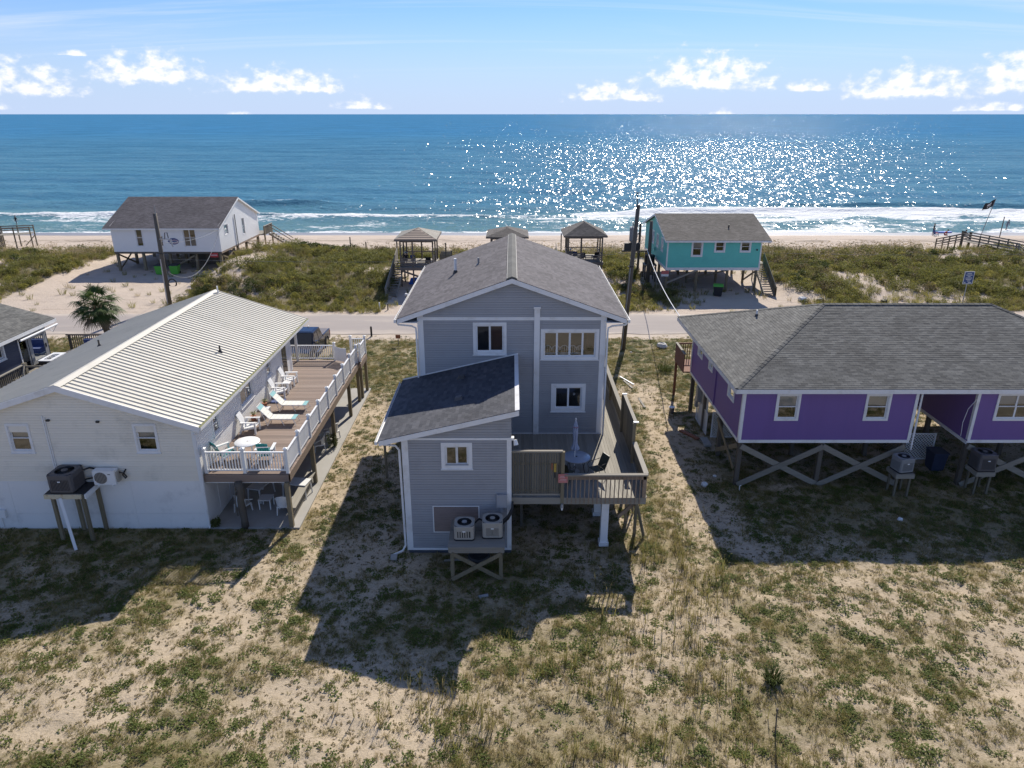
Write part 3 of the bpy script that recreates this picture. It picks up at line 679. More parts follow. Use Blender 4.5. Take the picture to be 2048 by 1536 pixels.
def patio_set():
    t = thing('patio_table', 'round grey glass patio table under the closed umbrella on the grey deck', 'table', (0, 0, 0))
    MB().lathe([(.02, .70), (.58, .70), (.60, .715), (.58, .73), (.02, .735)], n=40).build('table_top', 'grey_top', t, True)
    MB().lathe([(.565, .69), (.61, .69), (.615, .712), (.605, .728), (.565, .71)], n=40).build('rim', 'ac_grey', t, True)
    for k in range(4):
        a = PI/4+k*PI/2; c, s = math.cos(a), math.sin(a)
        MB().tube([(.50*c, .50*s, .70), (.40*c, .40*s, .35), (.54*c, .54*s, .0)], .016).build('leg', 'dkmetal', t)
    MB().cyl((0, 0, .735), (0, 0, .75), .04, n=12).build('umbrella_ring', 'black', t)
    t.location = (2.78, 27.62, 2.455)
    u = thing('patio_umbrella', 'closed pale blue patio umbrella tied with a pink strap', 'umbrella', (0, 0, 0))
    MB().cyl((0, 0, .05), (0, 0, 2.45), .02, n=8).build('pole', 'wvinyl', u)
    MB().lathe([(.02, .0), (.24, .0), (.24, .05), (.05, .09), (.04, .3), (.02, .3)], n=20).build('base', 'ac_grey', u)
    c = MB(); n = 16; pr = ((.03, 1.04), (.14, 1.07), (.165, 1.16), (.09, 1.34), (.075, 1.55), (.092, 1.75), (.095, 2.0), (.088, 2.12), (.078, 2.22), (.045, 2.36), (.015, 2.44))
    vs = []
    for k, (r, z) in enumerate(pr):
        for i in range(n):
            rr = r*(1.0+(.22 if i % 2 else -.18)); vs.append((rr*math.cos(2*PI*i/n+k*.12), rr*math.sin(2*PI*i/n+k*.12), z))
    c.add(vs, [(k*n+i, k*n+(i+1) % n, (k+1)*n+(i+1) % n, (k+1)*n+i) for k in range(len(pr)-1) for i in range(n)])
    c.build('canopy', 'umb', u)
    MB().lathe([(.11, 2.14), (.122, 2.14), (.122, 2.155), (.11, 2.155)], n=12).build('strap', 'umb_d', u)
    MB().lathe([(.004, 2.46), (.03, 2.5), (.02, 2.54), (.004, 2.57)], n=10).build('finial', 'plastic_w', u)
    u.location = (2.70, 27.60, 2.455)
    def chair(label, loc, rz):
        t = thing('patio_chair', label, 'chair', (0, 0, 0), 'dark mesh chairs at the patio table')
        MB().add([(-.24, -.24, .42), (.24, -.24, .42), (.24, .22, .40), (-.24, .22, .40), (-.24, -.24, .435), (.24, -.24, .435), (.24, .22, .415), (-.24, .22, .415)], [(0, 1, 2, 3), (4, 5, 6, 7), (0, 1, 5, 4), (2, 3, 7, 6)]).build('seat', 'olive', t)
        MB().hexa([(-.24, .22, .42), (.24, .22, .42), (.24, .235, .41), (-.24, .235, .41), (-.23, .44, .98), (.23, .44, .98), (.23, .455, .97), (-.23, .455, .97)]).build('backrest', 'olive', t)
        for s in (-1, 1):
            MB().tube([(s*.25, .46, 1.0), (s*.25, .22, .42), (s*.25, -.25, .43)], .014).build('side_frame', 'dkmetal', t)
            MB().tube([(s*.26, .34, .74), (s*.29, .1, .70), (s*.29, -.2, .69), (s*.28, -.3, .6), (s*.26, -.24, .42)], .014).build('armrest', 'dkmetal', t)
            MB().tube([(s*.26, -.22, .43), (s*.27, -.32, .0)], .014).build('leg', 'dkmetal', t)
            MB().tube([(s*.26, .2, .42), (s*.27, .36, .0)], .014).build('leg', 'dkmetal', t)
        MB().bar((-.23, .45, .985), (.23, .45, .985), .03).build('top_bar', 'dkmetal', t)
        t.location = loc; t.rotation_euler.z = rz
        return t
    c = chair('dark mesh folding chair in the sun, right of the patio table', (3.62, 27.10, 2.455), math.radians(-62))
    dup(c, (2.30, 26.78, 2.455), math.radians(150), 'dark mesh chair mostly hidden by the paling screen, left of the patio table')
patio_set()
def small_deck_items():
    t = thing('warning_sign', 'faded red notice board nailed to the deck corner post', 'sign', (2.04, 25.32, 3.2))
    MB().box(1.85, 2.23, 25.325, 25.345, 3.16, 3.55).build('board', 'red', t)
    p = MB()
    for k in range(4): p.box(1.90+(.03 if k % 2 else 0), 2.18-(.05 if k == 2 else 0), 25.321, 25.3245, 3.24+k*.07, 3.265+k*.07)
    p.build('lettering', 'pinkw', t)
    e = MB()
    for q in ((1.87, 1.878, 3.18, 3.53), (2.202, 2.21, 3.18, 3.53), (1.878, 2.202, 3.18, 3.188), (1.878, 2.202, 3.522, 3.53)): e.box(q[0], q[1], 25.3215, 25.3245, q[2], q[3])
    e.build('sign_border', 'pinkw', t)
    t = thing('brush', 'yellow scrubbing brush hanging on the grey paling screen', 'brush', (1.72, 25.40, 3.6))
    MB().box(1.67, 1.77, 25.37, 25.43, 3.62, 3.98).build('brush_head', 'yellow', t); MB().cyl((1.72, 25.40, 3.62), (1.72, 25.40, 3.35), .02).build('handle', 'black', t)
    t = thing('brush', 'brown wooden scraper hanging left of the yellow brush', 'scraper', (1.60, 25.40, 3.6))
    MB().box(1.565, 1.625, 25.38, 25.43, 3.72, 4.0).build('blade', 'orange', t); MB().cyl((1.595, 25.40, 3.75), (1.595, 25.40, 3.5), .018).build('handle', 'brown_rim', t)
    t = thing('dock_light', 'small metal lantern on the deck corner post below the red notice', 'lamp', (2.03, 25.3, 2.0))
    MB().cyl((2.03, 25.30, 2.20), (2.03, 25.30, 2.05), .05, .06).build('lamp_body', 'galv', t); MB().cyl((2.03, 25.3, 2.05), (2.03, 25.3, 1.92), .045, .03).build('lamp_glass', 'plastic_w', t)
    s = MB().box(-4.95, -4.70, 24.6, 24.85, 0, .14).build('splash_block', 'conc'); tag(s, 'small concrete splash block under the annex downspout', 'block')
    s = MB().cyl((-1.25, 22.15, .06), (-.9, 22.25, .07), .07, n=9).build('pipe_offcut', 'ac_grey'); tag(s, 'grey pipe offcut lying in the shade before the timber table', 'pipe')
    s = MB().tube([(-2.75, 24.5, .05), (-2.2, 24.55, .06), (-1.7, 24.5, .06)], .05).build('pipe_offcut', 'wood_x'); tag(s, 'pale round stick lying beside the leg of the timber table', 'stick')
    # landing at the far left of the grey house
    t = thing('landing', 'small grey board landing left of the annex roof', 'landing', (-5.4, 31.8, 0))
    for k in range(6): MB().box(-6.35+k*.17, -6.35+k*.17+.16, 31.5, 33.0, 2.40, 2.44).build('plank', 'wood_y', t)
    MB().box(-6.36, -5.33, 31.46, 31.50, 2.2, 2.43).build('rim_board', 'wood_x', t)
    for x in (-6.25, -5.45): MB().box(x-.05, x+.05, 31.6, 31.7, 0, 2.4).build('post', 'pt_wood', t)
small_deck_items()
# ============================================================ white house with metal roof
def white_house():
    H = thing('white_house', 'long white clapboard house with ribbed cream metal roof beside the furnished deck', 'house', (-18.4, 33.7, 0))
    x0, x1, y0, yw, yr = -23.55, -13.25, 27.05, 40.3, 43.35
    rx, rz, ez = -18.4, 6.78, 4.95; eL, eR = -23.95, -12.85; sl = (rz-ez)/(eR-rx)
    F = FX(y0); S = RX(x1)
    ztop = lambda x: rz-.16-abs(x-rx)*sl
    hf = [window(H, F, -15.77, -14.78, 3.66, 4.99, 'hung', 2, c=.09, blind='shade', drop=.5), window(H, F, -21.05, -20.06, 3.66, 4.99, 'hung', 2, c=.09, blind='blind', drop=.5)]
    hs = [window(H, S, 28.75, 29.62, 3.55, 4.62, 'hung', 2, c=.09, blind='blind', drop=.9), window(H, S, 32.1, 34.0, 3.5, 4.6, 'slider', 2, c=.09, blind='shade', drop=.35), window(H, S, 36.05, 36.95, 3.62, 4.6, 'hung', 2, c=.09, blind='shade', drop=.4)]
    wl = MB(); sheet(wl, F, x0, x1, 2.3, 4.6, hf); wl.add([F(x0, 0, 4.6), F(x1, 0, 4.6), F(x1, 0, ztop(x1)), F(rx, 0, ztop(rx)), F(x0, 0, ztop(x0))], [(0, 1, 2, 3, 4)])
    sheet(wl, S, y0, yw, 2.3, ztop(x1), hs); sheet(wl, LX(x0), y0, yw, 2.3, ztop(x0)); wl.add([(x0, yw, 2.3), (x1, yw, 2.3), (x1, yw, ztop(x1)), (rx, yw, ztop(rx)), (x0, yw, ztop(x0))], [(0, 1, 2, 3, 4)])
    wl.build('wall', 'cream', H)
    lo = MB(); sheet(lo, F, x0, x1, -.05, 2.3, d=.0); sheet(lo, S, y0, 36, -.05, 2.3); sheet(lo, LX(x0), y0, yw, -.05, 2.3); lo.add([(x0, 36, -.05), (x1, 36, -.05), (x1, 36, 2.3), (x0, 36, 2.3)], [(0, 1, 2, 3)])
    lo.build('lower_wall', 'wpanel', H)
    xs = [x0, -21.6, -19.0, -16.35, x1]
    for a, b in zip(xs, xs[1:]):
        for q0, q1 in ((.0, .72), (.728, 2.27)): MB().tbox(F, a+.004, b-.004, .002, .012, q0, q1).build('wall_panel', 'wpanel', H)
    yy = y0+.1
    while yy < 35.9: MB().tbox(S, yy, yy+1.18, .002, .014, 0, 2.27).tbox(S, yy+1.16, yy+1.21, .014, .026, 0, 2.27).build('wall_panel', 'wpanel', H); yy += 1.2
    g = lambda z: (max(x0, rx-(rz-.16-z)/sl), min(x1-.12, rx+(rz-.16-z)/sl))
    siding(H, F, g, 2.3, 6.6, .118, hf, 'cream', dd=.014, gp=.007)
    siding(H, S, lambda z: (y0+.12, yw-.1), 2.55, 4.78, .118, hs, 'wvinyl', dd=.014)
    MB().tbox(F, x1-.12, x1+.02, -.12, .03, 0, ztop(x1)+.05).build('corner_board', 'wvinyl', H); MB().tbox(S, yw-.1, yw+.05, -.12, .03, 2.5, 4.75).build('corner_board', 'wvinyl', H)
    # roof: sheets with ribs
    def sheet_mesh(s, wd):
        m = MB(); L = math.hypot(eR-rx, rz-ez)
        prof = []; k = 0; p = wd/3
        for k in range(3): prof += [(k*p, 0), (k*p+p-.066, 0), (k*p+p-.050, .048), (k*p+p-.016, .048)]
        prof.append((wd, 0))
        vs = []; dx, dz = s*(eR-rx)/L, (ez-rz)/L
        for t in (0, L):
            vs += [(rx+dx*t+(-dz*s)*h*0, u, rz+dz*t+h) for u, h in prof]
        n = len(prof); m.add(vs, [(i, i+1, n+i+1, n+i) for i in range(n-1)])
        m.add([(rx, 0, rz-.10), (rx+s*(eR-rx), 0, ez-.10), (rx+s*(eR-rx), wd, ez-.10), (rx, wd, rz-.10)], [(0, 1, 2, 3)])
        return m
    wd = .925; n = 18; ys = 26.72
    for s in (-1, 1):
        base = sheet_mesh(s, wd)
        for k in range(n):
            m = MB(); m.v = [(v[0], v[1]+ys+k*wd, v[2]) for v in base.v]; m.f = base.f; m.mi = base.mi
            m.build('roof_sheet', 'metalroof', H)
    ye = ys+n*wd
    rc = MB()
    for s in (-1, 1): rc.hexa([(rx, ys-.02, rz+.02), (rx+s*.24, ys-.02, rz+.03-.24*sl), (rx+s*.24, ye+.02, rz+.03-.24*sl), (rx, ye+.02, rz+.02), (rx, ys-.02, rz+.055), (rx+s*.25, ys-.02, rz+.05-.25*sl), (rx+s*.25, ye+.02, rz+.05-.25*sl), (rx, ye+.02, rz+.055)])
    rc.build('ridge_cap', 'metalroof', H)
    fb = MB()
    for s in (-1, 1):
        for yq in (ys, ye+.03): MB().prism([(rx, rz-.24), (rx, rz+.03), (rx+s*(eR-rx), ez+.03), (rx+s*(eR-rx), ez-.22)], FX(yq), 0, .03).build('rake_board', 'white', H)
    MB().box(eR-.01, eR+.07, ys, ye, ez-.13, ez-.0).build('gutter', 'white', H); MB().box(eR-.05, eR+.06, ys, ye, ez+.002, ez+.022).build('eave_edge', 'moss', H)
    MB().box(x1, eR, ys, ye, ez-.16, ez-.135).build('soffit', 'white', H)
    MB().tube([(eR, 26.85, ez-.12), (eR-.1, 26.9, ez-.28), (x1+.02, 27.0, ez-.42), (x1+.03, 27.0, 2.6), (x1-.0, 27.0, .15), (x1+.03, 26.9, .05)], .045, 6).build('downspout', 'white', H)
    for x, y, c in ((-14.9, 34.6, 1), (-21.0, 34.6, 0)):
        z = rz-abs(x-rx)*sl
        MB().cyl((x, y, z-.02), (x, y, z+.12), .13, .06).cyl((x, y, z+.1), (x, y, z+.36), .045, n=10).build('vent_pipe', 'dkmetal', H)
    MB().cyl((-18.1, 43.0, rz-.1), (-18.1, 43.0, rz+.35), .05, n=8).build('vent_pipe', 'wvinyl', H)
    # rear porch
    MB().box(-13.42, -13.28, 42.0, 42.14, 2.55, ez-.1).build('porch_post', 'wvinyl', H); MB().box(x1-.1, x1+.05, 40.35, 40.5, 2.55, ez-.1).build('porch_post', 'wvinyl', H)
    d = MB().tbox(S, 38.6, 39.7, .002, .05, 2.6, 4.62).build('door', 'wvinyl', H); MB().tbox(S, 38.75, 39.55, .05, .056, 2.75, 4.5).build('pane', 'carglass', d); MB().tbox(S, 38.66, 38.70, .05, .10, 3.5, 3.62).build('handle', 'galv', d)
    # conduit on the gable and small fittings
    cd = MB().tbox(F, -19.35, -19.31, .02, .05, 2.9, 5.3).tbox(F, -19.43, -19.38, .02, .05, 2.9, 5.35).build('conduit', 'wvinyl', H)
    MB().tbox(F, -19.24, -19.12, .02, .10, 5.12, 5.2).build('wall_lamp', 'ac_dark', H); MB().tbox(F, -17.2, -17.08, .02, .10, 5.06, 5.14).build('wall_lamp', 'ac_dark', H)
    MB().tbox(F, -22.4, -22.0, .02, .14, .55, .95).tbox(F, -22.3, -22.26, .02, .06, .0, .55).build('meter_box', 'wpanel', H)
    return H
white_house()
def white_deck():
    t = thing('timber_deck', 'raised brown board deck with white railing along the metal roofed house', 'deck', (-11.4, 34.7, 0))
    xa, xb, ya, yb, z = -13.2, -9.62, 27.2, 42.3, 2.58
    y = ya
    while y < yb-.05:
        MB().box(xa if y < 40.45 else -16.5, xb+.10, y, y+.138, z-.035, z+RN.uniform(-.003, .003)).build('deck_board', 'brown_x', t); y += .144
    MB().box(xa, xb+.1, ya-.05, ya-.005, 2.2, 2.54).build('rim_board', 'brown_x', t)
    MB().box(xb+.05, xb+.10, ya-.05, yb, 2.22, 2.54).build('rim_board', 'brown_rim', t); MB().box(xb-.02, xb+.03, ya, yb, 2.18, 2.52).build('rim_board', 'brown_rim', t)
    MB().box(-16.5, xb+.1, yb, yb+.05, 2.22, 2.56).build('rim_board', 'brown_x', t)
    MB().box(xa, xb, ya+.0, ya+.03, 2.14, 2.19).build('beam_edge', 'wvinyl', t)
    for y in (29.2, 31.1, 33.2, 35.3, 37.3, 39.4, 41.5): MB().box(xa, xb-.03, y, y+.05, 2.25, 2.54).build('joist', 'wood_x', t)
    for y in (26.98+.12, 31.1, 35.28, 39.36): MB().box(xb-.14, xb+.04, y-.09, y+.09, 0, 2.22).build('post', 'pt_wood', t)
    for x, y in ((-9.62, 41.75), (-9.55, 42.35), (-9.5, 43.65), (-11.4, 41.9), (-11.4, 39.4)): MB().box(x-.09, x+.09, y-.09, y+.09, 0, 2.3).build('post', 'pt_wood', t)
    p = MB(); pts = [(-11.72+.03*math.sin(k*2), 27.06+.03*math.cos(k*3), k*.45) for k in range(6)]; p.tube(pts, [.17, .15, .165, .15, .16, .17], 9); p.build('pile', 'dkwood', t, True)
    v = MB(); v.tube([(-11.72+.19*math.cos(2.6+k*.16), 27.06-.19*math.sin(1.2+k*.16), .7+k*.15) for k in range(10)], .025, 5); v.build('creeper_stem', 'dkwood', t)
    def rail(a, b, mid=True, step=.118, z0=z):
        a = Vector((*a, 0)); b = Vector((*b, 0)); L = (b-a).length; d = (b-a)/L
        MB().bar((*(a+d*.05).xy, z0+.98), (*(b-d*.05).xy, z0+.98), .085, .05).build('top_rail', 'wvinyl', t)
        MB().bar((*(a+d*.05).xy, z0+.14), (*(b-d*.05).xy, z0+.14), .05, .07).build('bottom_rail', 'wvinyl', t)
        n = int(L/step)
        for k in range(1, n):
            q = a+d*(L*k/n); MB().box(q.x-.019, q.x+.019, q.y-.019, q.y+.019, z0+.17, z0+.96).build('baluster', 'wvinyl', t)
    def post(x, y, h=1.14):
        p = MB().box(x-.065, x+.065, y-.065, y+.065, z, z+h).build('rail_post', 'wvinyl', t)
        MB().box(x-.09, x+.09, y-.09, y+.09, z+h, z+h+.03).hexa([(x-.08, y-.08, z+h+.03), (x+.08, y-.08, z+h+.03), (x+.08, y+.08, z+h+.03), (x-.08, y+.08, z+h+.03), (x-.02, y-.02, z+h+.07), (x+.02, y-.02, z+h+.07), (x+.02, y+.02, z+h+.07), (x-.02, y+.02, z+h+.07)]).build('post_cap', 'wvinyl', p)
    yf = ya+.08; xr = xb+.0
    for x in (xa+.1, -11.45, xr): post(x, yf)
    rail((xa+.1, yf), (-11.45, yf)); rail((-11.45, yf), (xr, yf))
    ys = [yf+k*(41.75-yf)/8 for k in range(9)]
    for y in ys[1:]: post(xr, y)
    for a, b in zip(ys, ys[1:]): rail((xr, a), (xr, b))
    # far end, gate and the small landing
    for x in (-11.05,): post(x, 42.2)
    rail((-16.4, 42.2), (-13.35, 42.2)); rail((-13.35, 42.2), (-11.05, 42.2))
    MB().box(-11.05, -9.4, 42.3, 43.75, z-.04, z-.001).build('landing_floor', 'brown_x', t); MB().box(-9.42, -9.37, 41.7, 43.75, 2.2, 2.54).build('rim_board', 'brown_rim', t)
    for x, y in ((-10.35, 43.65), (-9.45, 43.65), (-9.45, 42.0)): post(x, y)
    rail((-10.35, 43.65), (-9.45, 43.65)); rail((-9.45, 42.0), (-9.45, 43.65))
    g = MB()
    for k in range(9):
        a = math.radians(60+k*7); g.box(-10.95+.09*k-.02, -10.95+.09*k+.055, 41.95-.05*k, 41.98-.05*k, z+.1, z+1.0-.05*math.sin(k/8*PI))
    g.build('gate', 'wvinyl', t)
    # patio under the deck
    for k, q in enumerate((.12, .34, .56)): MB().box(-9.80, -9.75, 27.6, 30.9, q-.09, q+.09).build('fence_plank', 'wood_y', t)
    MB().box(-9.98, -9.58, 27.55, 30.95, .66, .70).build('fence_plank', 'wood_y', t)
white_deck()
cs = MB().box(-13.24, -9.32, 27.0, 44.0, -.1, .035).build('patio_slab', 'conc'); tag(cs, kind='structure')
def wood_ac_stand():
    t = thing('equipment_stand', 'tall cream painted stand on wooden legs against the white gable wall', 'wooden stand', (-18.6, 26.5, 0))
    MB().box(-19.38, -17.72, 26.0, 27.02, 2.24, 2.28).build('platform', 'ac_dark', t)
    MB().box(-19.4, -17.85, 25.94, 25.995, 2.06, 2.26).build('apron', 'rust', t); MB().box(-17.72, -17.66, 25.95, 27.02, 2.06, 2.26).build('apron', 'wvinyl', t)
    for x, y in ((-19.12, 26.07), (-17.84, 26.04), (-18.7, 26.9), (-17.75, 26.93)): MB().box(x-.065, x+.065, y-.065, y+.065, 0, 2.24).build('leg', 'pt_wood', t)
    MB().bar((-18.72, 25.90, 2.12), (-18.18, 25.33, .0), .11, .11).build('prop', 'wvinyl', t)
wood_ac_stand()
condenser('large grey air conditioner on the tall stand against the white gable', 1.02, .84, 'ac_brown', 'fin', (-18.66, 26.50, 2.283))
def mini_split():
    t = thing('heat_pump', 'cream wall-hung heat pump with one round fan grille on the white gable', 'air conditioner', (-17.1, 26.8, 2.3))
    MB().box(-17.62, -16.70, 26.62, 26.94, 2.36, 3.0).build('body', 'wvinyl', t)
    MB().cyl((-17.30, 26.622, 2.68), (-17.30, 26.60, 2.68), .265, n=24).build('fan_well', 'ac_brown', t)
    g = MB()
    for k in range(9): x = -17.30-.24+k*.06; h = math.sqrt(max(.001, .265**2-(x+17.30)**2)); g.box(x-.008, x+.008, 26.588, 26.60, 2.68-h, 2.68+h)
    g.build('fan_guard', 'ac_beige', t)
    MB().box(-16.70, -16.62, 26.70, 26.92, 2.45, 2.9).build('side_cover', 'ac_beige', t)
    for x in (-17.45, -16.85): MB().box(x-.03, x+.03, 26.6, 27.04, 2.3, 2.355).build('bracket', 'wvinyl', t)
    MB().box(-16.98, -16.88, 26.612, 26.619, 2.83, 2.86).build('badge', 'dkmetal', t)
    MB().tube([(-16.62, 26.85, 2.85), (-16.45, 26.9, 2.75), (-16.35, 26.9, 2.6), (-16.45, 26.95, 2.5), (-16.55, 26.95, 2.65), (-16.40, 27.0, 2.9)], .03).build('cable', 'black', t)
    p = MB().tube([(-18.1, 26.85, 2.95), (-17.9, 26.95, 3.0), (-17.62, 26.9, 2.98)], .04).tube([(-18.1, 26.85, 2.5), (-17.8, 26.9, 2.55), (-17.6, 26.9, 2.55)], .035).build('insulated_pipe', 'black'); tag(p, 'black insulated pipes between the grey unit and the wall-hung heat pump', 'pipe')
mini_split()
# ------------------------------------------------------------ deck furniture
def adirondack(label, loc, rz, m='plastic_w', arm='plastic_w', group='white slatted armchairs on the brown deck', rock=False, name='deck_chair'):
    t = thing(name, label, 'chair', (0, 0, 0), group)
    n = 6 if arm == m else 5
    for k in range(n):                                            # back slats
        x = -.25+.5*(k+.5)/n; w = .5/n*.43; top = 1.02-.5*(x*x)*1.2
        MB().hexa([(x-w, .24, .30), (x+w, .24, .30), (x+w, .265, .29), (x-w, .265, .29), (x-w*1.1, .24+.42*top*.75, top), (x+w*1.1, .24+.42*top*.75, top), (x+w*1.1, .265+.42*top*.75, top-.01), (x-w*1.1, .265+.42*top*.75, top-.01)]).build('back_slat', m, t)
    for k in range(6):
        y = -.33+k*.105; z = .40-.022*k; MB().box(-.27, .27, y, y+.095, z-.02, z).build('seat_slat', m, t)
    for s in (-1, 1):
        MB().box(min(s*.27, s*.40), max(s*.27, s*.40), -.36, .36, .60, .63).build('armrest', arm, t)
        MB().box(s*.31-.03, s*.31+.03, -.34, -.26, 0 if not rock else .06, .60).build('leg', arm, t)
        MB().hexa([(s*.29-.02, .42, .0 if not rock else .06), (s*.29+.02, .42, .0 if not rock else .06), (s*.29+.02, .5, .0 if not rock else .06), (s*.29-.02, .5, .0 if not rock else .06), (s*.29-.02, .2, .60), (s*.29+.02, .2, .60), (s*.29+.02, .29, .60), (s*.29-.02, .29, .60)]).build('leg', arm, t)
        MB().bar((s*.28, -.34, .34), (s*.28, .4, .22), .03, .09).build('side_rail', arm, t)
    b = MB()
    for z, y in ((.45, .24+.42*.45*.75+.03), (.80, .24+.42*.8*.75+.03)): b.box(-.27, .27, y, y+.025, z, z+.05)
    b.build('back_rail', arm, t)
    t.location = loc; t.rotation_euler.z = rz
    return t
DZ = 2.585
# facing -y at rz = 0 (front of the seat at -y); the chairs along the wall face +x
R90 = math.radians(90)
adirondack('white high-backed armchair on the deck just left of the sun loungers', (-12.62, 31.5, DZ), R90)
adirondack('white slatted rocking chair on the deck beyond the sun loungers', (-12.62, 36.2, DZ), R90)
adirondack('white slatted armchair nearest the far porch post on the deck', (-12.62, 38.0, DZ), R90)
adirondack('turquoise armchair with white arms between wall and round white table', (-12.72, 28.55, DZ), math.radians(140), 'plastic_t', 'plastic_w', 'turquoise armchairs by the round white table')
adirondack('turquoise armchair with white arms at the outer side of the round white table', (-10.95, 28.6, DZ), math.radians(184), 'plastic_t', 'plastic_w', 'turquoise armchairs by the round white table')
def rnd_table():
    t = thing('round_table', 'round white plastic table between the two turquoise armchairs', 'table', (0, 0, 0))
    MB().lathe([(.02, .66), (.54, .66), (.56, .68), (.54, .70), (.03, .705), (.02, .70)], n=36).build('table_top', 'plastic_w', t, True)
    for k in range(4):
        a = PI/4+k*PI/2; MB().bar((.42*math.cos(a), .42*math.sin(a), .66), (.40*math.cos(a), .40*math.sin(a), 0), .05).build('leg', 'plastic_w', t)
    MB().cyl((0, 0, .705), (0, 0, .712), .03, n=10).build('hole_cap', 'ac_beige', t)
    t.location = (-11.87, 28.94, DZ)
rnd_table()
def lounger(label, loc, rz):
    t = thing('sun_lounger', label, 'sun lounger', (0, 0, 0), 'cream and aqua sun loungers on the brown deck')
    # foot at -y, head at +y
    n = 6
    for k in range(n):
        y = -1.05+k*.21; MB().box(-.28, .28, y, y+.20, .335, .35).build('sling_panel', 'sling_t' if k == 0 else 'sling_w', t)
    for k in range(4):
        a, b = k*.2, k*.2+.192; c, s = math.cos(math.radians(48)), math.sin(math.radians(48))
        MB().hexa([(-.28, .22+a*c, .35+a*s), (.28, .22+a*c, .35+a*s), (.28, .235+a*c, .34+a*s), (-.28, .235+a*c, .34+a*s), (-.28, .22+b*c, .35+b*s), (.28, .22+b*c, .35+b*s), (.28, .235+b*c, .34+b*s), (-.28, .235+b*c, .34+b*s)]).build('sling_panel', 'sling_t' if k == 3 else 'sling_w', t)
    for s in (-1, 1):
        MB().tube([(s*.30, -1.1, .33), (s*.30, .22, .34), (s*.30, .77, .95)], .018).build('side_frame', 'plastic_w', t)
        MB().tube([(s*.31, -.95, .33), (s*.33, -1.08, .0)], .018).build('leg', 'plastic_w', t); MB().tube([(s*.31, .15, .33), (s*.33, .35, .0)], .018).build('leg', 'plastic_w', t); MB().tube([(s*.31, -.35, .33), (s*.33, -.48, .0)], .018).build('leg', 'plastic_w', t)
        MB().tube([(s*.33, .35, .02), (s*.32, .55, .70)], .014).build('brace', 'plastic_w', t)
    MB().bar((-.3, .78, .96), (.3, .78, .96), .035).build('head_bar', 'plastic_w', t)
    t.location = loc; t.rotation_euler.z = rz
    return t
l1 = lounger('sun lounger nearer the round white table, head against the wall', (-11.75, 32.55, DZ), R90)
dup(l1, (-11.70, 34.35, DZ), R90, 'sun lounger nearer the white rocking chair, head against the wall')
def cube_table(label, loc, s=.42, h=.45, name='side_table', group='small white side tables on the brown deck', m='plastic_w'):
    t = thing(name, label, 'side table', (0, 0, 0), group)
    MB().box(-s/2, s/2, -s/2, s/2, h-.03, h).build('table_top', m, t)
    for x in (-1, 1):
        for y in (-1, 1): MB().box(x*(s/2-.04)-.025, x*(s/2-.04)+.025, y*(s/2-.04)-.025, y*(s/2-.04)+.025, 0, h-.03).build('leg', m, t)
    t.location = loc
    return t
s1 = cube_table('small white side table between the two sun loungers', (-12.55, 33.45, DZ))
dup(s1, (-12.55, 37.1, DZ), 0, 'small white side table between the two slatted chairs near the far porch post')
t = MB().lathe([(.03, 0), (.10, .0), (.13, .1), (.09, .28), (.05, .55), (.02, .85)], -12.98, 35.3, 12).build('folded_umbrella', 'sling_w', None, True); t.location.z = DZ; tag(t, 'furled cream parasol leaning on the clapboard behind the rocking chair', 'parasol')
t = MB().box(-12.9, -12.2, 35.2, 35.75, DZ, DZ+.02).build('door_mat', 'cl_blue'); tag(t, 'dark blue mat on the boards beside the far sun lounger', 'mat')
for i, (x, y, lab) in enumerate(((-13.0, 32.9, 'small brown plant pot by the wall behind the nearer lounger'), (-13.0, 34.6, 'small brown plant pot by the wall behind the farther lounger'))):
    t = thing('plant_pot', lab, 'plant pot', (x, y, DZ), 'plant pots along the deck wall')
    MB().lathe([(.02, DZ), (.11, DZ), (.15, DZ+.24), (.12, DZ+.24), (.02, DZ+.2)], x, y, 12).build('pot', 'orange', t)
    s = MB()
    for k in range(14):
        a = k*2.4; r = .18+.05*(k % 3); s.add([(x, y, DZ+.2), (x+r*.5*math.cos(a-.25), y+r*.5*math.sin(a-.25), DZ+.42), (x+r*math.cos(a), y+r*math.sin(a), DZ+.36+.04*(k % 4)), (x+r*.5*math.cos(a+.25), y+r*.5*math.sin(a+.25), DZ+.42)], [(0, 1, 2, 3)])
    s.build('foliage', 'moss', t)
# ------------------------------------------------------------ wicker under the deck
def wicker_chair(label, loc, rz):
    t = thing('wicker_chair', label, 'chair', (0, 0, 0), 'white wicker chairs under the brown deck')
    MB().box(-.28, .28, -.28, .26, .36, .42).build('seat', 'wicker', t)
    b = MB(); n = 9
    for k in range(n):
        a = math.radians(200+140*k/(n-1)); a2 = math.radians(200+140*(k+1)/(n-1))
        if k == n-1: break
        P = lambda a, r, z: (r*math.cos(a), -r*math.sin(a)-.04, z)
        h = lambda a: .62+.32*max(0, -math.sin(a))
        b.hexa([P(a, .29, .36), P(a2, .29, .36), P(a2, .31, .36), P(a, .31, .36), P(a, .34, h(a)), P(a2, .34, h(a2)), P(a2, .36, h(a2)), P(a, .36, h(a))])
    b.build('backrest', 'wicker', t)
    rl = MB().tube([(-.36, -.28, .60)]+[(.36*math.cos(math.radians(200+14*k)), -.36*math.sin(math.radians(200+14*k))-.04, .63+.32*max(0, -math.sin(math.radians(200+14*k)))) for k in range(11)]+[(.36, -.28, .60)], .03, 6); rl.build('arm_rail', 'wicker', t)
    for x in (-.25, .25):
        for y in (-.25, .23): MB().bar((x, y, .36), (x*1.12, y*1.15, 0), .045).build('leg', 'wicker', t)
    MB().box(-.28, .28, -.3, -.28, .26, .36).build('apron', 'wicker', t)
    t.location = loc; t.rotation_euler.z = rz
    return t
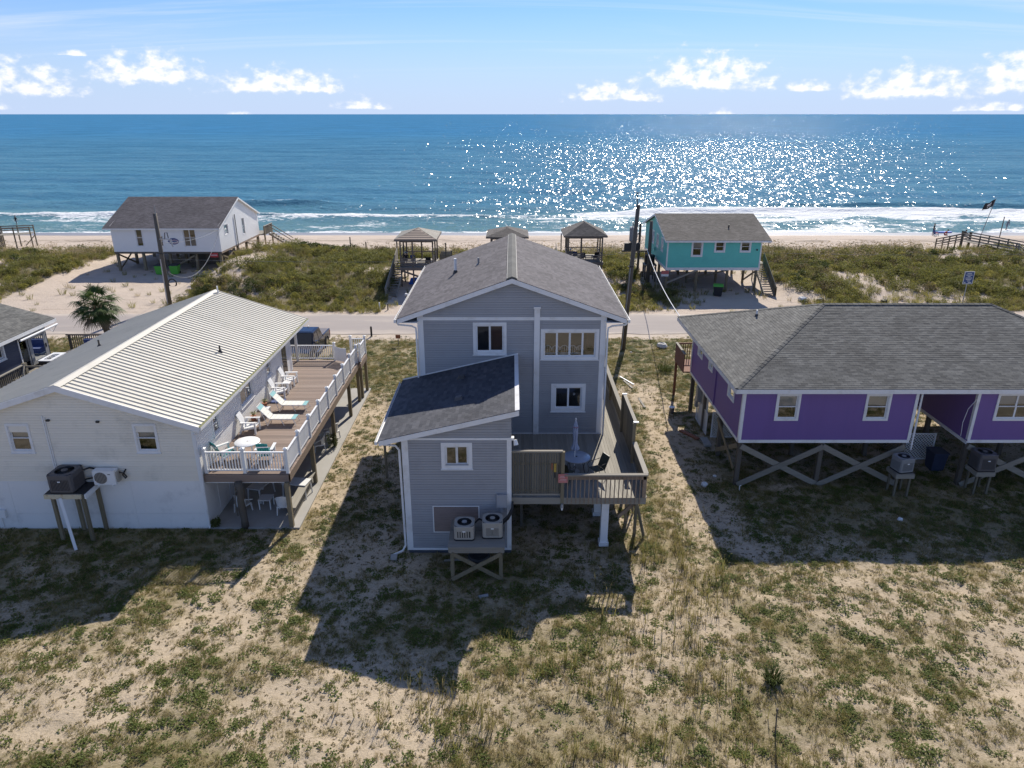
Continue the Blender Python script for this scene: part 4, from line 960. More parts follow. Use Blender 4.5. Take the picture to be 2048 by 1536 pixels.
w1 = wicker_chair('white wicker armchair under the deck, left of the gnarled pile', (-12.25, 28.35, .04), math.radians(150))
dup(w1, (-10.35, 28.3, .04), math.radians(186), 'white wicker armchair under the deck beside the front corner post')
wk = [wicker_chair('white wicker armchair under the deck by the second timber post', (-10.35, 34.7, .04), math.radians(-70))]
dup(w1, (-10.0, 36.2, .04), math.radians(-120), 'white wicker armchair under the deck, farthest from the front corner post')
cube_table('white wicker side table between the two front wicker armchairs', (-11.3, 28.75, .04), .58, .5, 'wicker_table', None, 'wicker')
def long_table(label, loc, rz, a=1.2, b=.7):
    t = thing('wicker_table', label, 'table', (0, 0, 0), 'white long tables under the brown deck')
    MB().box(-b/2, b/2, -a/2, a/2, .68, .72).build('table_top', 'wicker', t)
    for x in (-1, 1):
        for y in (-1, 1): MB().bar((x*(b/2-.06), y*(a/2-.06), .68), (x*(b/2-.02), y*(a/2-.02), 0), .05).build('leg', 'wicker', t)
    t.location = loc; t.rotation_euler.z = rz
    return t
lt = long_table('long white table under the deck behind the gnarled pile', (-11.85, 29.7, .04), math.radians(-15))
dup(lt, (-10.2, 29.9, .04), math.radians(80), 'long white table under the deck behind the corner wicker armchair')
fm = thing('floor_mat', 'dark framed mat on the shaded slab under the deck', 'mat', (-11.9, 31.5, .04))
MB().box(-12.3, -11.5, 31.0, 32.1, .04, .055).build('mat_border', 'black', fm); MB().box(-12.18, -11.62, 31.15, 31.95, .056, .065).build('mat_field', 'cl_grey', fm)
# ============================================================ purple house
def lattice(parent, T, u0, u1, z0, z1, m='white', name='lattice_panel'):
    p = MB()
    for q in ((u0, u1, z0, z0+.06), (u0, u1, z1-.06, z1), (u0, u0+.06, z0+.06, z1-.06), (u1-.06, u1, z0+.06, z1-.06)): p.tbox(T, q[0], q[1], 0, .03, q[2], q[3])
    p = p.build(name, m, parent)
    st = .16; a0, a1, b0, b1 = u0+.06, u1-.06, z0+.06, z1-.06; Wd, Hh = a1-a0, b1-b0
    for sgn, d in ((1, .004), (-1, .014)):
        k = -Hh
        while k < Wd:
            s0 = max(0, -k); s1 = min(Hh, Wd-k)
            if s1-s0 > .05:
                ua, ub = a0+k+s0, a0+k+s1; za, zb = b0+s0, b0+s1
                if sgn < 0: ua, ub = a0+a1-ua, a0+a1-ub
                w = .022
                MB().hexa([T(ua-w, d, za), T(ua+w, d, za), T(ua+w, d+.009, za), T(ua-w, d+.009, za), T(ub-w, d, zb), T(ub+w, d, zb), T(ub+w, d+.009, zb), T(ub-w, d+.009, zb)]).build('lath', m, p)
            k += st
    return p
def purple_house():
    H = thing('purple_house', 'purple single storey house on stilts under a grey-green hip roof', 'house', (20.8, 36.7, 0))
    x0, gx0, gx1, x1, y0, y1, z0, z1 = 10.78, 18.92, 21.69, 31.0, 30.8, 40.55, 2.36, 5.08
    F = FX(y0); L = LX(x0)
    hf = [window(H, F, 12.33, 13.46, 3.49, 4.87, 'hung', 2, c=.1, blind='shade', drop=.5, sill=False), window(H, F, 16.5, 17.68, 3.49, 4.87, 'hung', 2, c=.1, blind='blind', drop=.45, sill=False)]
    hg = [window(H, F, 22.62, 24.6, 3.49, 4.89, 'hung', 3, c=.1, blind='shade', drop=.4, sill=False)]
    hl = [window(H, L, 32.03, 33.1, 3.86, 4.9, 'hung', 2, c=.1, blind='shade', drop=.4, sill=False), window(H, L, 36.0, 36.8, 3.98, 4.85, 'hung', 2, c=.1, sill=False), window(H, L, 38.15, 39.2, 3.98, 4.8, 'hung', 2, c=.1, blind='shade', drop=.3, sill=False)]
    wl = MB(); sheet(wl, F, x0, gx0, z0, z1, hf); sheet(wl, F, gx1, x1, z0, z1, hg); sheet(wl, L, y0, y1, z0, z1, hl)
    sheet(wl, LX(gx1), y0, y1, z0, z1); sheet(wl, RX(gx0), y0, y1, z0, z1); sheet(wl, RX(x1), y0, y1, z0, z1); sheet(wl, BK(y1), x0, gx0, z0, z1); sheet(wl, BK(y1), gx1, x1, z0, z1)
    wl.build('wall', 'purple', H)
    u = x0+.12                                                    # plywood sheets with shallow joints
    for a, b in ((x0+.12, gx0-.1), (gx1+.1, x1)):
        u = a
        while u < b-.05:
            e = min(u+1.22, b); pan = MB(); sheet(pan, F, u+.003, e-.003, z0+.13, z1-.02, hf+hg, .006); pan.build('wall_panel', 'purple', H); u = e
    fl = MB(); fl.box(x0, gx0, y0, y1, z0-.02, z0).box(gx1, x1, y0, y1, z0-.02, z0); fl.build('floor', 'dkwood', H)
    tr = MB()
    for a, b in ((x0-.03, gx0), (gx1, x1)): tr.tbox(F, a, b, .0, .03, z0-.02, z0+.13)
    tr.build('skirt_board', 'white', H); MB().tbox(L, y0-.03, y1, .0, .03, z0-.02, z0+.12).build('skirt_board', 'white', H); MB().tbox(LX(gx1), y0, y1, .0, .03, z0-.1, z0+.06).build('skirt_board', 'white', H)
    MB().tbox(F, x0-.03, x0+.12, -.12, .035, z0+.13, z1).build('corner_board', 'white', H); MB().tbox(F, gx0-.12, gx0+.02, -.12, .035, z0+.13, z1).build('corner_board', 'white', H); MB().tbox(F, gx1-.02, gx1+.12, -.12, .035, z0+.13, z1).build('corner_board', 'white', H); MB().tbox(L, y1-.12, y1+.02, -.1, .03, z0+.12, z1).build('corner_board', 'white', H)
    MB().tube([(gx0+.12, y0-.08, z1+.05), (gx0+.12, y0-.08, 2.0)], .045, 6).build('downspout', 'white', H)
    MB().tbox(L, 35.2, 35.27, .0, .06, z0+.1, z1-.05).build('conduit', 'purple', H)
    MB().tube([(gx1-.05, y0-.05, 4.6), (gx1-.35, y0-.05, 4.1), (gx1-.45, y0-.05, 3.4), (gx1-.38, y0-.03, 2.7)], .012, 5).build('cable', 'white', H)
    # hip roof
    ex0, ex1, ey0, ey1, ez = 10.32, 31.4, 30.5, 42.95, 5.20; rx0, rx1, ry, rz = 16.45, 25.3, 36.72, 7.62
    r = MB(); A, B, C, D, P, Q = (ex0, ey0, ez), (ex1, ey0, ez), (ex1, ey1, ez), (ex0, ey1, ez), (rx0, ry, rz), (rx1, ry, rz)
    for pl in ((A, B, Q, P), (B, C, Q), (C, D, P, Q), (D, A, P)): slab(r, list(pl), .08)
    roof = r.build('roof', 'felt', H)
    def pl(O, U, V, p, n):
        """lay shingles on the plane from eave O along U up to point p"""
        O = Vector(O); U = Vector(U).normalized(); V = (Vector(p)-O); V = (V-U*V.dot(U)); wm = V.length; V.normalize()
        return O, U, V, wm
    O, U, V, wm = pl(A, (1, 0, 0), None, P, 0); LL = ex1-ex0
    shingles(roof, O-V*.03, U, V, lambda w: ((rx0-ex0)*w/wm, LL-(ex1-rx1)*w/wm), wm, 'sh_olive', 210)
    O, U, V, wm = pl(A, (0, 1, 0), None, P, 0); L2 = ey1-ey0
    shingles(roof, O-V*.03, U, V, lambda w: ((ry-ey0)*w/wm, L2-(ey1-ry)*w/wm), wm, 'sh_olive', 90)
    hc = MB()
    for a, b in ((A, P), (D, P), (P, Q), (B, Q), (C, Q)):
        a = Vector(a); b = Vector(b); d = b-a; n = int(d.length/.3)
        for k in range(n):
            p = a+d*(k/n); q = a+d*((k+1.15)/n); sd = Vector((d.y, -d.x, 0)).normalized()*.15
            hc.add([p+Vector((0, 0, .045)), q+Vector((0, 0, .03)), q+sd-Vector((0, 0, .02)), p+sd-Vector((0, 0, .005)), q-sd-Vector((0, 0, .02)), p-sd-Vector((0, 0, .005))], [(0, 1, 2, 3), (1, 0, 5, 4)])
    hc.build('hip_cap', 'sh_olive', roof)
    fa = MB(); fa.box(ex0-.01, ex1, ey0-.03, ey0, ez-.24, ez-.03).box(ex0-.03, ex0, ey0-.03, ey1, ez-.24, ez-.03).box(ex0, ex1, ey1, ey1+.03, ez-.24, ez-.03); fa.build('fascia', 'white', H)
    so = MB(); so.box(ex0, ex1, ey0, y0, ez-.2, ez-.18).box(ex0, x0, y0, ey1, ez-.2, ez-.18).box(x0, ex1, y1, ey1, ez-.2, ez-.18).box(gx0, gx1, y0, y1, ez-.2, ez-.18); so.build('soffit', 'white', H)
    vx, vy = 13.6, 38.4; vz = ez+(vx-ex0)*(rz-ez)/(rx0-ex0)
    MB().use('felt').cyl((vx, vy, vz-.03), (vx, vy, vz+.12), .12, .06).use('wvinyl').cyl((vx, vy, vz+.1), (vx, vy, vz+.34), .05, n=10).build('vent_pipe', None, roof)
    # stilts and cross braces
    xs = (10.95, 14.85, 18.75, 21.8, 25.9, 30.0)
    for x in xs:
        for y in (30.95, 34.2, 37.4, 40.4): MB().box(x-.1, x+.1, y-.1, y+.1, -.1, z0-.02).build('stilt', 'dkwood', H)
    zz = (1.95, .1)
    for a, b in ((0, 1), (1, 2), (3, 4), (4, 5)):
        MB().bar((xs[a], 30.80, zz[0]+.2), (xs[b], 30.80, zz[1]), .05, .27).build('brace', 'wood_x', H); MB().bar((xs[a], 30.74, zz[1]), (xs[b], 30.74, zz[0]+.2), .05, .27).build('brace', 'wood_x', H)
    MB().bar((10.82, 31.0, 2.1), (10.82, 34.2, .3), .05, .22).build('brace', 'pt_wood', H); MB().bar((10.76, 31.0, .9), (10.76, 34.2, 2.1), .05, .22).build('brace', 'pt_wood', H)
    # enclosed store with lattice below the house
    MB().box(11.0, 11.06, 37.1, 38.7, .05, 2.3).build('store_wall', 'wpanel', H)
    lattice(H, LX(10.95), 36.6, 39.0, .05, 1.35); lattice(H, FX(36.3), 11.1, 12.5, .05, 1.6); lattice(H, FX(36.3), 12.6, 15.2, .05, 1.6)
    lattice(H, FX(33.6), 20.3, 22.0, .05, 1.55); lattice(H, LX(20.2), 33.7, 37.5, .05, 1.55, 'wood_z')
    MB().box(10.70, 10.92, 38.2, 38.6, 1.4, 2.3).build('meter_box', 'ac_grey', H); MB().box(10.75, 10.9, 38.65, 38.9, .9, 1.5).build('meter_box', 'ac_grey', H)
    # back porch in stained wood
    MB().box(10.40, 14.0, 40.6, 42.9, 2.34, 2.42).build('porch_floor', 'redwood', H)
    k = 40.62
    while k < 42.9: MB().box(10.36, 10.40, k, k+.135, 2.32, 3.5).build('porch_board', 'redwood', H); k += .14
    MB().box(10.32, 10.46, 40.58, 42.95, 3.5, 3.55).build('cap_rail', 'wood_y', H); MB().box(10.4, 14, 42.86, 42.95, 3.44, 3.52).build('cap_rail', 'redwood', H)
    for i in range(24): MB().box(10.5+i*.145, 10.54+i*.145, 42.88, 42.92, 2.4, 3.44).build('baluster', 'redwood', H)
    for x, y in ((10.45, 42.85), (13.9, 42.85)): MB().box(x-.07, x+.07, y-.07, y+.07, -.1, 5.0 if x > 12 else 3.5).build('porch_post', 'redwood', H)
purple_house()
def stand4(label, x, y, w=.86):
    t = thing('equipment_stand', label, 'wooden stand', (x, y, 0), 'timber air conditioner stands before the purple house')
    for k in range(5): MB().box(x-w/2, x+w/2, y-w/2+k*w/5, y-w/2+k*w/5+w/5-.01, 1.2, 1.24).build('plank', 'wood_x', t)
    MB().box(x-w/2, x+w/2, y-w/2-.03, y-w/2, 1.02, 1.2).build('apron', 'wood_x', t); MB().box(x-w/2-.03, x-w/2, y-w/2-.03, y+w/2, 1.02, 1.2).build('apron', 'wood_y', t)
    for sx in (-1, 1):
        for sy in (-1, 1): MB().box(x+sx*w*.36-.045, x+sx*w*.36+.045, y+sy*w*.36-.045, y+sy*w*.36+.045, 0, 1.2).build('leg', 'wood_z', t)
stand4('timber stand in front of the left side of the covered gap of the purple house', 18.42, 30.1); stand4('timber stand in front of the right half of the purple house', 22.32, 30.3)
condenser('square light grey air conditioner with louvred sides before the purple house', .74, .74, 'ac_grey', 'fin', (18.42, 30.1, 1.243), 'air conditioners before the purple house').rotation_euler.z = math.radians(12)
condenser('dark brown-grey air conditioner before the right half of the purple house', .86, .88, 'ac_brown', 'fin', (22.32, 30.3, 1.243), 'air conditioners before the purple house')
bd = thing('wheelie_bin', 'dark blue bin in the shade behind the post of the purple house', 'bin', (21.6, 32.6, 0))
MB().hexa([(21.3, 32.3, 0), (21.9, 32.3, 0), (21.9, 32.9, 0), (21.3, 32.9, 0), (21.25, 32.2, 1.0), (21.95, 32.2, 1.0), (21.95, 33.0, 1.0), (21.25, 33.0, 1.0)]).build('body', 'navy', bd); MB().box(21.22, 21.98, 32.17, 33.03, 1.0, 1.06).build('lid', 'navy', bd)
# ============================================================ navy house at the left edge
def navy_house():
    H = thing('navy_house', 'navy clapboard house with grey shingle roof at the far left edge', 'house', (-34, 36, 0))
    x1, x0, y0, y1 = -29.3, -39.5, 27, 43.0
    S = RX(x1)
    hs = [window(H, S, 37.6, 39.1, 3.75, 4.8, 'slider', 2, c=.1), (40.35, 42.95, 2.5, 4.55)]
    wl = MB(); sheet(wl, S, y0, y1, 0, 4.9, hs); sheet(wl, LX(x0), y0, y1, 0, 4.9); sl = .29
    for T in (FX(y0), BK(y1)): wl.add([T(x0, 0, 0), T(x1, 0, 0), T(x1, 0, 4.9), T((x0+x1)/2, 0, 6.4), T(x0, 0, 4.9)], [(0, 1, 2, 3, 4)])
    wl.build('wall', 'navy', H); siding(H, S, lambda z: (y0, 43.0), .1, 4.9, .13, hs, 'navy', False)
    rm = MB(); A = [(x, y, z) for x in (x1-.02, x1-2.5) for y, z in ((40.2, 2.45), (43, 2.45), (43, 4.6), (40.2, 4.6))]; rm.add(A, [(4, 5, 6, 7), (0, 1, 5, 4), (1, 2, 6, 5), (2, 3, 7, 6), (3, 0, 4, 7)]); rm.build('room_recess', 'room', H)
    MB().tbox(S, 40.28, 40.36, 0, .06, 2.5, 4.55).build('door_frame', 'white', H); MB().tbox(S, 40.28, 42.95, 0, .06, 4.5, 4.6).build('door_frame', 'white', H)
    dr = MB()
    for q in ((41.15, 41.42, 2.62, 4.5), (42.55, 42.85, 2.62, 4.5), (41.42, 42.55, 2.62, 2.85), (41.42, 42.55, 4.2, 4.5)): dr.tbox(S, q[0], q[1], .02, .07, q[2], q[3])
    dr = dr.build('glass_door', 'ac_grey', H); MB().tbox(S, 41.42, 42.55, .04, .05, 2.85, 4.2).build('pane', 'glass', dr); MB().tbox(S, 42.62, 42.68, .07, .12, 3.35, 3.6).build('handle', 'black', dr)
    MB().tbox(S, 41.0, 41.1, .0, .05, 2.6, 4.5).build('door_frame', 'ac_grey', H)
    MB().tbox(S, 41.6, 42.4, -1.5, -1.0, 2.5, 3.3).build('armchair', 'blind', H); MB().tbox(S, 41.5, 41.9, -1.2, -1.15, 3.7, 4.3).build('picture', 'yellow', H)
    pot = MB()
    for k in range(40):
        a = RN.uniform(0, 6.28); r = RN.uniform(.05, .3); z = RN.uniform(3.3, 4.2); px, py = x1-.25+r*math.cos(a)*.4, 40.75+r*math.sin(a); pot.add([(px, py, z), (px+.06, py+.08, z+.05), (px+.02, py+.16, z-.02)], [(0, 1, 2)])
    pot.build('hanging_fern', 'moss', H)
    rz = 4.92+(x1+.55-(x0+x1)/2)*sl; xm = (x0+x1)/2; e0, e1 = x0-.5, x1+.5
    ez = 4.98; rzz = ez+(e1-xm)*sl
    r = MB(); slab(r, [(xm, y0, rzz), (e1, y0, ez), (e1, 43.45, ez), (xm, 43.45, rzz)], .1); slab(r, [(e0, y0, ez), (xm, y0, rzz), (xm, 43.45, rzz), (e0, 43.45, ez)], .1); roof = r.build('roof', 'felt', H)
    L = math.hypot(e1-xm, rzz-ez)
    shingles(roof, (e1+.02, 34.0, ez), (0, 1, 0), (xm-e1, 0, rzz-ez), lambda w: (0, 9.47), L, 'sh_olive', 120)
    MB().box(e1, e1+.03, y0, 43.48, ez-.22, ez-.02).build('fascia', 'wvinyl', H); MB().prism([(xm, rzz-.2), (xm, rzz-.01), (e1, ez-.01), (e1, ez-.2)], BK(43.45), 0, .03).build('fascia', 'wvinyl', H)
    aw = MB().tube([(-28.68, 39.75, 4.62), (-28.68, 43.35, 4.62)], .06, 10).build('awning_roll', 'wvinyl', H); MB().tube([(-28.68, 43.3, 4.6), (-28.95, 43.2, 4.15), (-29.25, 43.15, 4.55)], .025, 6).build('awning_arm', 'wvinyl', H)
    t = thing('timber_deck', 'weathered side deck between the navy house and the metal roofed house', 'deck', (-26.5, 40, 0))
    y = 39.0
    while y < 44.9: MB().box(-29.2, -24.2, y, y+.138, 2.42, 2.46).build('deck_board', 'wood_x', t); y += .145
    for a, b in (((-28.3, 34.5), (-28.3, 39.0)),):
        MB().box(-28.37, -28.23, a[1], b[1], 3.40, 3.45).build('cap_rail', 'wood_y', t); yy = a[1]
        while yy < b[1]: MB().box(-28.32, -28.28, yy, yy+.05, 1.6, 3.4).build('baluster', 'wood_z', t); yy += .15
    MB().box(-28.4, -28.2, 38.95, 39.15, 0, 3.5).build('deck_post', 'wood_z', t); MB().bar((-28.25, 39.0, 3.45), (-28.0, 37.8, 1.9), .05, .2).build('stair_stringer', 'wood_y', t); MB().bar((-28.2, 39.0, 3.3), (-26.9, 39.0, 3.3), .05, .1).build('cap_rail', 'wood_x', t)
    MB().box(-29.3, -24.2, 44.85, 44.95, 3.40, 3.5).build('cap_rail', 'gazx', t)
    x = -29.2
    while x < -24.3: MB().box(x, x+.05, 44.88, 44.92, 2.46, 3.4).build('baluster', 'gaz', t); x += .14
    for x in (-29.1, -26.7, -24.3):
        MB().box(x-.06, x+.06, 44.8, 44.92, 0, 3.4).build('deck_post', 'wood_z', t); MB().box(x-.06, x+.06, 39.1, 39.22, 0, 2.4).build('deck_post', 'wood_z', t)
    b = thing('outdoor_sofa', 'dark blue cushioned outdoor sofa on the deck by the navy house', 'sofa', (-27, 44.2, 2.46))
    MB().box(-28.0, -25.6, 43.8, 44.6, 2.52, 2.85).build('seat_cushion', 'cl_blue', b); MB().box(-28.0, -25.6, 44.5, 44.75, 2.85, 3.25).build('back_cushion', 'cl_blue', b); MB().box(-28.0, -25.6, 43.85, 44.7, 2.46, 2.52).build('frame', 'wvinyl', b)
    tb = thing('coffee_table', 'white topped low table with a black lettered centre on the side deck', 'table', (-28.2, 41.6, 2.46))
    MB().box(-28.62, -27.85, 40.7, 42.3, 3.02, 3.08).build('table_top', 'plastic_w', tb); MB().box(-28.6, -27.87, 40.72, 42.28, 2.82, 3.02).build('table_skirt', 'dkmetal', tb)
    MB().box(-28.42, -28.04, 40.95, 42.0, 3.081, 3.085).build('inlay', 'dkmetal', tb)
    lt = MB()
    for k in range(5):
        y = 41.05+k*.19; lt.box(-28.36, -28.10, y, y+.03, 3.086, 3.089)
        if k != 3: lt.box(-28.36, -28.32, y+.03, y+.12, 3.086, 3.089)
        if k % 2: lt.box(-28.14, -28.10, y+.03, y+.12, 3.086, 3.089)
    lt.build('lettering', 'plastic_w', tb)
    for x in (-28.5, -27.97):
        for y in (40.8, 42.2): MB().box(x-.06, x+.06, y-.06, y+.06, 2.46, 2.82).build('leg', 'dkmetal', tb)
navy_house()
# ============================================================ terrain heights
def padm(x, y):
    a = sst(-51, -47.5, x)*(1-sst(-34.5, -31.0, x))*(1-sst(96, 99, y)); b = sst(12.3, 15.0, x)*(1-sst(26.3, 28.4, x))*(1-sst(84, 90, y))
    c = sst(-12.8, -11.4, x)*(1-sst(-7, -5.5, x))*(1-sst(80, 86, y))
    d = np.exp(-((x+36.0)/4.6)**2)*(1-sst(70, 80, y))
    return np.clip(np.maximum(np.maximum(a, b), np.maximum(c*.8, d)), 0, 1)
def crest(x):
    return .78+1.0*(fbm(x, x*0, .055, 2, 31)-.5)+1.0*np.exp(-((x+28)/4.5)**2)+1.2*np.exp(-((x-57)/7.)**2)+.2*np.exp(-((x+62)/12.)**2)
def dune_z(x, y):
    x = np.asarray(x, float); y = np.asarray(y, float)
    base = np.interp(y, [62, 70, 90, 100, 108, 113, 118, 126, 150, 220], [-.03, .12, .25, .05, -.3, -.75, -1.35, -1.9, -2.6, -6])
    yo = y+5*(fbm(x, x*0, .08, 2, 9)-.5)
    r = sst(63.2, 76, yo)*(1-sst(83, 96, yo))
    bump = (fbm(x, y, .16, 4, 3)-.5)*1.5*r
    z = base+(1-padm(x, y))*(crest(x)*r+bump)
    z = z+(fbm(x, y, .9, 3, 77)-.5)*.16*sst(63, 66, y)*(1-sst(109, 114, y))
    return z
def dz1(x, y): return float(dune_z(np.array([x]), np.array([y]))[0])
# ============================================================ stilt houses on the beach
def t_house():
    H = thing('turquoise_house', 'turquoise cottage on wooden stilts with brown-grey gable roof on the beach', 'house', (20, 77, 0))
    x0, x1, y0, y1, z0, z1 = 15.45, 24.8, 71.0, 83.2, 2.58, 5.3
    F = FX(y0); L = LX(x0); ry, rz, ez = 77.1, 7.12, 5.34; sl = (rz-ez)/(ry-70.65)
    hf = [window(H, F, 17.83, 18.98, 3.66, 5.27, 'hung', 2, c=.13, blind='shade', drop=.45, sill=False), window(H, F, 20.1, 21.2, 4.1, 5.27, 'hung', 2, c=.13, sill=False), window(H, F, 22.65, 23.75, 4.1, 5.27, 'hung', 2, c=.13, blind='shade', drop=.25, sill=False)]
    hl = [window(H, L, a, b, 3.75, 5.2, 'hung', 2, c=.12, blind='blind', drop=.5, sill=False) for a, b in ((72.9, 74.0), (75.4, 76.5), (77.9, 79.0))]
    wl = MB(); sheet(wl, F, x0, x1, z0, z1, hf); sheet(wl, BK(y1), x0, x1, z0, z1)
    for T, hh in ((L, hl), (RX(x1), [])): sheet(wl, T, y0, y1, z0, z1, hh); wl.add([T(y0, 0, z1), T(y1, 0, z1), T(ry, 0, z1+(ry-y0)*sl)], [(0, 1, 2)])
    wl.build('wall', 'teal', H)
    siding(H, F, lambda z: (x0+.1, x1-.1), z0+.02, z1, .16, hf, 'teal', False); siding(H, L, lambda z: (max(y0+.1, ry-(z1+(ry-y0)*sl-z)/sl), min(y1, ry+(z1+(ry-y0)*sl-z)/sl)), z0+.02, 7.0, .16, hl, 'teal', False)
    for a, b in ((x0-.03, x0+.1), (x1-.1, x1+.03)): MB().tbox(F, a, b, -.1, .03, z0-.25, z1).build('corner_board', 'white', H)
    MB().tbox(F, x0-.03, x1+.03, -.02, .035, z0-.26, z0+.01).build('skirt_board', 'white', H); MB().tbox(L, y0, y1, .0, .035, z0-.26, z0).build('skirt_board', 'white', H)
    MB().tbox(F, 24.3, 24.42, .02, .12, 4.3, 4.45).build('wall_lamp', 'dkmetal', H); MB().tbox(L, 76.9, 77.1, .02, .14, 3.2, 3.6).build('meter_box', 'teal', H)
    MB().box(x0, x1, y0, y1, z0-.2, z0-.02).build('floor', 'dkwood', H)
    ex0, ex1, ey0, ey1 = 15.15, 25.62, 70.65, 83.55
    r = MB(); slab(r, [(ex0, ey0, ez), (ex1, ey0, ez), (ex1, ry, rz), (ex0, ry, rz)], .1); slab(r, [(ex0, ry, rz), (ex1, ry, rz), (ex1, ey1, ez), (ex0, ey1, ez)], .1); roof = r.build('roof', 'felt', H)
    shingles(roof, (ex0, ey0-.02, ez), (1, 0, 0), (0, ry-ey0, rz-ez), lambda w: (0, ex1-ex0), math.hypot(ry-ey0, rz-ez), 'sh_brown', 0)
    MB().box(ex0, ex1, ey0-.03, ey0, ez-.2, ez-.02).build('fascia', 'white', H)
    rb = MB()
    for X, s in ((ex0, -1), (ex1, 1)):
        rb.prism([(ey0, ez-.2), (ry, rz-.2), (ry, rz-.02), (ey0, ez-.02)], RX(X), -.015, .02); rb.prism([(ey1, ez-.2), (ry, rz-.2), (ry, rz-.02), (ey1, ez-.02)], RX(X), -.015, .02)
    rb.build('rake_board', 'white', H)
    MB().cyl((22.1, 73.6, ez+(73.6-ey0)*sl), (22.1, 73.6, ez+(73.6-ey0)*sl+.3), .07, n=10).build('vent_pipe', 'dkmetal', H)
    for x in (15.6, 18.6, 21.7, 24.6):
        for y in (71.2, 75.1, 79.1, 83.0): MB().cyl((x, y, dz1(x, y)-.2), (x, y, z0-.18), .14, n=8).build('stilt', 'pt_wood', H)
    for p, q in (((21.7, 71.2, 2.3), (18.6, 75.1, .4)), ((24.6, 71.3, 2.2), (24.6, 75.1, .4)), ((15.6, 71.1, 1.0), (18.6, 71.1, 2.3)), ((15.6, 79.2, 2.3), (18.6, 79.2, .5))): MB().bar(p, q, .05, .18).build('brace', 'wood_x', H)
    # stair along the right wall
    n = 15; xa, xb = 25.0, 26.0
    for k in range(n):
        y = 69.0+k*.30; z = .12+k*.172; MB().box(xa+.05, xb-.05, y, y+.28, z-.04, z).build('stair_tread', 'wood_x', H)
    for x in (xa, xb): MB().bar((x, 68.9, .0), (x, 73.5, 2.6), .06, .26).build('stair_stringer', 'wood_y', H)
    MB().hexa([(xb+.02, 68.9, .9), (xb+.05, 68.9, .9), (xb+.05, 73.5, 3.4), (xb+.02, 73.5, 3.4), (xb+.02, 68.9, 1.05), (xb+.05, 68.9, 1.05), (xb+.05, 73.5, 3.6), (xb+.02, 73.5, 3.6)]).build('hand_rail', 'wood_y', H)
    for k in range(22):
        y = 68.95+k*.21; z = .05+(y-68.9)*.565; MB().box(xb+.0, xb+.03, y, y+.17, z, z+.9).build('stair_paling', 'wood_z', H)
    MB().box(24.9, 26.1, 73.5, 76.5, 2.5, 2.58).build('landing', 'wood_x', H)
    for y in (68.95, 73.5, 76.4): MB().box(xb, xb+.1, y, y+.1, -.1, 1.1 if y < 70 else 3.6).build('stair_post', 'pt_wood', H)
    # tank on its stand by the left wall
    t = thing('water_tank', 'black round tank on posts beside the left wall of the turquoise house', 'tank', (14.6, 76.2, 0))
    MB().cyl((14.75, 76.0, 2.0), (14.75, 76.0, 2.9), .52, n=16).build('tank_body', 'black', t); MB().cyl((14.75, 76.0, 2.9), (14.75, 76.0, 2.96), .55, .4, 16).build('tank_lid', 'black', t)
    MB().box(14.1, 15.4, 75.3, 76.7, 1.9, 2.0).build('platform', 'wood_x', t)
    for x in (14.2, 15.3):
        for y in (75.4, 76.6): MB().box(x-.07, x+.07, y-.07, y+.07, 0, 1.9).build('leg', 'dkwood', t)
    MB().bar((14.2, 75.3, .3), (15.3, 75.3, 1.8), .05, .14).build('brace', 'dkwood', t)
    s = thing('warning_sign', 'red and white notice hung under the left corner of the turquoise house', 'sign', (15.3, 70.9, 1.9))
    MB().box(15.0, 15.75, 70.88, 70.9, 1.95, 2.3).build('board', 'red', s); MB().box(15.0, 15.75, 70.88, 70.9, 1.72, 1.95).build('board', 'cl_white', s)
t_house()
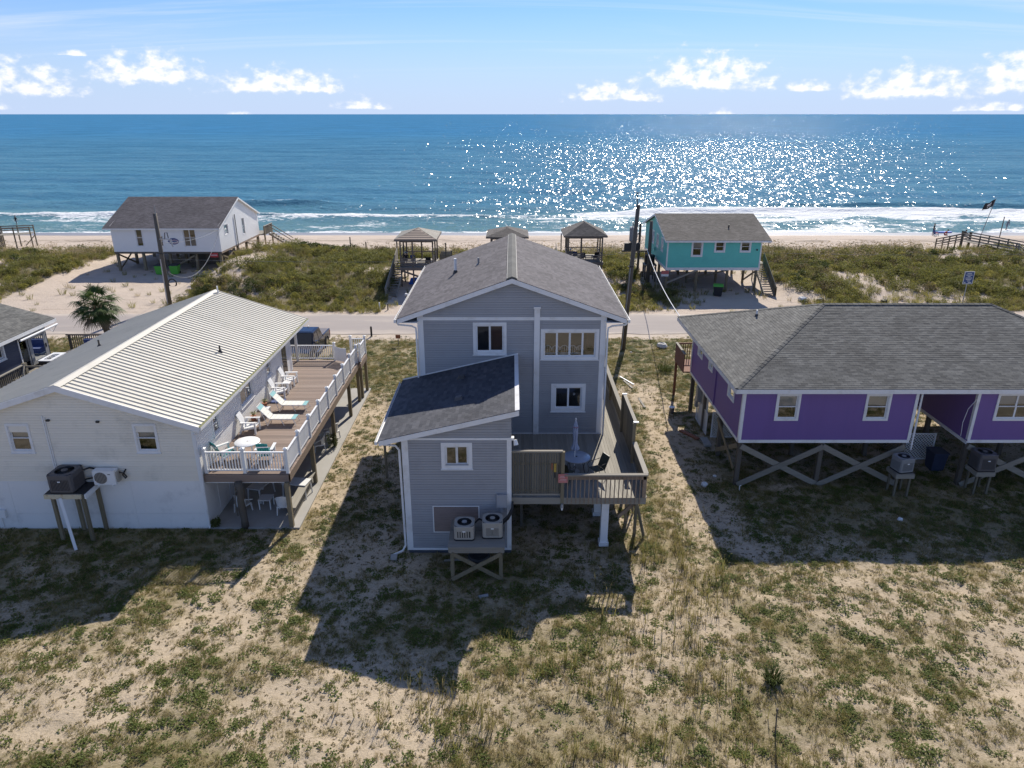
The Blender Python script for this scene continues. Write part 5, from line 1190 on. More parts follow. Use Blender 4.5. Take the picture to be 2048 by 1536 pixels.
def w_house():
    H = thing('white_stilt_house', 'white cottage on wooden stilts with brown-grey gable roof on the far beach', 'house', (-39, 87, 0))
    x0, x1, y0, y1, z0, z1 = -45.15, -33.0, 81.0, 94.0, 2.36, 5.05
    F = FX(y0); S = RX(x1); ry, rz, ez = 87.5, 7.72, 5.05; sl = (rz-ez)/(ry-80.65)
    hf = [window(H, F, -42.45, -41.6, 2.92, 4.98, 'hung', 2, c=.07, sill=False), window(H, F, -37.1, -35.6, 2.9, 4.94, 'hung', 3, c=.07, sill=False, blind='curtain_b', drop=.45), window(H, F, -39.75, -39.35, 2.92, 4.2, 'hung', 2, c=.06, sill=False)]
    hs = [window(H, S, 82.5, 83.8, 3.9, 5.2, 'hung', 2, c=.1, sill=False, blind='blind', drop=.4), window(H, S, 88.2, 89.1, 3.1, 5.2, 'hung', 2, c=.1, sill=False)]
    wl = MB(); sheet(wl, F, x0, x1, z0, z1, hf); sheet(wl, BK(y1), x0, x1, z0, z1)
    for T, hh in ((LX(x0), []), (S, hs)): sheet(wl, T, y0, y1, z0, z1+.2, hh); wl.add([T(y0, 0, z1+.2), T(y1, 0, z1+.2), T(ry, 0, z1+(ry-y0)*sl)], [(0, 1, 2)])
    wl.build('wall', 'wvinyl', H)
    siding(H, F, lambda z: (x0+.06, x1-.06), z0, z1, .2, hf, 'wvinyl', False, dd=.012)
    siding(H, S, lambda z: (max(y0+.06, ry-(z1+(ry-y0)*sl-z)/sl), min(y1, ry+(z1+(ry-y0)*sl-z)/sl)), z0, 7.4, .2, hs, 'wvinyl', False, dd=.03)
    MB().tbox(S, y0-.03, y0+.06, -.1, .035, z0, z1).build('corner_board', 'wvinyl', H)
    MB().box(x0, x1, y0, y1, z0-.22, z0-.01).build('floor', 'dkwood', H); MB().tbox(S, y0, y1, .0, .04, z0-.2, z0).build('skirt_board', 'brown_rim', H)
    ex0, ex1, ey0, ey1 = -45.85, -32.75, 80.65, 94.35
    r = MB(); slab(r, [(ex0, ey0, ez), (ex1, ey0, ez), (ex1, ry, rz), (ex0, ry, rz)], .1); slab(r, [(ex0, ry, rz), (ex1, ry, rz), (ex1, ey1, ez), (ex0, ey1, ez)], .1); roof = r.build('roof', 'felt', H)
    shingles(roof, (ex0, ey0-.02, ez), (1, 0, 0), (0, ry-ey0, rz-ez), lambda w: (0, ex1-ex0), math.hypot(ry-ey0, rz-ez), 'sh_grey', 0)
    MB().box(ex0, ex1, ey0-.03, ey0, ez-.18, ez-.02).build('fascia', 'wvinyl', H)
    rb = MB()
    for a in (ey0, ey1): rb.prism([(a, ez-.22), (ry, rz-.22), (ry, rz-.02), (a, ez-.02)], RX(ex1), -.015, .02)
    rb.build('rake_board', 'wvinyl', H); so = MB()
    so.add([(x1, ey1, ez-.12), (ex1, ey1, ez-.12), (ex1, ry, rz-.12), (x1, ry, rz-.12), (ex1, ey0, ez-.12), (x1, ey0, ez-.12)], [(0, 1, 2, 3), (3, 2, 4, 5)]); so.build('soffit', 'wvinyl', H)
    MB().cyl((x1+.12, 86.0, .3), (x1+.12, 86.0, 5.9), .06, n=8).build('service_mast', 'ac_grey', H)
    s = MB().prism([(-38.25+.62*math.cos(a), 3.55+.36*math.sin(a)*(1 if math.cos(a) > -.6 else .6)) for a in [2*PI*k/20 for k in range(20)]], F, .02, .05).build('oval_plaque', 'cl_blue', H)
    MB().prism([(-38.1+.4*math.cos(a), 3.52+.22*math.sin(a)) for a in [2*PI*k/16 for k in range(16)]], F, .051, .06).build('plaque_ring', 'pinkw', s); MB().prism([(-38.1+.3*math.cos(a), 3.52+.14*math.sin(a)) for a in [2*PI*k/16 for k in range(16)]], F, .061, .066).build('plaque_centre', 'cl_blue', s)
    for x in (-44.95, -42.0, -39.0, -36.0, -33.2):
        for y in (81.2, 85.2, 89.5, 93.8): MB().box(x-.13, x+.13, y-.13, y+.13, dz1(x, y)-.3, z0-.2).build('stilt', 'pt_wood', H)
    for p, q in (((-44.95, 81.2, 2.1), (-44.95, 85.2, .3)), ((-44.95, 81.2, .3), (-44.95, 85.2, 2.1)), ((-39.0, 81.1, .4), (-36.0, 81.1, 2.0)), ((-33.1, 81.2, 2.0), (-33.1, 85.2, .6)), ((-33.1, 81.2, .6), (-33.1, 85.2, 2.0)), ((-33.1, 85.2, 1.0), (-33.1, 89.5, 1.0)), ((-33.1, 89.5, 2.0), (-33.1, 93.8, .7))): MB().bar(p, q, .06, .18).build('brace', 'pt_wood', H)
    MB().box(-36.2, -33.4, 84, 84.1, .4, 2.1).box(-38.9, -36.3, 86, 86.1, .3, 2.1).build('store_wall', 'dkwood', H)
    # seaward deck and stair
    MB().box(-45, -32.3, 94.0, 97.2, 2.2, 2.32).build('deck_floor', 'wood_x', H)
    k = 94.05
    while k < 97.2: MB().box(-32.34, -32.30, k, k+.17, 2.3, 3.3).build('deck_paling', 'wood_z', H); k += .2
    MB().box(-32.4, -32.24, 94.0, 97.25, 3.3, 3.36).build('cap_rail', 'wood_y', H)
    for x, y in ((-32.35, 94.1), (-32.35, 97.1), (-36, 97.1)): MB().box(x-.08, x+.08, y-.08, y+.08, -.3, 3.3).build('deck_post', 'pt_wood', H)
    for k in range(9): MB().box(-32.2+k*.3, -31.92+k*.3, 95.6, 96.8, 2.1-k*.2, 2.15-k*.2).build('stair_tread', 'wood_y', H)
    for y in (95.6, 96.8): MB().bar((-32.3, y, 3.2), (-29.5, y, 1.4), .06, .1).build('hand_rail', 'wood_x', H); MB().bar((-32.3, y, 2.15), (-29.5, y, .3), .06, .22).build('stair_stringer', 'wood_x', H)
    s = thing('warning_sign', 'red notice hung under the right front corner of the white stilt house', 'sign', (-33.7, 81, 2)); MB().box(-34.3, -33.4, 80.9, 80.93, 1.75, 2.25).build('board', 'cl_red', s); MB().box(-34.2, -33.5, 80.89, 80.898, 1.95, 2.05).build('lettering', 'pinkw', s)
w_house()
# ============================================================ gazebos
def gazebo(label, x0, x1, y0, y1, ze, za, zd, roofm, shing, nstair=True, dirt=None):
    t = thing('beach_gazebo', label, 'gazebo', ((x0+x1)/2, y0, 0), 'gazebos along the dune')
    cx, cy = (x0+x1)/2, (y0+y1)/2; hr = .55 if (y1-y0) > 4.6 else .0
    A, B, C, D = (x0, y0, ze), (x1, y0, ze), (x1, y1, ze), (x0, y1, ze); P, Q = (cx, cy-hr, za), (cx, cy+hr, za)
    r = MB()
    for pl in ((A, B, P), (B, C, Q, P), (C, D, Q), (D, A, P, Q)): slab(r, list(pl), .06)
    roof = r.build('roof', roofm, t)
    if shing:
        O = Vector(A); V = Vector(P)-O; V.x = 0; wm = V.length
        shingles(roof, A, (1, 0, 0), V, lambda w: ((cx-x0)*w/wm, (x1-x0)-(cx-x0)*w/wm), wm, 'sh_brown', 0)
        V = Vector(P)-O; V.y = 0; wm = V.length; LY = y1-y0
        shingles(roof, A, (0, 1, 0), V, lambda w: ((LY/2-hr)*w/wm, LY-(LY/2-hr)*w/wm), wm, 'sh_brown', 0)
        shingles(roof, B, (0, 1, 0), Vector((-V.x, 0, V.z)), lambda w: ((LY/2-hr)*w/wm, LY-(LY/2-hr)*w/wm), wm, 'sh_brown', 0)
    else:
        V = Vector(P)-Vector(A); V.x = 0
        for k in range(5):
            f0, f1 = k/5, (k+.96)/5; p = lambda f, s: (cx+s*(x1-x0)/2*(1-f), y0+V.y*f, ze+V.z*f)
            a, b, c, d = p(f0, -1), p(f0, 1), p(f1, 1), p(f1, -1); up = lambda q, h: (q[0], q[1], q[2]+h)
            MB().hexa([a, b, c, d, up(a, .05), up(b, .05), up(c, .015), up(d, .015)]).build('roof_board', roofm, roof)
        for s in (-1, 1):
            for k in range(12):
                g0, g1 = k/12, (k+.94)/12; LY = y1-y0
                def P2(g, f): return (cx+s*(x1-x0)/2*(1-f), y0+LY*(g*(1-f)+.5*f), ze+(za-ze)*f)
                a, b, c, d = P2(g0, 0), P2(g1, 0), P2(g1, 1), P2(g0, 1); MB().hexa([a, b, c, d, up(a, .04), up(b, .04), up(c, .04), up(d, .04)]).build('roof_board', 'wood_y', roof)
    e = MB(); e.box(x0, x1, y0-.04, y0, ze-.16, ze-.0).box(x0-.03, x0, y0, y1, ze-.16, ze).box(x1, x1+.03, y0, y1, ze-.16, ze).box(x0, x1, y1, y1+.03, ze-.16, ze); e.build('eave_board', 'gazx', t)
    px0, px1, py0, py1 = x0+.5, x1-.45, y0+.45, y1-.5
    MB().box(px0, px1, py0-.03, py0+.02, ze-.34, ze-.14).build('header_beam', 'gazx', t); MB().box(px0, px1, py1, py1+.05, ze-.34, ze-.14).build('header_beam', 'gazx', t)
    for x in (px0, px1): MB().box(x-.03, x+.03, py0, py1, ze-.34, ze-.14).build('header_beam', 'gaz', t)
    gz = lambda x, y: dz1(x, y)-.3
    for x, y in [(px0, py0), ((px0*1.25+px1*.75)/2, py0), (px1, py0), (px0, cy), (px1, cy), (px0, py1), (cx, py1), (px1, py1)]: MB().box(x-.07, x+.07, y-.07, y+.07, gz(x, y), ze-.2).build('post', 'gaz', t)
    k = py0-.25
    while k < py1+.2: MB().box(px0-.15, px1+.15, k, k+.19, zd-.05, zd).build('floor_board', 'wood_x', t); k += .2
    MB().box(px0-.15, px1+.15, py0-.30, py0-.25, zd-.3, zd).build('rim_board', 'gazx', t)
    for k in range(4):
        z = zd+.12+k*.22
        MB().box(px0, (px0+px1)/2-.1, py0-.12, py0-.08, z, z+.15).build('rail_board', 'gazx', t)
        if k < 3: MB().box((px0+px1)/2, px1, py0-.12, py0-.08, z+.05, z+.15).build('rail_board', 'gazx', t)
        for x in (px0, px1): MB().box(x-.1, x-.06, py0, py1, z, z+.13).build('rail_board', 'gaz', t)
    MB().box(px0, px1, py1-.02, py1+.02, zd+.75, zd+.85).build('rail_board', 'gazx', t)
    MB().bar((px0+.1, py0, zd-.4), (px1-.3, py0, gz(cx, py0)+.9), .05, .18).build('brace', 'gazx', t)
    return t, (px0, px1, py0, py1)
gA, bx = gazebo('board roofed gazebo with long stair left of the grey house roof', -11.84, -7.6, 72.0, 77.4, 5.2, 5.95, 2.35, 'gazroof', False)
def stairA(t):
    xa, xb = -12.25, -11.35; n = 15
    for k in range(n):
        f = k/(n-1); y = 68.6+f*6.4; z = .35+f*2.2; MB().box(xa, xb, y, y+.30, z-.05, z).build('stair_tread', 'wood_x', t)
    for x in (xa-.05, xb+.02): MB().bar((x, 68.4, .2), (x, 75.2, 2.5), .05, .26).build('stair_stringer', 'wood_y', t)
    MB().hexa([(xa-.16, 68.2, .3), (xa-.08, 68.2, .3), (xa-.08, 77.0, 2.4), (xa-.16, 77.0, 2.4), (xa-.16, 68.2, 1.15), (xa-.08, 68.2, 1.15), (xa-.08, 77.0, 3.6), (xa-.16, 77.0, 3.6)]).build('side_board', 'wood_y', t)
    MB().box(xa-.2, xa-.08, 76.9, 77.02, 0, 4.4).build('stair_post', 'gaz', t)
    # steps down on the right
    for k in range(7): MB().box(-7.55, -6.35, 75.0+k*.12, 75.06+k*.12, 2.35+.0+k*.17-.17, 2.35+k*.17).build('rail_board', 'wood_x', t)
    for x, z in ((-7.55, 3.3), (-6.35, 3.6), (-6.95, 4.4)): MB().box(x-.06, x+.06, 74.9, 75.0, .4, z).build('stair_post', 'wood_z', t)
stairA(gA)
gB, _ = gazebo('shingled gazebo showing just its roof over the ridge of the grey house', -2.72, 1.73, 75.4, 80.4, 4.92, 5.6, 2.3, 'felt', True)
gC, bc = gazebo('shingled gazebo with damaged roof corner between grey house and utility pole', 5.45, 9.95, 74.8, 79.8, 5.12, 6.28, 2.35, 'felt', True)
pt = MB().hexa([(9.0, 77.0, 5.43), (9.4, 77.2, 5.33), (9.3, 77.9, 5.35), (8.9, 77.6, 5.45), (9.0, 77.0, 5.47), (9.4, 77.2, 5.37), (9.3, 77.9, 5.39), (8.9, 77.6, 5.49)]).build('bare_patch', 'black', gC)
rt = MB().box(4.9, 4.96, 74.0, 79.5, 2.0, 3.5)
for x, h in ((4.85, 3.6), (3.3, 3.6)):
    m = MB(); m.hexa([(x, 76.0, 1.4), (x+.06, 76.0, 1.4), (x+.06, 79.5, 1.4), (x, 79.5, 1.4), (x, 76.0, 2.6), (x+.06, 76.0, 2.6), (x+.06, 79.5, 3.7), (x, 79.5, 3.7)]); m.build('stair_side', 'wood_y', gC)
# ============================================================ board walks
def walk(t, a, b, w, zr=.95, boards=3):
    a = Vector(a); b = Vector(b); d = (b-a); L = d.length; u = d/L; sd = Vector((u.y, -u.x, 0)).normalized()
    n = int(L/.16)
    dk = MB()
    for k in range(n):
        p = a+u*(L*k/n); q = a+u*(L*(k+.85)/n); dk.hexa([p-sd*w/2, p+sd*w/2, q+sd*w/2, q-sd*w/2]+[v+Vector((0, 0, .05)) for v in (p-sd*w/2, p+sd*w/2, q+sd*w/2, q-sd*w/2)])
    dk.build('tread_boards', 'wood_x', t)['kind'] = 'stuff'
    for s in (-1, 1):
        o = sd*(s*w/2)
        for k in range(boards): MB().bar(a+o+Vector((0, 0, zr-k*.32)), b+o+Vector((0, 0, zr-k*.32)), .05, .13).build('rail_board', 'wood_x', t)
        m = max(1, round(L/2.2))
        for k in range(m+1):
            p = a+o+d*(k/m); MB().box(p.x-.06, p.x+.06, p.y-.06, p.y+.06, dz1(p.x, p.y)-.3, p.z+zr+.08).build('post', 'wood_z', t)
bw = thing('boardwalk', 'weathered board walk with rails climbing over the dune at the right edge', 'boardwalk', (57, 86, 0))
walk(bw, (55.0, 92.2, 1.1), (56.6, 89.5, 2.2), 1.5); walk(bw, (56.6, 89.5, 2.2), (59.0, 82.5, 2.1), 1.5); walk(bw, (59.0, 82.5, 2.1), (58.5, 78.0, .9), 1.5)
bw = thing('boardwalk', 'short raised board walk end on posts at the left edge above the beach', 'boardwalk', (-67, 97, 0))
walk(bw, (-74, 93.2, 1.9), (-68.5, 96.2, 1.9), 1.5, .95, 2); walk(bw, (-68.5, 96.2, 1.9), (-64.9, 97.4, 1.9), 1.9, .95, 2)
MB().bar((-65.9, 97.0, .3), (-64.8, 97.6, 1.6), .05, .12).build('brace', 'wood_x', bw)
# ============================================================ poles, wires, signs
def upole(label, base, top, r=.16):
    t = thing('utility_pole', label, 'utility pole', base, 'timber utility poles')
    b = Vector(base); q = Vector(top); MB().tube([b-Vector((0, 0, .4)), b+(q-b)*.5, q], [r*1.15, r, r*.85], 12).build('pole', 'dkwood', t, True)
    return t
pA = upole('tall leaning timber utility pole beside the right corner of the grey house', (8.51, 52.25, 0), (9.05, 52.25, 10.9), .17)
MB().cyl((9.0, 52.25, 10.6), (8.92, 52.25, 11.75), .035, n=6).build('pole_top_pin', 'dkmetal', pA); MB().bar((8.75, 52.2, 11.75), (9.1, 52.2, 11.75), .05).build('crossbar', 'dkmetal', pA)
MB().tube([(8.40, 52.08, .1), (8.64, 52.06, 4.4), (8.72, 52.06, 6.4)], .035, 6).build('riser_conduit', 'ac_grey', pA)
MB().bar((8.55, 52.1, 6.5), (9.0, 52.1, 6.5), .06).build('bracket', 'dkmetal', pA)
zB = dz1(14.3, 75)
pB = upole('shorter timber utility pole carrying a transformer left of the turquoise house', (14.3, 74.2, zB), (14.3, 74.2, 6.75), .19)
pC = MB().cyl((13.6, 76.5, 0), (13.6, 76.5, 6.2), .13, n=8).build('pole', 'dkwood', pB)
MB().cyl((12.7, 75.2, 4.6), (12.7, 75.2, 5.9), .42, n=16).build('transformer', 'ac_grey', pB, False); MB().cyl((12.7, 75.2, 5.9), (12.7, 75.2, 6.0), .44, .3, 16).build('transformer_lid', 'ac_grey', pB); MB().cyl((12.6, 75.2, 6.0), (12.6, 75.2, 6.5), .06).build('insulator', 'ac_brown', pB)
MB().cyl((12.7, 75.2, 4.6), (12.7, 75.2, 4.35), .40, .2, 14).build('transformer_base', 'ac_grey', pB)
MB().box(11.6, 14.5, 75.0, 75.4, 3.45, 3.6).build('platform_beam', 'dkwood', pB); MB().box(11.8, 13.4, 75.0, 75.3, 3.6, 4.35).build('switch_box', 'ac_dark', pB)
MB().bar((13.6, 76.4, 1.6), (12.9, 76.4, .6), .1).build('brace', 'dkwood', pB)
wz = MB()
for k in range(7): wz.tube([(12.2+.22*k, 75.1, 4.4+.3*(k % 3)), (12.5+.2*k, 74.9, 4.9+.2*(k % 2)), (13.2, 75.0, 5.4)], .02, 5)
wz.build('wiring', 'black', pB)
pL = upole('grey utility pole with a lamp arm before the white stilt house', (-32.4, 65.7, 0), (-32.3, 65.7, 8.6), .2)
MB().tube([(-32.45, 65.48, .2), (-32.4, 65.46, 4.5)], .06, 6).build('riser_conduit', 'galv', pL); MB().tube([(-32.2, 65.6, 8.4), (-32.18, 65.6, 9.3)], .04, 6).build('pole_top_pin', 'ac_grey', pL)
MB().tube([(-32.25, 65.6, 6.3), (-31.7, 65.5, 6.35), (-31.1, 65.5, 6.25)], .05, 6).build('lamp_arm', 'galv', pL); MB().cyl((-31.2, 65.5, 6.3), (-31.05, 65.5, 5.6), .12, .05, 8).build('lamp_head', 'galv', pL); MB().tube([(-31.7, 65.5, 6.3), (-31.6, 65.5, 6.9), (-31.4, 65.5, 6.9), (-31.35, 65.5, 6.4)], .05, 6).build('insulator', 'ac_brown', pL)
MB().bar((-32.6, 65.5, 5.0), (-32.0, 65.5, 5.0), .08).build('bracket', 'dkmetal', pL)
def wire(label, a, b, sag, r, m='black'):
    a = Vector(a); b = Vector(b); o = MB().tube([a.lerp(b, k/16)-Vector((0, 0, sag*4*(k/16)*(1-k/16))) for k in range(17)], r, 5).build('overhead_wire', m); tag(o, label, 'wire')
wire('white service cable dropping from the transformer pole to the purple roof corner', (14.0, 74.1, 3.9), (10.5, 42.9, 5.15), .5, .03, 'white')
wire('thin wire hanging from the lamp pole to the right gable of the white stilt house', (-31.8, 65.6, 6.0), (-33.0, 81.0, 4.9), .4, .02, 'ac_grey')
wire('looping slack wire from the lamp pole to under the white stilt house', (-32.0, 65.7, 3.2), (-33.0, 80.9, 4.6), 2.2, .025, 'ac_grey')
wire('long thin wire crossing the dune from the lamp pole to the transformer pole', (-32.2, 66.0, 4.4), (14.2, 74.0, 3.6), .6, .013, 'ac_grey')
wire('long thin wire running right from the transformer pole above the dune grass', (14.4, 74.2, 3.9), (80, 76, 3.9), .8, .013, 'ac_grey')
s = thing('road_sign', 'blue parking notice with white border on a post by the right roadside', 'sign', (43.1, 66.4, 0))
MB().box(43.05, 43.12, 66.44, 66.5, -.1, 3.0).build('post', 'galv', s); MB().box(42.62, 43.56, 66.40, 66.43, 1.95, 3.15).build('sign_plate', 'cl_white', s); MB().box(42.68, 43.50, 66.39, 66.399, 2.01, 3.09).build('sign_face', 'bluesign', s)
p = MB()
for k, (a, b) in enumerate(((.2, .62), (.12, .7), (.28, .55), (.1, .72), (.15, .66), (.3, .6))): p.box(42.68+a, 42.68+b, 66.384, 66.389, 2.92-k*.14, 2.98-k*.14)
p.box(42.74, 42.86, 66.384, 66.389, 2.06, 2.16).box(43.1, 43.4, 66.384, 66.389, 2.06, 2.14); p.build('lettering', 'cl_white', s)
s = thing('yard_sign', 'small brown notice on a stake in the grass by the road', 'sign', (-8.93, 53.5, 0)); MB().cyl((-8.93, 53.5, 0), (-8.93, 53.5, .7), .03, n=6).build('stake', 'ac_brown', s); MB().box(-9.12, -8.74, 53.46, 53.49, .55, .85).build('board', 'orange', s)
m = MB().cyl((-11.5, 55.95, 0), (-11.5, 55.95, .75), .08, n=10).cyl((-11.5, 55.95, .75), (-11.5, 55.95, .82), .09, .04, 10).build('bollard', 'black'); tag(m, 'short black post standing in the grass beside the road', 'post')
s = MB().cyl((7.7, 15.86, 0), (7.64, 15.86, .95), .02, n=6).cyl((7.64, 15.86, .9), (7.64, 15.86, 1.0), .035, n=6).build('survey_stake', 'rust'); s.data.materials[0] = M['dkwood']; tag(s, 'thin dark metal stake standing in the sandy yard, lower right', 'stake')
for i, (x, y, h, lab) in enumerate(((-20.0, 88.5, 1.7, 'tallest bare dune post left of the board roofed gazebo'), (-18.1, 88.5, 1.2, 'short bare dune post just right of the tallest one'), (-13.9, 86, 1.3, 'bare dune post close to the stair of the board roofed gazebo'), (-32.2, 90, 1.0, 'low bare dune post beside the seaward stair of the white stilt house'), (5.9, 86, 2.6, 'tall black post on the beach left of the damaged gazebo'), (33.0, 92, 1.1, 'low leaning dune post right of the turquoise house'), (73.3, 108, 3.0, 'tall bare post beside the black flag'), (35.5, 88, 1.0, 'low dune post at the start of the sand fence'))):
    z = dz1(x, y); m = MB().cyl((x, y, z-.3), (x+RN.uniform(-.08, .08), y, z+h), .07, n=7).build('dune_post', 'dkwood'); tag(m, lab, 'post', 'bare posts along the dune')
sf = thing('sand_fence', 'low picket sand fence on the dune crest right of the turquoise house', 'fence', (47, 90, 0))
for k in range(40):
    x = 42.5+k*.2; y = 90.5+.05*k; z = dz1(x, y); MB().box(x, x+.05, y, y+.02, z-.2, z+.85+RN.uniform(-.1, .1)).build('picket', 'wood_z', sf)
# ============================================================ ground, road, beach and sea
def axis(*segs):
    """non-uniform grid lines: (start, stop, step) joined"""
    r = []
    for a, b, s in segs: r += list(np.arange(a, b-1e-6, s))
    return np.array(r+[segs[-1][1]])
def gridmesh(name, xs, ys, zf, m, attrs=None, smooth=True):
    X, Y = np.meshgrid(xs, ys); Z = zf(X, Y); nx, ny = len(xs), len(ys)
    i = (np.arange(ny-1)[:, None]*nx+np.arange(nx-1)[None]).ravel()
    F = np.stack([i, i+1, i+nx+1, i+nx], 1)
    return npmesh(name, np.stack([X, Y, Z], 2).reshape(-1, 3), F, m, None, smooth, {k: f(X, Y).ravel() for k, f in (attrs or {}).items()})
def yard_d(x, y):
    """how much low growth covers the sandy yard, 0..1"""
    n = fbm(x, y, .22, 4, 41); n2 = fbm(x*.7+y*.35, y, .75, 3, 52)
    d = .52+.6*(n-.5)+.75*(n2-.5)
    band = np.exp(-((y-14.6-.06*x-.7*np.sin(x*.45))/1.1)**2)*sst(9, -2, x)*.55      # weedy strip across the near yard
    shadow_growth = .45*np.exp(-((y-24.6)/3.4)**2)*(1-sst(-13, -11, x))+.45*np.exp(-((y-28.5)/3.5)**2)*sst(9.5, 11, x)+.5*np.exp(-((y-22.5)/3.5)**2)*np.exp(-((x+2)/5.)**2)  # denser growth where house shadows fall, added to darken the shaded ground
    lane = .5*np.exp(-((x-6.4)/1.1)**2)*sst(22, 27, y)*(1-sst(40, 46, y))
    pole = .4*sst(42, 46, y)*(1-sst(54.5, 56, y))
    bare = .45*np.exp(-((x-8.6)/1.1)**2)*sst(30, 33, y)*(1-sst(44, 47, y))+.15*sst(15.5, 12, y)*sst(-6, 2, x)
    return np.clip(d+band+shadow_growth+lane+pole-bare, .04, 1)*(1-sst(54.8, 56.0, y+.7*(fbm(x, y, .5, 2, 4)-.5)))
def dry_d(x, y):
    return np.clip(np.exp(-((x-1.6)/4.6)**2)*np.exp(-((y-16.6)/2.6)**2)*1.0+.6*np.exp(-((x-6.3)/1.8)**2)*sst(16, 20, y)*(1-sst(26, 30, y)), 0, 1)
def gz(X, Y):
    z = (fbm(X, Y, .35, 3, 8)-.5)*.18+(fbm(X, Y, 1.5, 2, 18)-.5)*.14+(fbm(X, Y, 3.2, 1, 19)-.5)*.05
    pad = np.maximum(sst(-26, -24.4, X)*(1-sst(-9.2, -8.4, X))*sst(25.6, 26.6, Y)*(1-sst(44, 45, Y)), sst(-5, -4.5, X)*(1-sst(.2, .8, X))*sst(24, 25, Y)*(1-sst(33, 34, Y)))
    edge = sst(55.4, 56.5, Y)
    return z*(1-pad)*(1-edge)-.03*pad-.015
def ground_mat():
    m, t, b = newmat('sandy_yard'); g = t.n('ShaderNodeNewGeometry').outputs['Position']
    at = t.n('ShaderNodeAttribute', attribute_name='veg').outputs['Fac']; rd = t.n('ShaderNodeAttribute', attribute_name='roadside').outputs['Fac']
    n1 = t.noise(g, .55, 6, .62); n2 = t.noise(g, 3.2, 6, .7, .6); n3 = t.noise(g, 16, 4, .7); n4 = t.noise(t.scalev(g, (1, 1.6, 1)), 7., 5, .75, 1.2)
    c = t.mix(n1, (.44, .355, .245), (.53, .435, .315))
    c = t.mix(t.ramp(n2, .50, .68, 0, .55), c, (.29, .225, .145))
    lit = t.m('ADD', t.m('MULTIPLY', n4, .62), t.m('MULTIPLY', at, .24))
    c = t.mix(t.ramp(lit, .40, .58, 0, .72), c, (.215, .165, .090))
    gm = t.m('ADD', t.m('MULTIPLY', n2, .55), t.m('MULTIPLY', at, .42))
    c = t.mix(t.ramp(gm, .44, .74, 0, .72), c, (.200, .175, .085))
    c = t.mix(t.ramp(n3, .55, .70, 0, .62), c, (.13, .095, .055))
    c = t.mix(t.m('MULTIPLY', rd, t.ramp(n2, .3, .6, .5, 1.)), c, (.52, .445, .365))
    t.l(c, b.inputs['Base Color']); b.inputs['Roughness'].default_value = .95; b.inputs['Specular IOR Level'].default_value = .15
    bp = t.n('ShaderNodeBump'); bp.inputs['Strength'].default_value = .75; bp.inputs['Distance'].default_value = .07
    t.l(t.m('ADD', t.m('MULTIPLY', n2, .7), t.m('MULTIPLY', n3, .45)), bp.inputs['Height']); t.l(bp.outputs[0], b.inputs['Normal'])
    return m
M['yard'] = ground_mat()
gx = axis((-400, -60, 20), (-60, -30, 1.), (-30, 30, .22), (30, 60, 1.), (60, 400, 20)); gy = axis((-60, 8, 4), (8, 46, .22), (46, 57, .4), (57, 63.3, 2.1))
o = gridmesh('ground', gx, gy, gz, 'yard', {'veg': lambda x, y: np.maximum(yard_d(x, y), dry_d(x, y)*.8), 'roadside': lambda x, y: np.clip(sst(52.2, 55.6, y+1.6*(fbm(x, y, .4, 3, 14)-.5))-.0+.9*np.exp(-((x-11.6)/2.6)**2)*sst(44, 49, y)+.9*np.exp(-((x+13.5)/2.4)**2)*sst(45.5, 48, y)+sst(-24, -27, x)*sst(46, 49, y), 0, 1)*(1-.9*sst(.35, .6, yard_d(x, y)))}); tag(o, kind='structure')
def road_mat():
    m, t, b = newmat('sand_dusted_asphalt'); g = t.n('ShaderNodeNewGeometry').outputs['Position']
    s = t.n('ShaderNodeSeparateXYZ'); t.l(g, s.inputs[0])
    n1 = t.noise(t.scalev(g, (.12, 1.1, 1)), 1.1, 5, .6); n2 = t.noise(g, 60, 3, .7); n3 = t.noise(t.scalev(g, (.25, 1., 1)), .9, 5, .65)
    c = t.mix(n1, (.275, .240, .220), (.365, .322, .293)); c = t.mix(t.ramp(n3, .54, .7, 0, .6), c, (.43, .37, .31))
    e = t.m('ABSOLUTE', t.m('SUBTRACT', s.outputs[1], 59.6)); c = t.mix(t.m('MULTIPLY', t.ramp(e, 1.9, 3.2), t.ramp(n3, .35, .6)), c, (.50, .43, .355))
    f = t.m('ADD', .85, t.m('MULTIPLY', n2, .3)); t.l(t.mix(1., c, t.comb(f, f, f), 'MULTIPLY'), b.inputs['Base Color']); b.inputs['Roughness'].default_value = .9
    return m
M['road'] = road_mat()
rx = axis((-400, -70, 10), (-70, 70, .5), (70, 400, 10))
def road():
    w1 = 56.55+.28*(fbm(rx, rx*0, .35, 3, 5)-.5)*2; w2 = 62.75+.3*(fbm(rx, rx*0+9, .35, 3, 6)-.5)*2
    V = []; n = len(rx)
    for k in range(7):
        f = k/6; V += [(x, a+(b2-a)*f, .012+.05*math.sin(f*PI)) for x, a, b2 in zip(rx, w1, w2)]
    F = [(k*n+i, k*n+i+1, (k+1)*n+i+1, (k+1)*n+i) for k in range(6) for i in range(n-1)]
    tag(npmesh('road', V, F, 'road', None, True), kind='structure')
road()
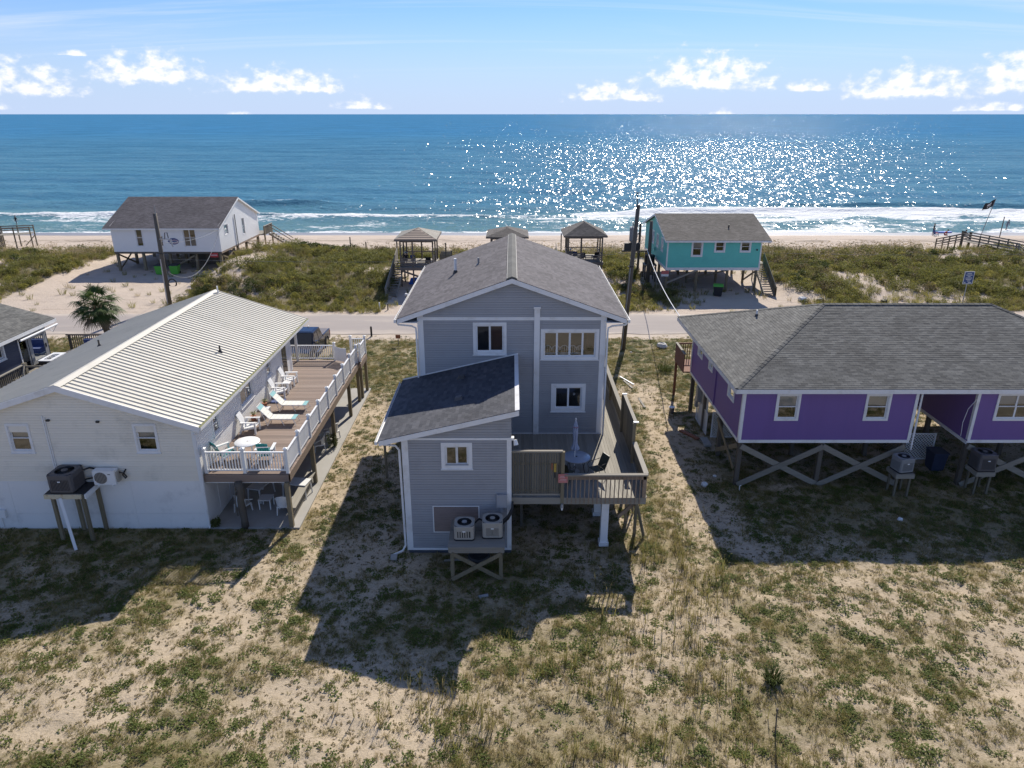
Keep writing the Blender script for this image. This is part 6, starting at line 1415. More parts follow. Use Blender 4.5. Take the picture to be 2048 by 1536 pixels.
def dune_veg(x, y):
    """plant cover on the dunes, 0..1"""
    yo = y+5*(fbm(x, x*0, .08, 2, 9)-.5)
    r = sst(63.0, 64.6, y+1.2*(fbm(x, y, .3, 2, 2)-.5))*(1-sst(84.5, 90., yo))
    n = fbm(x, y, .13, 4, 61)
    d = r*(.35+1.15*sst(.30, .52, n))
    hole = np.exp(-(((x-34.5)/2.6)**2+((y-76)/2.2)**2))+1.1*np.exp(-(((x-52.5)/4.6)**2+((y-83)/4.6)**2))+np.exp(-(((x+55)/4)**2+((y-66.5)/1.8)**2))+np.exp(-(((x-28.5)/2.2)**2+((y-67.5)/2.4)**2))+.9*np.exp(-(((x-57.6)/.8)**2))*sst(70, 74, y)*.9+np.exp(-(((x+30)/2.2)**2+((y-79)/1.6)**2))
    hole = hole+.8*np.exp(-(((x+48)/5)**2+((y-67.5)/3)**2))
    pd = padm(x, y); grassy = np.exp(-(((x-14.5)/3.)**2+((y-69)/3.4)**2))*.9
    return np.clip((d-hole)*(1-sst(.25,.6,pd))+grassy, 0, 1)
def beach_mat():
    m, t, b = newmat('beach_sand'); g = t.n('ShaderNodeNewGeometry').outputs['Position']
    at = t.n('ShaderNodeAttribute', attribute_name='veg').outputs['Fac']; wet = t.n('ShaderNodeAttribute', attribute_name='wet').outputs['Fac']; sh = t.n('ShaderNodeAttribute', attribute_name='track').outputs['Fac']
    n1 = t.noise(g, .25, 5, .6); n2 = t.noise(g, 2.2, 6, .7, .5); n3 = t.noise(t.scalev(g, (.18, 1.4, 1)), .9, 6, .65, .6); n4 = t.noise(g, 9, 4, .7)
    c = t.mix(n1, (.46, .375, .295), (.55, .46, .375))
    c = t.mix(t.ramp(n3, .53, .66, 0, .5), c, (.33, .255, .195))
    c = t.mix(t.m('MULTIPLY', sh, t.ramp(n3, .45, .56)), c, (.17, .13, .095))
    c = t.mix(t.ramp(n4, .62, .75, 0, .4), c, (.30, .235, .17))
    lt = t.m('ADD', t.m('MULTIPLY', n2, .5), t.m('MULTIPLY', at, .5)); c = t.mix(t.ramp(lt, .42, .72, 0, .85), c, (.13, .105, .05))
    c = t.mix(wet, c, (.20, .185, .185))
    t.l(c, b.inputs['Base Color']); t.l(t.m('SUBTRACT', .95, t.m('MULTIPLY', wet, .55)), b.inputs['Roughness'])
    bp = t.n('ShaderNodeBump'); bp.inputs['Distance'].default_value = .12
    t.l(t.m('MULTIPLY', t.m('SUBTRACT', 1., wet), .8), bp.inputs['Strength']); t.l(t.m('ADD', n2, t.m('MULTIPLY', n4, .5)), bp.inputs['Height']); t.l(bp.outputs[0], b.inputs['Normal'])
    return m
M['beach'] = beach_mat()
bxs = axis((-600, -110, 20), (-110, 110, .5), (110, 600, 20)); bys = axis((62.9, 98, .5), (98, 136, .8), (136, 220, 12))
wl_ = lambda x, y: sst(109.8, 112.8, y+2.0*(fbm(x, x*0, .06, 3, 21)-.5))
o = gridmesh('beach', bxs, bys, dune_z, 'beach', {'veg': dune_veg, 'wet': wl_, 'track': lambda x, y: np.exp(-((y-103.5-2*(fbm(x, x*0, .05, 2, 33)-.5))/1.6)**2)}); tag(o, kind='structure')
# ------------------------------------------------------------ sea
SEA = -1.42
def foam_f(x, y):
    w = 6*(fbm(x, x*0, .018, 3, 71)-.5)+2.5*(fbm(x, x*0+5, .09, 3, 72)-.5)
    rt = sst(-10, 45, x)                                            # the surf is wider on the right
    y1 = 139+w+8*rt; f = 0
    f = f+.80*np.exp(-((y-y1)/(1.7+2.2*rt))**2)*(.45+.8*fbm(x, y*0, .035, 2, 73))     # breaking line
    f = f+.55*np.exp(-((y-(y1-5))/(2.5+3.5*rt))**2)*(.3+.7*rt)*(.5+fbm(x, y, .06, 3, 77)*.9)
    f = f+(.30+.16*rt)*sst(117, 121, y)*(1-sst(y1-2, y1+1, y))*(.25+1.25*sst(.38, .68, fbm(x, y*1.6, .12, 4, 74)))
    f = f+.80*np.exp(-((y-119.6-2.4*(fbm(x, x*0, .045, 3, 75)-.5))/1.0)**2)*(.6+.6*fbm(x, x*0, .11, 2, 79))  # swash edge
    f = f+.55*np.exp(-((y-159-w*1.4)/1.7)**2)*sst(.56, .68, fbm(x, x*0+3, .02, 3, 76))+.45*rt*np.exp(-((y-153-w)/4.)**2)*sst(.45, .65, fbm(x, y, .05, 3, 78))
    return np.clip(f, 0, 1.25)
def sea_h(x, y):
    a = sst(116, 150, y)*(1-sst(900, 2500, y))
    h = a*(.22*np.sin(y*.33+.03*x+2*fbm(x, y, .02, 2, 81))+.30*(fbm(x*.45, y, .16, 3, 82)-.5)*2+.16*(fbm(x*.7, y, .5, 2, 83)-.5)*2)
    w = 6*(fbm(x, x*0, .018, 3, 71)-.5)+2.5*(fbm(x, x*0+5, .09, 3, 72)-.5); y1 = 139+w+8*sst(-10, 45, x)
    br = np.where(y < y1, np.exp(-((y-y1)/1.3)**2), np.exp(-((y-y1)/3.5)**2)); h = h+.55*br*(.3+fbm(x, x*0, .03, 2, 84))
    y2 = 157+w*1.4; br = np.where(y < y2, np.exp(-((y-y2)/1.4)**2), np.exp(-((y-y2)/4.)**2)); h = h+.85*br*sst(.42, .62, fbm(x, x*0+3, .02, 3, 76)+.28*sst(40, 75, x))
    thin = -.10*(1-sst(117, 122, y))
    return SEA+h+thin
def sea_mat():
    m, t, b = newmat('sea_water'); g = t.n('ShaderNodeNewGeometry').outputs['Position']
    fo = t.n('ShaderNodeAttribute', attribute_name='foam').outputs['Fac']; gr = t.n('ShaderNodeAttribute', attribute_name='shallow').outputs['Fac']
    sp = t.n('ShaderNodeSeparateXYZ'); t.l(g, sp.inputs[0]); d = sp.outputs[1]
    na = t.noise(t.scalev(g, (.35, 1, 1)), .05, 4, .6); nb = t.noise(t.scalev(g, (.5, 1, 1)), .35, 5, .65); nc = t.noise(t.scalev(g, (.6, 1, 1)), 1.6, 4, .65); nd = t.noise(t.scalev(g, (.45, 1, 1)), .012, 4, .6)
    c = t.mix(t.ramp(d, 150, 900), (.075, .215, .300), (.052, .205, .385))
    c = t.mix(t.ramp(na, .35, .7, 0, .55), c, (.025, .115, .205)); c = t.mix(t.ramp(nd, .4, .65, 0, .4), c, (.045, .165, .275))
    c = t.mix(gr, c, (.115, .22, .225))
    fn = t.noise(t.scalev(g, (.55, 1, 1)), 1.1, 7, .72, .9); fn2 = t.noise(t.scalev(g, (.4, 1, 1)), .33, 5, .65, .5)
    fa = t.m('ADD', fo, t.m('ADD', t.m('MULTIPLY', t.m('SUBTRACT', fn, .5), 2.6), t.m('MULTIPLY', t.m('SUBTRACT', fn2, .5), 1.3)))
    fa = t.m('MULTIPLY', t.ramp(fa, .42, .80), t.ramp(fo, .03, .20))
    # water body as diffuse colour under a reflection that wave slopes keep well below the flat-water value near the horizon
    df = t.n('ShaderNodeBsdfDiffuse'); gs = t.n('ShaderNodeBsdfGlossy'); t.l(t.mix(fa, c, (.78, .80, .80)), df.inputs[0]); t.l(t.m('ADD', t.m('MULTIPLY', fa, .5), .145), gs.inputs['Roughness'])
    fz = t.n('ShaderNodeFresnel'); fz.inputs[0].default_value = 1.333
    ms = t.n('ShaderNodeMixShader'); t.l(t.m('MULTIPLY', t.m('MINIMUM', t.m('MULTIPLY', fz.outputs[0], .75), t.ramp(d, 140, 700, .22, .06)), t.m('SUBTRACT', 1., fa)), ms.inputs[0]); t.l(df.outputs[0], ms.inputs[1]); t.l(gs.outputs[0], ms.inputs[2])
    t.l(ms.outputs[0], m.node_tree.nodes['Material Output'].inputs[0])
    near = t.m('SUBTRACT', 1., t.ramp(d, 250, 900)); far = t.ramp(d, 200, 900)
    h = t.m('ADD', t.m('MULTIPLY', t.m('MULTIPLY', nb, 1.5), 1.), t.m('ADD', t.m('MULTIPLY', t.m('MULTIPLY', nc, .62), near), t.m('MULTIPLY', t.m('MULTIPLY', na, 5.), far)))
    bp = t.n('ShaderNodeBump'); bp.inputs['Strength'].default_value = .9; bp.inputs['Distance'].default_value = .55; t.l(h, bp.inputs['Height'])
    for q in (df, fz): t.l(bp.outputs[0], q.inputs['Normal'])
    # small wave facets, each a flat mirror with its own tilt: they catch the sun one by one
    def facets(sx, sy, k):
        v = t.n('ShaderNodeTexVoronoi'); t.l(t.scalev(g, (sx, sy, 0)), v.inputs['Vector']); v.inputs['Scale'].default_value = 1.
        q = t.n('ShaderNodeSeparateColor'); t.l(v.outputs['Color'], q.inputs[0]); r, gg, bb = q.outputs
        return t.m('MULTIPLY', t.m('SUBTRACT', t.m('ADD', r, bb), 1.), k), t.m('MULTIPLY', t.m('SUBTRACT', t.m('ADD', gg, t.m('FRACT', t.m('MULTIPLY', bb, 7.3))), 1.), k)
    gust = t.m('ADD', .55, t.m('MULTIPLY', t.noise(t.scalev(g, (.35, 1, 1)), .045, 4, .6), .9))
    ax, ay = facets(5.5, 1.6, .27); bx, by = facets(1.6, .5, .24)
    nv = t.n('ShaderNodeVectorMath', operation='ADD'); t.l(t.comb(t.m('MULTIPLY', gust, t.m('ADD', ax, bx)), t.m('MULTIPLY', gust, t.m('ADD', ay, by)), 0.), nv.inputs[0]); t.l(t.n('ShaderNodeNewGeometry').outputs['Normal'], nv.inputs[1])
    nn = t.n('ShaderNodeVectorMath', operation='NORMALIZE'); t.l(nv.outputs[0], nn.inputs[0]); t.l(nn.outputs[0], gs.inputs['Normal'])
    return m
M['sea'] = sea_mat()
sxs = axis((-40000, -4000, 4000), (-4000, -600, 200), (-600, -130, 8), (-130, 130, .6), (130, 600, 8), (600, 4000, 200), (4000, 40000, 4000))
sys_ = axis((113, 175, .5), (175, 260, 1.), (260, 520, 3.), (520, 1500, 20), (1500, 6000, 300), (6000, 60000, 6000))
o = gridmesh('sea', sxs, sys_, sea_h, 'sea', {'foam': lambda x, y: np.where(y < 185, foam_f(x, np.minimum(y, 190)), 0), 'shallow': lambda x, y: np.clip(1-sst(122, 175, y), 0, 1)*.8}); tag(o, kind='structure')
# ============================================================ plants
def leafmat(name, a, b2, tr=.35):
    m, t, b = newmat(name); nt = m.node_tree
    r = t.n('ShaderNodeObjectInfo').outputs['Random']; isl = t.n('ShaderNodeNewGeometry').outputs['Random Per Island']
    c = t.mix(t.m('ADD', t.m('MULTIPLY', r, .6), t.m('MULTIPLY', isl, .4)), a, b2)
    t.l(c, b.inputs['Base Color']); b.inputs['Roughness'].default_value = .6; b.inputs['Specular IOR Level'].default_value = .25
    tl = t.n('ShaderNodeBsdfTranslucent'); t.l(c, tl.inputs[0]); ms = t.n('ShaderNodeMixShader'); ms.inputs[0].default_value = tr
    t.l(b.outputs[0], ms.inputs[1]); t.l(tl.outputs[0], ms.inputs[2]); t.l(ms.outputs[0], nt.nodes['Material Output'].inputs[0])
    return m
M['lf_weed'] = leafmat('weed_leaf', (.085, .125, .025), (.19, .215, .05), .45); M['lf_dry'] = leafmat('dry_grass', (.27, .215, .095), (.42, .34, .165), .4); M['lf_grass'] = leafmat('yard_grass_blade', (.15, .15, .04), (.32, .275, .095), .45)
M['lf_dkgreen'] = leafmat('dark_shrub_leaf', (.055, .078, .022), (.125, .138, .042)); M['lf_olive'] = leafmat('olive_shrub_leaf', (.135, .142, .036), (.25, .24, .07), .45); M['lf_yel'] = leafmat('yellow_green_leaf', (.22, .22, .045), (.36, .31, .085), .5); M['lf_brown'] = leafmat('brown_shrub_leaf', (.14, .115, .055), (.23, .18, .09)); M['lf_dune'] = leafmat('dune_grass_blade', (.14, .15, .04), (.28, .25, .085), .45); M['lf_pale'] = leafmat('sea_oat_straw', (.30, .235, .135), (.45, .36, .22)); M['lf_palm'] = leafmat('palm_leaflet', (.040, .078, .022), (.105, .145, .045), .3)
def proto(name, V, F, m):
    me = bpy.data.meshes.new(name); me.from_pydata(V, [], F); me.materials.append(M[m]); me.update()
    return bpy.data.objects.new(name, me)
def p_broad(seed, n, r, h, lw, m):
    q = random.Random(seed); V = []; F = []
    for k in range(n):
        a = q.uniform(0, 2*PI); d = r*math.sqrt(q.random()); z = h*q.uniform(.3, 1)*(1-.5*d/r); x, y = d*math.cos(a), d*math.sin(a)
        b = q.uniform(0, 2*PI); l = lw*q.uniform(.7, 1.3); tz = q.uniform(-.5, .5)*l; c, s = math.cos(b), math.sin(b); i = len(V)
        V += [(x-l*c*.5, y-l*s*.5, z-tz*.5), (x+l*s*.36, y-l*c*.36, z+q.uniform(-.2, .2)*l), (x+l*c*.5, y+l*s*.5, z+tz*.5), (x-l*s*.36, y+l*c*.36, z+q.uniform(-.2, .2)*l)]; F.append((i, i+1, i+2, i+3))
    return proto('plant_form', V, F, m)
def p_blades(seed, n, r, h, w, lean, m, head=0., tip=.0):
    q = random.Random(seed); V = []; F = []
    for k in range(n):
        a = q.uniform(0, 2*PI); d = r*math.sqrt(q.random()); x, y = d*math.cos(a), d*math.sin(a); b = a+q.uniform(-.9, .9); hh = h*q.uniform(.55, 1.1); ln = lean*hh*q.uniform(.3, 1.2); c, s = math.cos(b), math.sin(b); i = len(V); e = q.uniform(0, PI); ex, ey = math.cos(e)*w/2, math.sin(e)*w/2
        V += [(x-ex, y-ey, 0), (x+ex, y+ey, 0), (x+c*ln*.35-ex*.8, y+s*ln*.35-ey*.8, hh*.6), (x+c*ln*.35+ex*.8, y+s*ln*.35+ey*.8, hh*.6), (x+c*ln, y+s*ln, hh*(1-.25*lean))]; F += [(i, i+1, i+3, i+2), (i+2, i+3, i+4)]
        if head:
            j = len(V); p = V[i+4]; hw = head*.22; V += [(p[0], p[1], p[2]-.02), (p[0]+c*head*.4+hw, p[1]+s*head*.4, p[2]+head*.1), (p[0]+c*head, p[1]+s*head, p[2]-head*.25), (p[0]+c*head*.4-hw, p[1]+s*head*.4, p[2]-head*.2)]; F.append((j, j+1, j+2, j+3))
    return proto('plant_form', V, F, m)
def p_shrub(seed, n, rx, rz, lw, m):
    q = random.Random(seed); V = []; F = []
    lob = [(q.uniform(-.45, .45)*rx, q.uniform(-.45, .45)*rx, q.uniform(.35, .75)*rz, q.uniform(.35, .6)) for _ in range(6)]
    for k in range(n):
        cx, cy, cz, s = q.choice(lob); u = q.uniform(-1, 1); a = q.uniform(0, 2*PI); rr = s*q.uniform(.72, 1.05); f = math.sqrt(1-u*u)
        p = Vector((cx+rr*rx*f*math.cos(a), cy+rr*rx*f*math.sin(a), max(.02, cz+rr*rz*u))); d = Vector((q.gauss(0, 1), q.gauss(0, 1), q.gauss(0, 1)+.5)).normalized(); e = d.orthogonal().normalized(); g = d.cross(e); th = q.uniform(0, 6.3); e, g = e*math.cos(th)+g*math.sin(th), g*math.cos(th)-e*math.sin(th); l = lw*q.uniform(.6, 1.4); i = len(V)
        V += [tuple(p-e*l*.5), tuple(p+g*l*.26+d*l*.08), tuple(p+e*l*.5), tuple(p-g*l*.26+d*l*.08)]; F.append((i, i+1, i+2, i+3))
    return proto('plant_form', V, F, m)
def scatter(name, P, sc, idx, protos, tilt=.12):
    P = np.asarray(P, np.float32); n = len(P)
    me = bpy.data.meshes.new(name); me.vertices.add(n); me.vertices.foreach_set('co', P.ravel())
    for an, ty, av in (('sc', 'FLOAT', sc), ('rz', 'FLOAT', NR.uniform(0, 2*PI, n)), ('tx', 'FLOAT', NR.normal(0, tilt, n)), ('pid', 'INT', idx)):
        at = me.attributes.new(an, ty, 'POINT'); at.data.foreach_set('value', np.asarray(av, np.int32 if ty == 'INT' else np.float32))
    me.update(); o = bpy.data.objects.new(name, me); COL.objects.link(o); ORG[o.name] = Vector((0, 0, 0)); o['kind'] = 'stuff'
    ng = bpy.data.node_groups.new(name+'_scatter', 'GeometryNodeTree'); t = NT(ng)
    ng.interface.new_socket('Geometry', in_out='INPUT', socket_type='NodeSocketGeometry'); ng.interface.new_socket('Geometry', in_out='OUTPUT', socket_type='NodeSocketGeometry')
    gi = t.n('NodeGroupInput'); go = t.n('NodeGroupOutput'); jn = t.n('GeometryNodeJoinGeometry')
    def attr(a, ty='FLOAT'):
        x = t.n('GeometryNodeInputNamedAttribute', data_type=ty); x.inputs[0].default_value = a
        return x.outputs['Attribute']
    rot = t.comb(attr('tx'), 0., attr('rz')); S = attr('sc'); pid = attr('pid', 'INT')
    for k, pr in enumerate(protos):
        cmp = t.n('FunctionNodeCompare', data_type='INT', operation='EQUAL'); ii = [s for s in cmp.inputs if s.type == 'INT']; t.l(pid, ii[0]); ii[1].default_value = k
        oi = t.n('GeometryNodeObjectInfo'); oi.inputs['Object'].default_value = pr; oi.inputs['As Instance'].default_value = True
        ip = t.n('GeometryNodeInstanceOnPoints'); t.l(gi.outputs[0], ip.inputs['Points']); t.l(cmp.outputs[0], ip.inputs['Selection']); t.l(oi.outputs['Geometry'], ip.inputs['Instance']); t.l(rot, ip.inputs['Rotation']); t.l(S, ip.inputs['Scale']); t.l(ip.outputs[0], jn.inputs[0])
    t.l(jn.outputs[0], go.inputs[0]); md = o.modifiers.new('scatter', 'NODES'); md.node_group = ng
    return o
def sample(n, x0, x1, y0, y1, dens):
    x = NR.uniform(x0, x1, n); y = NR.uniform(y0, y1, n); k = NR.random(n) < dens(x, y); return x[k], y[k]
def fr(x, y): return np.abs(x) < 2.5+.80*(y*.935+6)
def built(x, y):
    """footprints no plant grows through"""
    a = (x > -4.35) & (x < .05) & (y > 25.1) & (y < 43); b = (x > -4.4) & (x < 4.4) & (y > 31.5) & (y < 43.3); c = (x > -23.6) & (x < -9.25) & (y > 26.95) & (y < 44); d = (x < -29) & (y > 27) & (y < 43.2)
    e = (y > 56.2); f = (x > -20.5) & (x < -13.8) & (y > 50.8) & (y < 53.6)
    return a | b | c | d | e | f
def yard_plants():
    PW = [p_broad(s, n, r, h, l, 'lf_weed') for s, n, r, h, l in ((1, 22, .12, .08, .062), (2, 34, .18, .10, .066), (3, 14, .08, .07, .055), (4, 46, .24, .11, .07))]
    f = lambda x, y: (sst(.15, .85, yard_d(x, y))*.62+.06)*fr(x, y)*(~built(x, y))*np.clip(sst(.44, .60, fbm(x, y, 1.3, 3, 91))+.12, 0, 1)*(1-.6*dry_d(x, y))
    x, y = sample(165000, -48, 48, 10, 56, f); n = len(x); scatter('yard_weeds', np.stack([x, y, gz(x, y)-.01], 1), NR.uniform(.55, 1.15, n), NR.integers(0, 4, n), PW)
    PG = [p_blades(s, n, r, h, w, l, m) for s, n, r, h, w, l, m in ((5, 26, .10, .15, .012, .9, 'lf_grass'), (6, 34, .15, .12, .012, 1.2, 'lf_grass'), (7, 26, .12, .17, .011, .9, 'lf_dry'), (8, 18, .09, .12, .011, 1.3, 'lf_dry'))]
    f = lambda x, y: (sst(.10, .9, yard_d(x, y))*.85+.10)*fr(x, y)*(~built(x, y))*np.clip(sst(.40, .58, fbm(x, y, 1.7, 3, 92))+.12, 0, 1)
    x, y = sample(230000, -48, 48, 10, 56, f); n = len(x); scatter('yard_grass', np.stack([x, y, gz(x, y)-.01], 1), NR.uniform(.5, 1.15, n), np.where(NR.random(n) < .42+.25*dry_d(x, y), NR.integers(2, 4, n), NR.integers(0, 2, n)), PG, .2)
    PS = [p_blades(s, n, r, h, w, l, m, hd) for s, n, r, h, w, l, m, hd in ((15, 6, .06, .75, .015, .22, 'lf_grass', .06), (16, 8, .08, .6, .015, .28, 'lf_dry', .06), (17, 14, .14, .4, .014, .5, 'lf_grass', 0.), (18, 5, .05, .9, .015, .18, 'lf_grass', .08))]
    f = lambda x, y: (dry_d(x, y)*.85)*(~built(x, y))*sst(.38, .55, fbm(x, y, .6, 3, 95))
    x, y = sample(9500, -8, 13, 11, 30, f); n = len(x); scatter('dry_stalks', np.stack([x, y, gz(x, y)-.01], 1), NR.uniform(.6, 1.15, n), NR.integers(0, 4, n), PS, .08)
    PT = [p_broad(s, 7, .07, .03, .06, 'lf_brown') for s in (25, 26)]
    x, y = sample(110000, -40, 40, 10, 55.5, lambda x, y: .55*fr(x, y)*(~built(x, y))); n = len(x); scatter('leaf_litter', np.stack([x, y, gz(x, y)], 1), NR.uniform(.4, 1.1, n), NR.integers(0, 2, n), PT)
yard_plants()
def bush(name, label, x, y, m, r, h, kind='blades', cat='bush', seed=1):
    t = thing(name, label, cat, (x, y, 0))
    z = float(gz(np.array([x]), np.array([y]))[0]); pr = p_blades(seed, 170, r*.45, h, .022, .8, m) if kind == 'blades' else p_shrub(seed, 420, r, h*.75, .09, m)
    o = pr; o.name = 'foliage'; COL.objects.link(o); o.parent = t; o.location.z = z
    return t
bush('grass_clump', 'round dark green grass clump between the grey deck and the purple porch', 10.8, 47.5, 'lf_dkgreen', .95, .95, seed=3); bush('yucca', 'dark spiky tuft standing alone in the sandy yard at lower right', 8.31, 17.9, 'lf_dkgreen', .5, .62, seed=4)
bush('shrub', 'leafy climber tangled round the second timber deck post', -9.75, 35.0, 'lf_dkgreen', .42, 1.1, 'shrub', seed=6); bush('shrub', 'small dark weed in the corner where downspout meets patio slab', -13.0, 27.1, 'lf_dkgreen', .3, .7, 'shrub', seed=7)
def dune_plants():
    PS = [p_shrub(s, n, r, h, l, m) for s, n, r, h, l, m in ((31, 210, .62, .55, .11, 'lf_dkgreen'), (32, 190, .55, .5, .11, 'lf_olive'), (33, 170, .5, .42, .10, 'lf_yel'), (34, 170, .55, .5, .11, 'lf_brown'), (35, 230, .7, .62, .11, 'lf_olive'))]
    x, y = sample(30000, -95, 95, 63, 92, lambda x, y: dune_veg(x, y)*.52*(np.abs(x) < 5+.80*(y*.935+6))*sst(.30, .5, fbm(x, y, .22, 3, 88))); n = len(x)
    zone = fbm(x, y, .10, 3, 66)+.25*(NR.random(n)-.5); lowy = 1-sst(64, 70, y)
    idx = np.select([zone < .34, zone < .41, zone < .54], [np.full(n, 0), np.full(n, 3), np.full(n, 4)], np.full(n, 1)); idx = np.where((NR.random(n) < .22+.6*lowy), 2, idx); idx = np.where((lowy > .4) & (NR.random(n) < .3), 1, idx)
    big = 1.25-.5*lowy; scatter('dune_shrubs', np.stack([x, y, dune_z(x, y)-.08], 1), NR.uniform(.6, 1.25, n)*big, idx, PS)
    PG = [p_blades(s, n, r, h, w, l, m, hd) for s, n, r, h, w, l, m, hd in ((41, 34, .22, .75, .022, .7, 'lf_dune', 0), (42, 30, .25, .6, .022, .9, 'lf_dune', 0), (43, 24, .2, .65, .02, .8, 'lf_dry', 0), (44, 30, .22, .7, .022, .8, 'lf_yel', 0))]
    x, y = sample(42000, -95, 95, 63, 97, lambda x, y: np.clip(dune_veg(x, y)*.62+.10*sst(80, 84, y)*(1-sst(92, 97, y))*(padm(x, y) < .3)+.02*(y < 90), 0, 1)*(np.abs(x) < 5+.80*(y*.935+6))); n = len(x)
    lowy = 1-sst(64, 71, y); idx = np.where(NR.random(n) < .22, 2, np.where(NR.random(n) < .55*lowy+.08, 3, NR.integers(0, 2, n))); scatter('dune_grass', np.stack([x, y, dune_z(x, y)-.04], 1), NR.uniform(.55, 1.25, n), idx, PG, .18)
    PO = [p_blades(s, 7, .2, 1.35, .02, .35, 'lf_pale', .24) for s in (51, 52, 53)]
    x, y = sample(9000, -95, 95, 78, 96, lambda x, y: .62*sst(80, 85, y)*(1-sst(89, 95, y))*(padm(x, y) < .25)*sst(.38, .55, fbm(x, y, .12, 3, 99))); n = len(x); scatter('sea_oats', np.stack([x, y, dune_z(x, y)-.04], 1), NR.uniform(.7, 1.2, n), NR.integers(0, 3, n), PO, .12)
dune_plants()
def palm():
    bx, by = -30.6, 51.0; t = thing('palm_tree', 'short fan palm with a shaggy crown beside the road behind the metal roof', 'palm tree', (bx, by, 0))
    tr = MB(); tr.tube([(bx+.75, by, -.2), (bx+.62, by, 1.0), (bx+.42, by, 2.1), (bx+.2, by, 3.1), (bx+.08, by, 3.8)], [.27, .24, .23, .30, .34], 14); tr.build('trunk', 'trunk', t, True)
    q = random.Random(4); top = Vector((bx+.05, by, 3.9))
    bt = MB()
    for k in range(46):
        a = q.uniform(0, 6.28); z = q.uniform(2.6, 3.7); c, s = math.cos(a), math.sin(a); p = Vector((bx+.22-.06*(z-2.6)+.26*c, by+.26*s, z)); bt.bar(p, p+Vector((c*.22, s*.22, .36)), .08, .03)
    bt.build('leaf_boots', 'dead', t)['kind'] = 'stuff'
    N = 40
    for k in range(N):
        a = k*2.399; el = math.radians(82-128*((k+.5)/N)**.9); el += q.uniform(-.12, .12); L = q.uniform(1.0, 1.35); d = Vector((math.cos(a)*math.cos(el), math.sin(a)*math.cos(el), math.sin(el)))
        sag = .28 if el > 0 else .12; e = top+d*L-Vector((0, 0, sag)); m = MB(); mid = top+d*L*.55+Vector((0, 0, .06)); m.tube([top, mid, e], [.03, .022, .016], 5)
        ax = (e-mid).normalized(); sd = ax.cross(Vector((0, 0, 1)))
        if sd.length < .1: sd = Vector((1, 0, 0))
        sd.normalize(); up = sd.cross(ax); nl = 24
        for j in range(nl):
            th = math.radians(-115+230*j/(nl-1)); ll = q.uniform(.72, .95)*(1-.28*abs(th)/2.0)*1.05; dd = (ax*math.cos(th)+sd*math.sin(th)+up*(.16*math.cos(th*2))).normalized(); w = up.cross(dd).normalized()*.034; p0 = e; p1 = e+dd*ll*.55-Vector((0, 0, .04)); p2 = e+dd*ll-Vector((0, 0, .16+q.uniform(.02, .22)))
            m.add([p0-w*.4, p0+w*.4, p1+w, p1-w, p2], [(0, 1, 2, 3), (3, 2, 4)])
        fo = m.build('frond', 'lf_palm' if k < 36 else 'dead', t)
    for k, (dx, dy, ln) in enumerate(((.95, -.4, 2.0), (.7, -.5, 1.9), (1.15, .1, 1.7), (-.9, -.6, 1.5))):
        s = MB(); P = [Vector((bx+.1, by, 3.5)), Vector((bx+.1+dx*.6, by+dy*.6, 3.1)), Vector((bx+.1+dx, by+dy, 3.1-ln*.5)), Vector((bx+.1+dx*1.15, by+dy*1.1, 3.2-ln))]; s.tube(P, .016, 5)
        for j in range(10):
            p = P[1].lerp(P[3], j/10); s.tube([p, p+Vector((q.uniform(-.25, .25), q.uniform(-.2, .2), -q.uniform(.1, .3)))], .008, 4)
        s.build('dead_stalk', 'dead', t)
palm()
